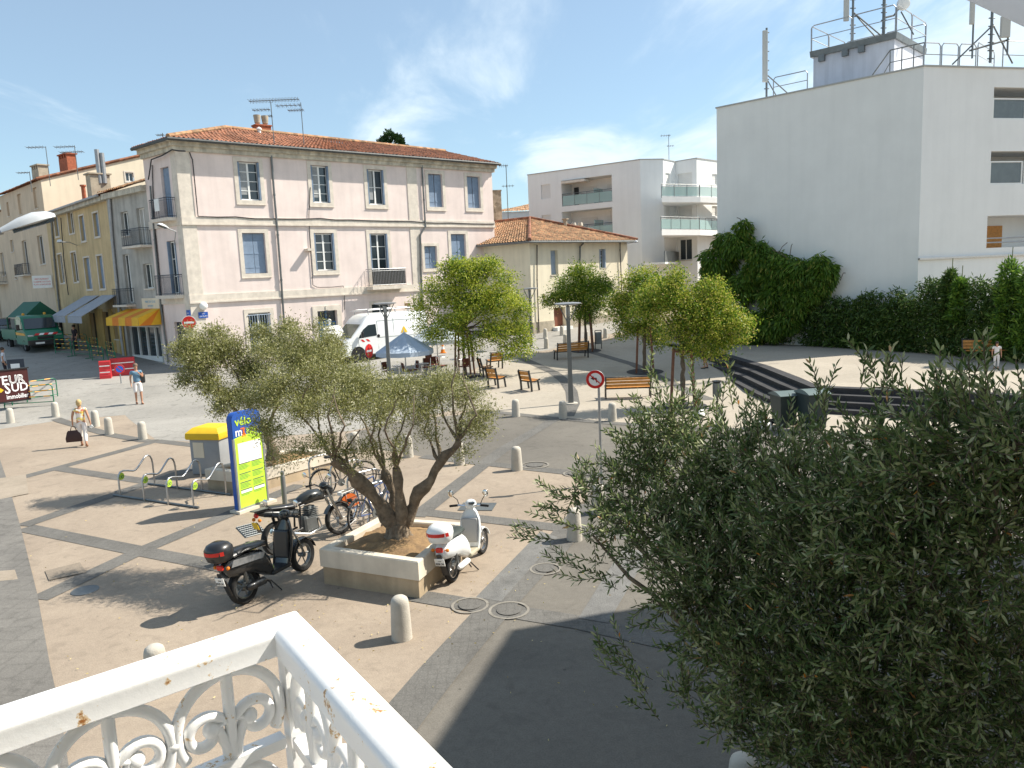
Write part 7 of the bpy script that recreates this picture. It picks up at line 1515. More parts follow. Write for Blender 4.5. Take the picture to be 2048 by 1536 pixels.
# ---- two-wheelers.  local frame: rear wheel contact at origin, x forward
def scooter(label, loc, rz, body, seatm, big=True, lean=4.):
    t = thing('scooter', label, 'scooter', loc, rz); t.rotation_euler = (radians(-lean), 0, rz); WB = 1.32 if not big else 1.42; r = .235 if not big else .29; wt = .10 if not big else .13
    inner = mat('scooter_inner_grey', (.40, .39, .38), .5, var=.05) if not big else M_black
    wheel(t, (0, 0, r), r, wt, rim=M_steel if not big else M_zinc, spokes=18 if not big else 5, tyre_t=.28); wheel(t, (WB, 0, r), r, wt*.9, rim=M_steel if not big else M_zinc, spokes=18 if not big else 5, tyre_t=.28)
    k = 1.0 if not big else 1.1
    # rear body shell
    mb = MB(); rings = []
    for x, w, z0, z1 in ((-.36*k, .06, .58, .66), (-.30*k, .12, .48, .72), (-.12*k, .17, .44, .74), (.12*k, .19, .40, .74), (.34*k, .19, .30, .70), (.46*k, .16, .24, .60), (.52*k, .14, .22, .34)):
        zc = (z0+z1)/2*k; hh = (z1-z0)/2*k; rings.append([Vector((x, w*cos(a)*(abs(cos(a))**-.35 if abs(cos(a)) > .05 else 1), zc+hh*sin(a))) for a in [2*PI*j/16 for j in range(16)]])
    mb.loft(rings); mb.build('rear_body', body, t, world=False, smooth=60)
    if big:
        for s in (-1, 1): mb = MB(); mb.poly([(-.36, s*.185, .72), (.28, s*.22, .66), (.34, s*.22, .74), (-.30, s*.19, .82)]); mb.poly([(-.36, s*.188, .72), (.28, s*.223, .66), (.34, s*.223, .74), (-.30, s*.193, .82)]); mb.build('side_panel', M_galv, t, world=False)
    # seat
    mb = MB(); rings = []
    for x, w, z in ((-.20*k, .12, .77*k), (.0, .155, .79*k), (.22*k, .16, .77*k), (.40*k, .13, .75*k), (.50*k, .07, .72*k)): rings.append([Vector((x, w*cos(a), z+.055*k*sin(a)*(1 if sin(a) > 0 else .8))) for a in [2*PI*j/14 for j in range(14)]])
    mb.loft(rings); mb.build('seat', seatm, t, world=False, smooth=60)
    # floor and leg shield
    mb = MB(); mb.rbox((.68*k, 0, .27*k), (.42*k, .34, .07), .04, 2); mb.build('footboard', mat('footboard_beige', (.42, .38, .28), .7, var=.1) if not big else M_black, t, world=False)
    mb = MB(); rings = []
    for x, w, z in ((.82*k, .17, .27*k), (.88*k, .19, .42*k), (.93*k, .20, .60*k), (.96*k, .19, .76*k), (1.00*k, .13, .88*k), (1.02*k, .06, .94*k)): rings.append([Vector((x+.10*cos(b)-.02, w*sin(b), z)) for b in [(-PI/2)+PI*j/8 for j in range(9)]]+[Vector((x+.04*cos(b)-.05, w*.93*sin(b), z)) for b in [(PI/2)-PI*j/8 for j in range(9)]])
    mb.loft(rings); mb.build('leg_shield', body, t, world=False, smooth=50)
    mb = MB(); mb.rbox((.88*k, 0, .58*k), (.05, .30, .42*k), .04, 2, Matrix.Rotation(radians(9), 3, 'Y')); mb.build('glove_box', inner, t, world=False)
    mb = MB(); a0 = radians(20); rings = [[Vector((WB+(r+.03)*cos(a), y, r+(r+.03)*sin(a)-abs(y)*.3)) for y in (-.075, -.05, 0, .05, .075)]+[Vector((WB+(r+.015)*cos(a), y, r+(r+.015)*sin(a)-abs(y)*.3)) for y in (.07, .05, 0, -.05, -.07)] for a in [radians(15+15*j) for j in range(10)]]
    mb.loft(rings); mb.build('front_mudguard', body, t, world=False, smooth=60)
    for s in (-1, 1): mb = MB(); mb.tube([(WB, s*.07, r), (WB-.12, s*.06, r+.32), (WB-.22, s*.04, r+.52)], .02, 6); mb.build('fork', M_chrome, t, world=False)
    hx, hz = 1.0*k, .97*k; mb = MB(); mb.tube([(hx-.04, -.34, hz+.02), (hx-.02, -.2, hz+.03), (hx, 0, hz), (hx-.02, .2, hz+.03), (hx-.04, .34, hz+.02)], .016, 8); mb.build('handlebar', M_chrome if not big else M_black, t, world=False)
    for s in (-1, 1):
        mb = MB(); mb.tube([(hx-.03, s*.22, hz+.03), (hx-.045, s*.37, hz+.02)], .022, 8); mb.build('grip', M_rubber, t, world=False)
        mb = MB(); mb.tube([(hx-.01, s*.20, hz+.03), (hx+.02, s*.24, hz+.12), (hx-.02, s*.31, hz+.2)], .008, 5); mi = mb.build('mirror_stalk', M_black, t, world=False); mb = MB(); mb.ball((hx-.03, s*.33, hz+.245), .062, 12, (.25, .9, 1.1)); mb.build('mirror', M_chrome, mi, world=False, smooth=True)
    mb = MB(); mb.ball((hx+.04, 0, hz+.03), .1, 14, (1.1, 1.05, .9)); hl_ = mb.build('headlight_housing', body, t, world=False, smooth=True); mb = MB(); mb.lathe([(.075, .08), (.06, .1), (0, .105)], 16, (hx+.03, 0, hz+.02), Matrix.Rotation(PI/2, 3, 'Y')); mb.build('headlight', M_steel, hl_, world=False, smooth=True)
    mb = MB(); mb.lathe([(.055, 0), (.06, .03), (.045, .035)], 14, (hx-.05, -.06, hz+.06)); mb.build('speedometer', M_glass, t, world=False)
    # tail
    mb = MB(); mb.rbox((-.37*k, 0, .66*k), (.05, .12, .08), .02, 2); mb.build('tail_light', M_redp, t, world=False)
    for s in (-1, 1): mb = MB(); mb.ball((-.34*k, s*.13, .65*k), .03, 8); mb.tube([(-.32*k, s*.05, .65*k), (-.34*k, s*.12, .65*k)], .01, 5); mb.build('indicator', M_orange, t, world=False)
    mb = MB(); mb.rbox((-.39*k, 0, .50*k), (.02, .09, .20), .01, 1, Matrix.Rotation(radians(-12), 3, 'Y')); mb.build('plate_holder', M_black, t, world=False)
    mb = MB(); mb.box((-.405*k, 0, .47*k), (.008, .17, .13), Matrix.Rotation(radians(-12), 3, 'Y')); npl = mb.build('number_plate', M_white, t, world=False)
    for tx, dz in (('900', .025), ('BXR 34', -.03)):
        M4 = Matrix(((0, 0, -1, -.414*k), (-1, 0, 0, 0), (0, 1, 0, .47*k+dz), (0, 0, 0, 1))); text_mesh(tx, .045, M_sk, 'lettering', npl, M4, .001, True)
    # mudflap, exhaust, shock, stand
    mb = MB(); mb.rbox((-.30*k, 0, .34*k), (.03, .11, .30), .015, 1, Matrix.Rotation(radians(-20), 3, 'Y')); mb.build('mudflap', M_black, t, world=False)
    s = -1; ex = M_black if big else M_white; mb = MB(); mb.tube([(-.10, s*.17, .27*k), (-.05, s*.18, .27*k), (.28, s*.17, .25*k), (.32, s*.16, .25*k)], [.035, .062, .062, .03] if big else [.03, .05, .05, .03], 14); mb.tube([(.32, s*.16, .25*k), (.45, s*.12, .2)], .022, 8); mb.build('exhaust', ex, t, world=False, smooth=50)
    mb = MB(); mb.tube([(.0, .12, .25), (-.06, .13, .52*k)], .028, 8); mb.tube([(.0, -.12, .25), (-.06, -.13, .52*k)], .028, 8); mb.build('shock_absorber', M_zinc, t, world=False); mb = MB(); mb.rbox((.18, .06, .27), (.42, .16, .16), .05, 2); mb.build('engine', M_zinc, t, world=False, smooth=50)
    mb = MB(); mb.tube([(.45*k, -.10, .2), (.52*k, -.24, .0)], .012, 5); mb.tube([(.45*k, -.06, .2), (.42*k, -.16, .08)], .012, 5); mb.build('side_stand', M_black, t, world=False)
    # top box
    bx, bz = (-.38, .98) if big else (-.27, .92); Rb = Matrix.Rotation(radians(-4), 3, 'Y'); mb = MB(); rings = []
    for z, w in ((-.15, .13), (-.12, .175), (-.02, .20), (.06, .195), (.12, .155), (.15, .09)): rings.append([Vector((bx, 0, bz))+Rb @ Vector((w*cos(a)*.95*abs(cos(a))**-.25 if abs(cos(a)) > .05 else 0, w*sin(a)*1.05*(abs(sin(a))**-.25 if abs(sin(a)) > .05 else 1), z)) for a in [2*PI*(j+.5)/20 for j in range(20)]])
    mb.loft(rings); tb = mb.build('top_box', M_black if big else M_vanw, t, world=False, smooth=60)
    mb = MB(); P = []
    for j in range(9): a = PI+radians(-62+124*j/8); P.append((a,))
    for z0, z1, rr in ((-.03, .03, .212),):
        ring0 = [Vector((bx, 0, bz))+Rb @ Vector((rr*cos(a[0])*.97, rr*sin(a[0])*1.08, z0+.02*abs(cos(a[0])))) for a in P]; ring1 = [Vector((bx, 0, bz))+Rb @ Vector((rr*cos(a[0])*.96, rr*sin(a[0])*1.06, z1+.015)) for a in P]
        mb.loft([ring0, ring1], cap=False, closed=False)
    mb.build('reflector_strip', M_redp, tb, world=False)
    mb = MB(); mb.tube([(-.1*k, 0, .70*k), (bx+.05, 0, bz-.16)], .02, 6); mb.tube([(.0, .08, .74*k), (bx, .08, bz-.15)], .012, 5); mb.tube([(.0, -.08, .74*k), (bx, -.08, bz-.15)], .012, 5); mb.build('luggage_rack', M_chrome if not big else M_black, t, world=False)
    return t
a, b = G(492, 1206), G(610, 1140); scooter('black scooter with a black top box and red reflector left of the planter', a, atan2(b.y-a.y, b.x-a.x), mat('black_scooter_paint', (.022, .024, .026), .22, var=.1, coat=.6), M_black, True)
a, b = G(907, 1162), G(966, 1106); scooter('white scooter with a white top box right of the planter', a, atan2(b.y-a.y, b.x-a.x), M_vanw, mat('dark_seat', (.03, .04, .035), .6, var=.1), False)
def motorbike(label, loc, rz):
    t = thing('motorcycle', label, 'motorcycle', loc, rz); t.rotation_euler = (radians(-6), 0, rz); WB, r = 1.40, .32; gm = mat('dark_grey_tank', (.022, .025, .026), .3, var=.1, coat=.5)
    wheel(t, (0, 0, r), r, .13, rim=M_zinc, spokes=20, tyre_t=.22); wheel(t, (WB, 0, r), r, .10, rim=M_steel, spokes=20, tyre_t=.22)
    mb = MB(); rings = []
    for x, w, z, h in ((.50, .08, .86, .07), (.60, .13, .89, .10), (.80, .16, .92, .125), (.98, .15, .91, .12), (1.08, .09, .87, .09)): rings.append([Vector((x, w*cos(q), z+h*sin(q))) for q in [2*PI*j/16 for j in range(16)]])
    mb.loft(rings); mb.build('fuel_tank', gm, t, world=False, smooth=60)
    mb = MB(); rings = []
    for x, w, z in ((-.12, .09, .90), (.1, .14, .87), (.35, .14, .84), (.56, .10, .86)): rings.append([Vector((x, w*cos(q), z+.05*sin(q))) for q in [2*PI*j/14 for j in range(14)]])
    mb.loft(rings); mb.build('seat', M_black, t, world=False, smooth=60)
    mb = MB(); rings = []
    for x, w, z, h in ((-.36, .05, .88, .04), (-.2, .11, .84, .07), (.1, .15, .76, .09), (.4, .15, .70, .09), (.52, .08, .68, .06)): rings.append([Vector((x, w*cos(q), z+h*sin(q))) for q in [2*PI*j/14 for j in range(14)]])
    mb.loft(rings); mb.build('tail_fairing', gm, t, world=False, smooth=60)
    mb = MB(); mb.ball((-.36, 0, .84), .055, 10, (.7, 1.1, .9)); mb.build('tail_light', M_redp, t, world=False, smooth=True); mb = MB(); mb.ball((-.36, -.10, .76), .035, 8); mb.ball((-.36, .10, .76), .035, 8); mb.build('indicator', M_orange, t, world=False)
    mb = MB(); mb.box((-.40, 0, .66), (.01, .18, .13), Matrix.Rotation(radians(-15), 3, 'Y')); mb.build('number_plate', M_yellowp, t, world=False); mb = MB(); mb.rbox((-.36, 0, .62), (.02, .16, .22), .01, 1, Matrix.Rotation(radians(-20), 3, 'Y')); mb.build('mudflap', M_black, t, world=False)
    mb = MB(); mb.rbox((.70, 0, .42), (.34, .24, .34), .06, 2); mb.rbox((.76, 0, .64), (.18, .20, .22), .04, 2)
    for k in range(5): mb.rbox((.76, 0, .56+k*.035), (.24, .26, .012), .01, 1)
    mb.build('engine', M_zinc, t, world=False); mb = MB(); mb.tube([(.85, -.12, .5), (.9, -.14, .3), (.6, -.16, .24), (.2, -.17, .36), (-.2, -.17, .52)], [.02, .02, .022, .045, .05], 10); mb.build('exhaust', M_chrome, t, world=False, smooth=60)
    for s in (-1, 1):
        mb = MB(); mb.tube([(WB, s*.09, r), (WB-.17, s*.09, r+.42), (WB-.26, s*.09, r+.66)], [.035, .032, .024], 8); mb.build('fork', M_chrome, t, world=False); mb = MB(); mb.tube([(.0, s*.08, r), (.5, s*.09, .38)], .022, 6); mb.tube([(.08, s*.1, .40), (.02, s*.1, .72)], .03, 8); mb.tube([(.45, s*.1, .4), (.5, s*.1, .8), (1.1, s*.06, .85)], .02, 6); mb.build('frame', M_black, t, world=False)
        mb = MB(); mb.tube([(1.05, s*.28, 1.06), (1.03, s*.42, 1.03)], .02, 8); mb.build('grip', M_rubber, t, world=False); mb = MB(); mb.tube([(1.06, s*.26, 1.07), (1.08, s*.32, 1.2), (1.04, s*.38, 1.24)], .008, 5); mi = mb.build('mirror_stalk', M_black, t, world=False); mb = MB(); mb.ball((1.02, s*.41, 1.27), .065, 12, (.25, 1.1, .85)); mb.build('mirror', M_chrome, mi, world=False, smooth=True)
    mb = MB(); mb.tube([(1.05, -.42, 1.03), (1.08, -.2, 1.07), (1.1, 0, 1.02), (1.08, .2, 1.07), (1.05, .42, 1.03)], .014, 8); mb.build('handlebar', M_black, t, world=False); mb = MB(); mb.ball((1.24, 0, .92), .11, 14, (.8, 1, 1)); mb.build('headlight', M_black, t, world=False, smooth=True)
    mb = MB(); mb.ball((1.16, 0, 1.04), .1, 12, (.9, 1.3, .8)); mb.build('instrument_cluster', M_black, t, world=False, smooth=True)
    mb = MB(); rings = [[Vector((WB+(r+.03)*cos(q), y, r+(r+.03)*sin(q))) for y in (-.06, 0, .06)]+[Vector((WB+(r+.015)*cos(q), y, r+(r+.015)*sin(q))) for y in (.06, 0, -.06)] for q in [radians(40+14*j) for j in range(9)]]; mb.loft(rings); mb.build('front_mudguard', gm, t, world=False, smooth=60)
    mb = MB(); mb.rbox((-.28, 0, .93), (.30, .20, .02), .03, 2); mb.tube([(-.1, .09, .88), (-.4, .09, .92)], .01, 5); mb.tube([(-.1, -.09, .88), (-.4, -.09, .92)], .01, 5); mb.build('luggage_rack', M_black, t, world=False)
    mb = MB(); mb.tube([(.55, .12, .3), (.5, .30, .0)], .012, 5); mb.build('side_stand', M_black, t, world=False)
a, b = G(560, 1110), G(682, 1068); motorbike('black motorcycle with a yellow rear plate behind the black scooter', a, atan2(b.y-a.y, b.x-a.x))
def bicycle(label, loc, rz, fm, guard=None, lean=6., rack=True, basket=False):
    t = thing('bicycle', label, 'bicycle', loc, rz, group='bicycles locked to the hoops'); t.rotation_euler = (radians(lean), 0, rz); r, WB = .34, 1.06
    wheel(t, (0, 0, r), r, .04, rim=M_chrome, spokes=24, tyre_t=.10); wheel(t, (WB, 0, r), r, .04, rim=M_chrome, spokes=24, tyre_t=.10)
    bb = (.44, 0, .28); st = (.28, 0, .78); ht = (.88, 0, .82); hb = (.93, 0, .62); mb = MB()
    for a_, b_ in ((bb, st), (st, ht), (bb, hb), (ht, hb)): mb.tube([a_, b_], .017, 8)
    for s in (-1, 1): mb.tube([(0, s*.05, r), bb], .010, 6); mb.tube([(0, s*.05, r), (st[0]+.02, 0, .70)], .009, 6)
    mb.build('frame', fm, t, world=False); mb = MB()
    for s in (-1, 1): mb.tube([hb, (WB-.04, s*.05, .5), (WB, s*.05, r)], .012, 6)
    mb.build('fork', fm, t, world=False); mb = MB(); mb.tube([st, (.245, 0, .90)], .013, 6); mb.rbox((.23, 0, .93), (.26, .15, .06), .05, 2); mb.build('saddle', M_black, t, world=False, smooth=50)
    mb = MB(); mb.tube([ht, (.87, 0, .96)], .013, 6); mb.tube([(.70, -.28, 1.0), (.84, -.22, 1.0), (.88, 0, .97), (.84, .22, 1.0), (.70, .28, 1.0)], .012, 6); mb.build('handlebar', M_black, t, world=False)
    mb = MB(); mb.lathe([(.09, -.01), (.09, .01)], 20, (bb[0], -.05, bb[2]), Matrix.Rotation(PI/2, 3, 'X')); mb.tube([(bb[0], -.07, bb[2]), (bb[0]+.12, -.08, bb[2]-.1)], .01, 5); mb.tube([(bb[0], .07, bb[2]), (bb[0]-.12, .08, bb[2]+.1)], .01, 5); mb.build('crankset', M_zinc, t, world=False)
    for x in (0, WB):
        mb = MB(); rings = [[Vector((x+(r+.02)*cos(q), y, r+(r+.02)*sin(q))) for y in (-.028, .028)]+[Vector((x+(r+.012)*cos(q), y, r+(r+.012)*sin(q))) for y in (.028, -.028)] for q in [radians((30 if x else 10)+14*j) for j in range(10)]]; mb.loft(rings); mb.build('mudguard', M_zinc, t, world=False)
    if rack: mb = MB(); mb.tube([(-.18, -.06, .74), (.24, -.06, .74), (.24, .06, .74), (-.18, .06, .74), (-.18, -.06, .74)], .008, 5); mb.tube([(-.1, -.06, .74), (0, -.06, r)], .007, 5); mb.tube([(-.1, .06, .74), (0, .06, r)], .007, 5); mb.box((-.2, 0, .72), (.02, .12, .07)); mb.build('luggage_rack', M_white if guard else M_black, t, world=False)
    if guard:
        for s in (-1, 1):
            mb = MB(); P = [Vector((0, s*.045, r+.02))]+[Vector(((r+.0)*cos(q), s*.045, r+(r+.0)*sin(q))) for q in [radians(5+10*j) for j in range(13)]]; mb.poly(P); mb.poly([p+Vector((0, s*.003, 0)) for p in P]); mb.build('skirt_guard', guard, t, world=False)
M_obike = mat('orange_guard', (.55, .12, .02), .5, var=.05); M_bbl = mat('blue_bike_paint', (.06, .09, .2), .35, var=.05)
a, b = G(649, 995), G(731, 977); bicycle('dark city bicycle locked to the hoop left of the olive limb', a, atan2(b.y-a.y, b.x-a.x), M_black, None, -5)
a, b = G(694, 1050), G(770, 1015); bicycle('blue hire bicycle with an orange wheel guard behind the front olive', a, atan2(b.y-a.y, b.x-a.x), M_bbl, M_obike, 4)
a, b = G(722, 1066), G(806, 1026); bicycle('blue-framed bicycle nearest the front planter rim', a, atan2(b.y-a.y, b.x-a.x), M_bbl, None, -4)
# ================================================================ PEOPLE
def skin(name, V, Ed, Rd, m, parent, sub=2):
    me = bpy.data.meshes.new(name); me.from_pydata([tuple(v) for v in V], Ed, []); o = bpy.data.objects.new(name, me); scene.collection.objects.link(o); o.parent = parent; me.materials.append(m)
    s = o.modifiers.new('skin', 'SKIN'); s.use_smooth_shade = True
    if not me.skin_vertices: me.skin_vertices.new() if hasattr(me.skin_vertices, 'new') else None
    for i, r in enumerate(Rd): sv = me.skin_vertices[0].data[i]; sv.radius = r if isinstance(r, tuple) else (r, r); sv.use_root = (i == 0)
    d = o.modifiers.new('sub', 'SUBSURF'); d.levels = sub; d.render_levels = sub; return o
def person(label, loc, rz, H, pose, shirt, trousers, hair, shoes, sleeve=.5, leglen=1., female=False, skinm=M_skin, lab_body=None):
    """x right, y forward (faces +y). pose: dict of joint offsets in units of height"""
    t = thing('person', label, 'person', loc, rz); h = H
    J = dict(pel=(0, 0, .53), sp=(0, 0, .62), ch=(0, .0, .73), nk=(0, .0, .835), hd=(0, .012, .885), top=(0, .01, .955),
             shL=(-.105, 0, .80), elL=(-.135, -.02, .635), wrL=(-.14, .03, .49), haL=(-.14, .045, .455), shR=(.105, 0, .80), elR=(.135, -.02, .635), wrR=(.14, .03, .49), haR=(.14, .045, .455),
             hpL=(-.052, 0, .51), knL=(-.055, .02, .28), anL=(-.055, -.01, .045), toL=(-.06, .09, .018), hpR=(.052, 0, .51), knR=(.055, .02, .28), anR=(.055, -.01, .045), toR=(.06, .09, .018)); J.update(pose)
    P = {k: Vector(v)*h for k, v in J.items()}
    names = ['pel', 'sp', 'ch', 'nk', 'hd', 'top', 'shL', 'elL', 'wrL', 'haL', 'shR', 'elR', 'wrR', 'haR', 'hpL', 'knL', 'anL', 'toL', 'hpR', 'knR', 'anR', 'toR']; ix = {n: i for i, n in enumerate(names)}
    rad = dict(pel=(.078, .055), sp=(.066, .048), ch=(.082, .055), nk=.030, hd=(.044, .050), top=(.034, .040), sh=.034, el=.023, wr=.015, ha=(.020, .010), hp=.048, kn=.032, an=.021, to=.018)
    V = [P[n] for n in names]; Rd = [(lambda r: tuple(x*h for x in r) if isinstance(r, tuple) else r*h)(rad[n if n in rad else n[:2]]) for n in names]
    Ed = [(ix[a], ix[b]) for a, b in (('pel', 'sp'), ('sp', 'ch'), ('ch', 'nk'), ('nk', 'hd'), ('hd', 'top'), ('ch', 'shL'), ('shL', 'elL'), ('elL', 'wrL'), ('wrL', 'haL'), ('ch', 'shR'), ('shR', 'elR'), ('elR', 'wrR'), ('wrR', 'haR'), ('pel', 'hpL'), ('hpL', 'knL'), ('knL', 'anL'), ('anL', 'toL'), ('pel', 'hpR'), ('hpR', 'knR'), ('knR', 'anR'), ('anR', 'toR'))]
    for sd in ('L', 'R'):
        d = (P['ha'+sd]-P['wr'+sd]).normalized(); ac = d.cross(Vector((1, 0, 0))).normalized()
        for k, (o_, L_) in enumerate(((-.012, .040), (-.004, .046), (.004, .044), (.012, .036))):
            i0 = len(V); V += [P['ha'+sd]+ac*o_*h+d*.010*h, P['ha'+sd]+ac*o_*h*1.1+d*L_*h+Vector((0, .006, 0))*h]; Rd += [.0052*h, .0042*h]; Ed += [(ix['ha'+sd], i0), (i0, i0+1)]
        i0 = len(V); th = P['wr'+sd].lerp(P['ha'+sd], .6); V += [th+ac*.020*h+Vector((0, .004*h, 0)), th+ac*.026*h+d*.028*h]; Rd += [.0065*h, .005*h]; Ed += [(ix['wr'+sd], i0), (i0, i0+1)]
    skin('body', V, Ed, Rd, skinm, t)
    hdp = (P['hd']+P['top'])/2
    mb = MB(); mb.ball(hdp+Vector((0, .058*h*.95, -.012*h)), .010*h, 8, (.8, 1.1, 1.2)); mb.ball(hdp+Vector((-.02*h, .047*h, .0)), .006*h, 6); mb.ball(hdp+Vector((.02*h, .047*h, .0)), .006*h, 6); mb.build('face', skinm, t, world=False, smooth=True)
    mb = MB(); mb.ball(hdp+Vector((0, -.014*h, .014*h)), .058*h, 14, (.96, 1.02, 1.05 if not female else 1.15)); 
    if female: mb.ball(hdp+Vector((0, -.026*h, -.018*h)), .050*h, 12, (1.05, .8, 1.0))
    mb.build('hair', hair, t, world=False, smooth=True)
    # shirt
    def sub_(a, b, k): return P[a].lerp(P[b], k)
    SV = [P['sp']+Vector((0, 0, -.12*h)), P['sp'], P['ch'], P['nk']-Vector((0, 0, .022*h)), P['shL'], sub_('shL', 'elL', sleeve), P['shR'], sub_('shR', 'elR', sleeve)]
    skin('shirt', SV, [(0, 1), (1, 2), (2, 3), (2, 4), (4, 5), (2, 6), (6, 7)], [(.096*h, .074*h), (.082*h, .062*h), (.092*h, .064*h), .036*h, .042*h, .036*h, .042*h, .036*h], shirt, t)
    TV = [P['pel']+Vector((0, 0, .035*h)), P['pel'], P['hpL'], sub_('hpL', 'knL', .5), None, P['hpR'], sub_('hpR', 'knR', .5), None]
    if leglen >= 1: TV[4] = sub_('knL', 'anL', .85); TV[7] = sub_('knR', 'anR', .85); kL, kR = P['knL'], P['knR']
    else: kL, kR = None, None; TV[4] = P['knL']; TV[7] = P['knR']
    if kL is not None: TV = TV[:4]+[kL, TV[4], TV[5], TV[6], kR, TV[7]]; E_ = [(0, 1), (1, 2), (2, 3), (3, 4), (4, 5), (1, 6), (6, 7), (7, 8), (8, 9)]; r_ = [(.080*h, .058*h), (.086*h, .064*h), .056*h, .048*h, .040*h, .032*h, .056*h, .048*h, .040*h, .032*h]
    else: E_ = [(0, 1), (1, 2), (2, 3), (3, 4), (1, 5), (5, 6), (6, 7)]; r_ = [(.080*h, .058*h), (.086*h, .064*h), .058*h, .052*h, .046*h, .058*h, .052*h, .046*h]
    skin('trousers', TV, E_, r_, trousers, t)
    for sd in ('L', 'R'): mb = MB(); a, b = P['an'+sd], P['to'+sd]; mb.tube([a+Vector((0, -.018*h, -.03*h)), a.lerp(b, .5)+Vector((0, 0, -.014*h)), b+Vector((0, .01*h, -.004*h))], [.022*h, .024*h, .016*h], 8); mb.build('shoe', shoes, t, world=False, smooth=True)
    return t
M_hbl = mat('blond_hair', (.50, .36, .17), .7, var=.2, scale=40); M_hdk = mat('dark_hair', (.05, .035, .025), .7, var=.2); M_hgr = mat('brown_grey_hair', (.16, .11, .08), .7, var=.2)
M_flo = bpy.data.materials.new('floral_blouse'); M_flo.use_nodes = True; N = M_flo.node_tree.nodes; L = M_flo.node_tree.links; v = N.new('ShaderNodeTexVoronoi'); v.inputs['Scale'].default_value = 17; tcn = N.new('ShaderNodeTexCoord'); L.new(tcn.outputs['Object'], v.inputs['Vector']); sc2 = N.new('ShaderNodeSeparateColor'); L.new(v.outputs['Color'], sc2.inputs[0]); rp = N.new('ShaderNodeValToRGB'); rp.color_ramp.interpolation = 'CONSTANT'
for i, (p_, c_) in enumerate(((0, (.85, .80, .70)), (.28, (.85, .50, .08)), (.45, (.80, .28, .16)), (.6, (.85, .72, .25)), (.75, (.30, .34, .30)), (.87, (.85, .75, .7)))):
    e = rp.color_ramp.elements[i] if i < 2 else rp.color_ramp.elements.new(p_); e.position = p_; e.color = (*c_, 1)
L.new(sc2.outputs[0], rp.inputs[0]); L.new(rp.outputs[0], N['Principled BSDF'].inputs['Base Color']); N['Principled BSDF'].inputs['Roughness'].default_value = .8
M_wtr = mat('white_linen', (.74, .70, .68), .85, var=.06, scale=8); M_bshirt = mat('blue_shirt', (.13, .24, .34), .8, var=.1, scale=8); M_sand = mat('sandal_brown', (.22, .10, .05), .7)
# woman seen from behind, walking away
p = G(168, 893)
wm = person('woman with short blond hair in a floral blouse and white trousers, walking away', p, radians(18), 1.58, dict(knL=(-.045, .055, .285), anL=(-.05, .10, .055), toL=(-.055, .19, .02), knR=(.06, -.01, .28), anR=(.075, -.12, .075), toR=(.08, -.05, .02), elL=(-.15, -.01, .64), wrL=(-.165, .03, .50), haL=(-.168, .04, .465), elR=(.15, -.045, .64), wrR=(.175, -.03, .50), haR=(.178, -.025, .465)), M_flo, M_wtr, M_hbl, M_sand, .35, 1., True)
# her bag hangs from the left hand
R_ = rotm(radians(18)); hb_ = p+R_ @ Vector((-.168*1.58, .045*1.58, .445*1.58)); t = thing('handbag', 'dark brown tote bag hanging from the blond woman\'s left hand', 'bag', hb_-Vector((0, 0, .50))); mb = MB()
mb.loft([[hb_+R_ @ Vector((x*w, y*d, z)) for x, y in ((-1, -1), (1, -1), (1, 1), (-1, 1))] for w, d, z in ((.23, .07, -.52), (.24, .08, -.40), (.19, .05, -.20), (.16, .03, -.15))]); mb.build('bag_body', mat('dark_brown_leather', (.045, .018, .016), .5, var=.15), t, smooth=30)
for s in (-1, 1): mb = MB(); mb.tube([hb_+R_ @ Vector((-.09, s*.03, -.16)), hb_+R_ @ Vector((-.05, s*.02, -.03)), hb_+R_ @ Vector((0, 0, .0)), hb_+R_ @ Vector((.05, s*.02, -.03)), hb_+R_ @ Vector((.09, s*.03, -.16))], .008, 6); mb.build('handle', MATS['dark_brown_leather'], t)
pw = p+R_ @ Vector((.178*1.58, -.02*1.58, .43*1.58)); mb = MB(); mb.ball(pw+Vector((.02, 0, -.03)), .07, 10, (.9, .5, .8)); mb.v = [(x+rg.normal()*.008, y+rg.normal()*.008, z+rg.normal()*.008) for x, y, z in mb.v]; tag(mb.build('crumpled_paper', M_white, None, smooth=True), 'crumpled white paper in the blond woman\'s right hand', 'paper')
# man facing the camera
p = G(279, 808); rzm = facing(p)-PI/2+.15
person('man in a blue short-sleeved shirt and white shorts walking towards the camera', p, rzm, 1.80, dict(knL=(-.055, .04, .285), anL=(-.055, .05, .05), toL=(-.06, .14, .018), knR=(.055, .01, .28), anR=(.05, -.05, .06), toR=(.055, .03, .018), elL=(-.13, .03, .65), wrL=(-.055, .085, .75), haL=(-.03, .09, .775)), M_bshirt, M_wtr, M_hgr, M_sand, .5, .6)
R_ = rotm(rzm); q = p+R_ @ Vector((-.20, -.10, 1.10)); mb = MB(); mb.rbox(q, (.30, .18, .42), .07, 3, R_); t = thing('shoulder_bag', 'black bag slung over the shoulder of the man in white shorts', 'bag', q-Vector((0, 0, .2))); mb.build('bag_body', M_black, t, smooth=50); mb = MB(); mb.tube([q+Vector((0, 0, .18)), p+R_ @ Vector((-.17, -.02, 1.50)), p+R_ @ Vector((-.10, .10, 1.38)), q+Vector((0, 0, -.1))], .014, 6); mb.build('strap', M_black, t)
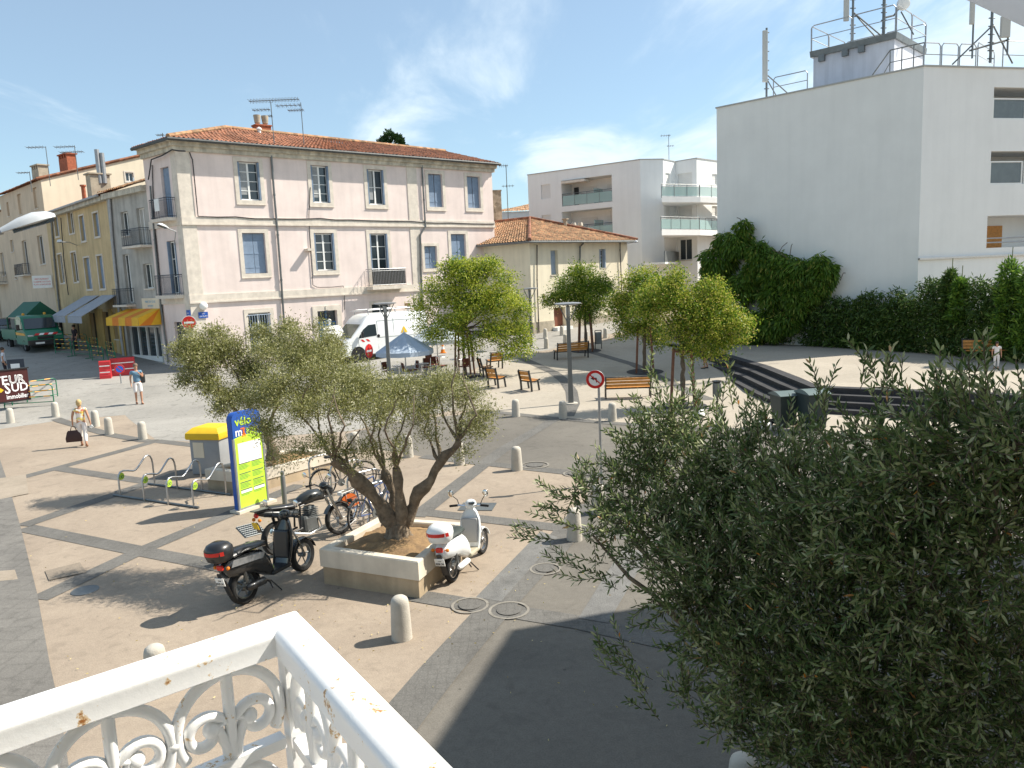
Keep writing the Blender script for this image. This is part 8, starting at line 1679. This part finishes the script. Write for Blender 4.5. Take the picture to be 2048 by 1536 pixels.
# dark-clothed passer-by near the grey awnings
M_dk = mat('dark_clothes', (.03, .022, .028), .85, var=.1); p = G(153, 703)
person('person in dark clothes standing below the grey awnings', p, radians(150), 1.72, {}, M_dk, M_dk, M_hdk, M_black, .95)
p = G(12, 757); person('person in a white shirt with dark hair standing behind the billboard', p, radians(-60), 1.68, {}, mat('white_shirt', (.62, .64, .70), .85), M_dk, M_hdk, M_black, .6)
p2 = G(36, 762); zt2 = hgt(36, 718, p2); mb = MB(); t = thing('works_board', 'dark blue framed board with a white sheet just behind the billboard', 'board', p2); mb.box((p2.x, p2.y, (p2.z+zt2)/2), (.75, .06, zt2-p2.z), rotm(radians(20))); mb.build('board', M_iron, t); mb = MB(); mb.box((p2.x+.0, p2.y-.06, zt2-.35), (.4, .02, .25), rotm(radians(20))); mb.build('sheet', M_wt, t)
p = G(1410, 737); person('person in dark shorts seen through the widest staked tree', p, radians(60), 1.65, dict(anR=(.06, -.06, .05), toR=(.06, .03, .018)), M_dk, M_dk, M_hdk, M_black, .5, .6)
p = at_z(1992, 738, ZT); person('small child in a white top by the terrace bench', (p.x, p.y, ZT), radians(160), 1.05, {}, M_wtr, M_wtr, M_hdk, M_black, .5)
# ================================================================ THE BALCONY
ZR = 4.445; Cn = at_z(573, 1252, ZR); L0_ = at_z(-40, 1456, ZR); R0_ = at_z(835, 1536, ZR); uL = (L0_-Cn); uL.z = 0; uL.normalize(); uR = (R0_-Cn); uR.z = 0; uR.normalize()
t = thing('balcony_railing', 'white-painted cast-iron balcony railing with scrolls and rust stains', 'railing', (Cn.x, Cn.y, ZR-1.0))
M_railp = bpy.data.materials.new('rusty_white_paint'); M_railp.use_nodes = True; N = M_railp.node_tree.nodes; L = M_railp.node_tree.links; b_ = N['Principled BSDF']; b_.inputs['Roughness'].default_value = .38; tcn = N.new('ShaderNodeTexCoord')
n1 = N.new('ShaderNodeTexNoise'); n1.inputs['Scale'].default_value = 80; n1.inputs['Detail'].default_value = 6; n1.inputs['Roughness'].default_value = .7; L.new(tcn.outputs['Object'], n1.inputs['Vector']); n2 = N.new('ShaderNodeTexNoise'); n2.inputs['Scale'].default_value = 21; n2.inputs['Detail'].default_value = 3; L.new(tcn.outputs['Object'], n2.inputs['Vector'])
ml = N.new('ShaderNodeMath'); ml.operation = 'MULTIPLY'; L.new(n1.outputs[0], ml.inputs[0]); L.new(n2.outputs[0], ml.inputs[1]); rp = N.new('ShaderNodeValToRGB'); rp.color_ramp.elements[0].position = .34; rp.color_ramp.elements[0].color = (.88, .88, .87, 1); rp.color_ramp.elements[1].position = .42; rp.color_ramp.elements[1].color = (.34, .13, .03, 1); e = rp.color_ramp.elements.new(.365); e.color = (.72, .55, .33, 1); L.new(ml.outputs[0], rp.inputs[0]); L.new(rp.outputs[0], b_.inputs['Base Color'])
bp_ = N.new('ShaderNodeBump'); bp_.inputs['Strength'].default_value = .25; bp_.inputs['Distance'].default_value = .002; L.new(n1.outputs[0], bp_.inputs['Height']); L.new(bp_.outputs[0], b_.inputs['Normal'])
up = Vector((0, 0, 1))
def handrail(P0, u, L_, w=.030, hh=.026):
    sd = u.cross(up).normalized(); prof = [(-w, -.012)]+[(w*cos(PI-PI*k/10), hh*sin(PI*k/10)) for k in range(11)]+[(w, -.012), (w*.62, -.020), (-w*.62, -.020)]
    mb = MB(); mb.loft([[P0+u*s+sd*x+up*z for x, z in prof] for s in (-.026, L_)]); return mb
prof_ = [(-.024, -.030), (-.0265, -.028), (-.0265, -.004)]+[(.0275*cos(PI-PI*k/12), .015*sin(PI*k/12)) for k in range(13)]+[(.0265, -.004), (.0265, -.028), (.024, -.030)]
def mitred(P0, u1, L1, u2, L2, prof):
    s1 = (-u1).cross(up).normalized(); s2 = u2.cross(up).normalized(); m_ = (s1+s2); m_ = m_/(m_.dot(s1))
    mb = MB(); mb.loft([[P0+u1*L1+s1*x+up*z for x, z in prof], [P0+u1*.03+s1*x+m_*0+up*z+(m_-s1)*0*x for x, z in prof], [P0+m_*x+up*z for x, z in prof], [P0+u2*.03+s2*x+up*z for x, z in prof], [P0+u2*L2+s2*x+up*z for x, z in prof]]); return mb
mitred(Cn, uL, 1.9, uR, 2.36, prof_).build('handrail', M_railp, t, smooth=40)
def railbox(mb, P0, u, s0, s1, z0, z1, th): sd = u.cross(up).normalized()*th/2; a, b = P0+u*s0, P0+u*s1; mb.hexa([a-sd+up*z0, b-sd+up*z0, b+sd+up*z0, a+sd+up*z0], [a-sd+up*z1, b-sd+up*z1, b+sd+up*z1, a+sd+up*z1])
def flatbar(mb, pts, P0, u, w=.011, th=.013):
    """curved bar in the rail plane: pts (s,z); w in-plane half width, th thickness"""
    sd = u.cross(up).normalized(); P = [Vector((p[0], p[1])) for p in pts]; rings = []
    for i, p in enumerate(P):
        d = (P[min(i+1, len(P)-1)]-P[max(i-1, 0)]).normalized(); n = Vector((-d.y, d.x)); c = P0+u*p.x+up*p.y; nn = u*n.x+up*n.y; ww = w*(1 if not isinstance(w, list) else 1)
        rings.append([c+nn*w*cos(a)+sd*th*sin(a) for a in [2*PI*k/10 for k in range(10)]])
    mb.loft(rings)
def scrolls(P0, u, n, mod, s0, parent):
    r = mod/2-.003; mb = MB(); zt0 = -.036
    for k in range(n):
        c = s0+mod*(k+.5); base = zt0-r*1.02
        flatbar(mb, [(c+r*cos(a), base+r*1.0*sin(a)) for a in [PI*j/18 for j in range(-3, 22)]], P0, u, .0085, .0092)
        flatbar(mb, [(c, zt0-.004), (c, zt0-.05), (c, base-.02), (c, base-.055)], P0, u, .0085, .010)
        for s in (-1, 1):
            pts = [(c+s*.004, base-.07), (c+s*.008, base-.035), (c+s*.020, base-.002)]; cx, cz, R_ = c+s*r*.50, base-.012, r*.40
            for j in range(22):
                a = PI-.35-j*.30; rr = R_*(1-.030*j); pts.append((cx+s*rr*cos(a), cz+rr*sin(a)+.004))
            flatbar(mb, pts, P0, u, .0078, .0092); mb.ball(P0+u*(pts[-1][0])+up*pts[-1][1], .0125, 12)
        mb.ball(P0+u*(c+r+.004)+up*(base-.004), .011, 8, (1, 1.1, .8))
    mb.build('scrollwork', M_railp, parent, smooth=50)
    mb = MB(); z1 = zt0-r*1.02-.055
    railbox(mb, P0, u, .02, s0+mod*n+.1, z1-.016, z1, .024); mb.build('cross_bar', M_railp, parent); mb = MB(); railbox(mb, P0, u, .02, s0+mod*n+.1, -.88, -.85, .03); mb.build('cross_bar', M_railp, parent)
    for k in range(n):
        c = s0+mod*(k+.5); mb = MB(); rr = r*.92; b2 = z1-.02-rr
        flatbar(mb, [(c+rr*cos(a), b2+rr*sin(a)) for a in [2*PI*j/24 for j in range(25)]], P0, u, .0065, .0085); flatbar(mb, [(c, b2-rr), (c, -.6), (c, -.85)], P0, u, .008, .008); mb.build('baluster', M_railp, parent, smooth=50)
mb = MB(); railbox(mb, Cn, uL, .0, 1.9, -.036, -.0305, .022); mb.build('flat_bar', M_railp, t); mb = MB(); railbox(mb, Cn, uR, .012, 2.36, -.036, -.0305, .022); mb.build('flat_bar', M_railp, t)
scrolls(Cn, uL, 11, .154, .018, t); scrolls(Cn, uR, 14, .154, .016, t)
mb = MB(); mb.box(Cn+up*-.48, (.026, .026, .90), rotm(atan2(uL.y, uL.x))); mb.build('corner_post', M_railp, t)
mb = MB(); q0 = Cn-uL*.06-uR*.06; q1 = q0+uL*2.0; q3 = q0+uR*2.45; q2 = q1+uR*2.45; mb.loft([[Vector((p.x, p.y, 3.38)) for p in (q0, q1, q2, q3)], [Vector((p.x, p.y, 3.54)) for p in (q0, q1, q2, q3)]]); tag(mb.build('balcony_slab', M_cstone), 'cream balcony floor slab under the white railing', 'balcony floor')
# cream post left of the balcony
a = at_d(2, 1180, 2.3); b = at_d(6, 1536, 2.3); mb = MB(); pc_ = at_d(-24, 1400, 2.3); mb.tube([(pc_.x-.035, pc_.y, 0), (pc_.x-.035, pc_.y, 3.9)], .045, 14); tag(mb.build('cream_post', M_cream, None, smooth=50), 'slim cream post just outside the left end of the balcony', 'post')
# awning corner overhead
A1_ = at_d(1918, -8, .85); A2_ = at_d(2050, 54, .80); dA = (A2_-A1_); A0_ = A1_-dA*.25; A3_ = A1_+dA*3.2; bk = Vector((.6, -1.0, .55)); aw = thing('awning', 'white fabric awning corner at the top right above the balcony', 'awning', A1_); mb = MB(); n = 16; vs = []
for i in range(n+1):
    for j in range(7): p = A1_+dA*(2.4*i/n-.25)+Vector((.12, .02, .42))*(j/6); w_ = .012*sin(i*1.9+j*.6)*(j/6); vs.append(p+Vector((.3, -.6, .2))*w_*2)
mb.add(vs, [(i*7+j, (i+1)*7+j, (i+1)*7+j+1, i*7+j+1) for i in range(n) for j in range(6)]); o = mb.build('fabric', mat('white_awning_fabric', (.62, .64, .68), .9, var=.08, scale=6), aw, smooth=80)
so = o.modifiers.new('thickness', 'SOLIDIFY'); so.thickness = .004
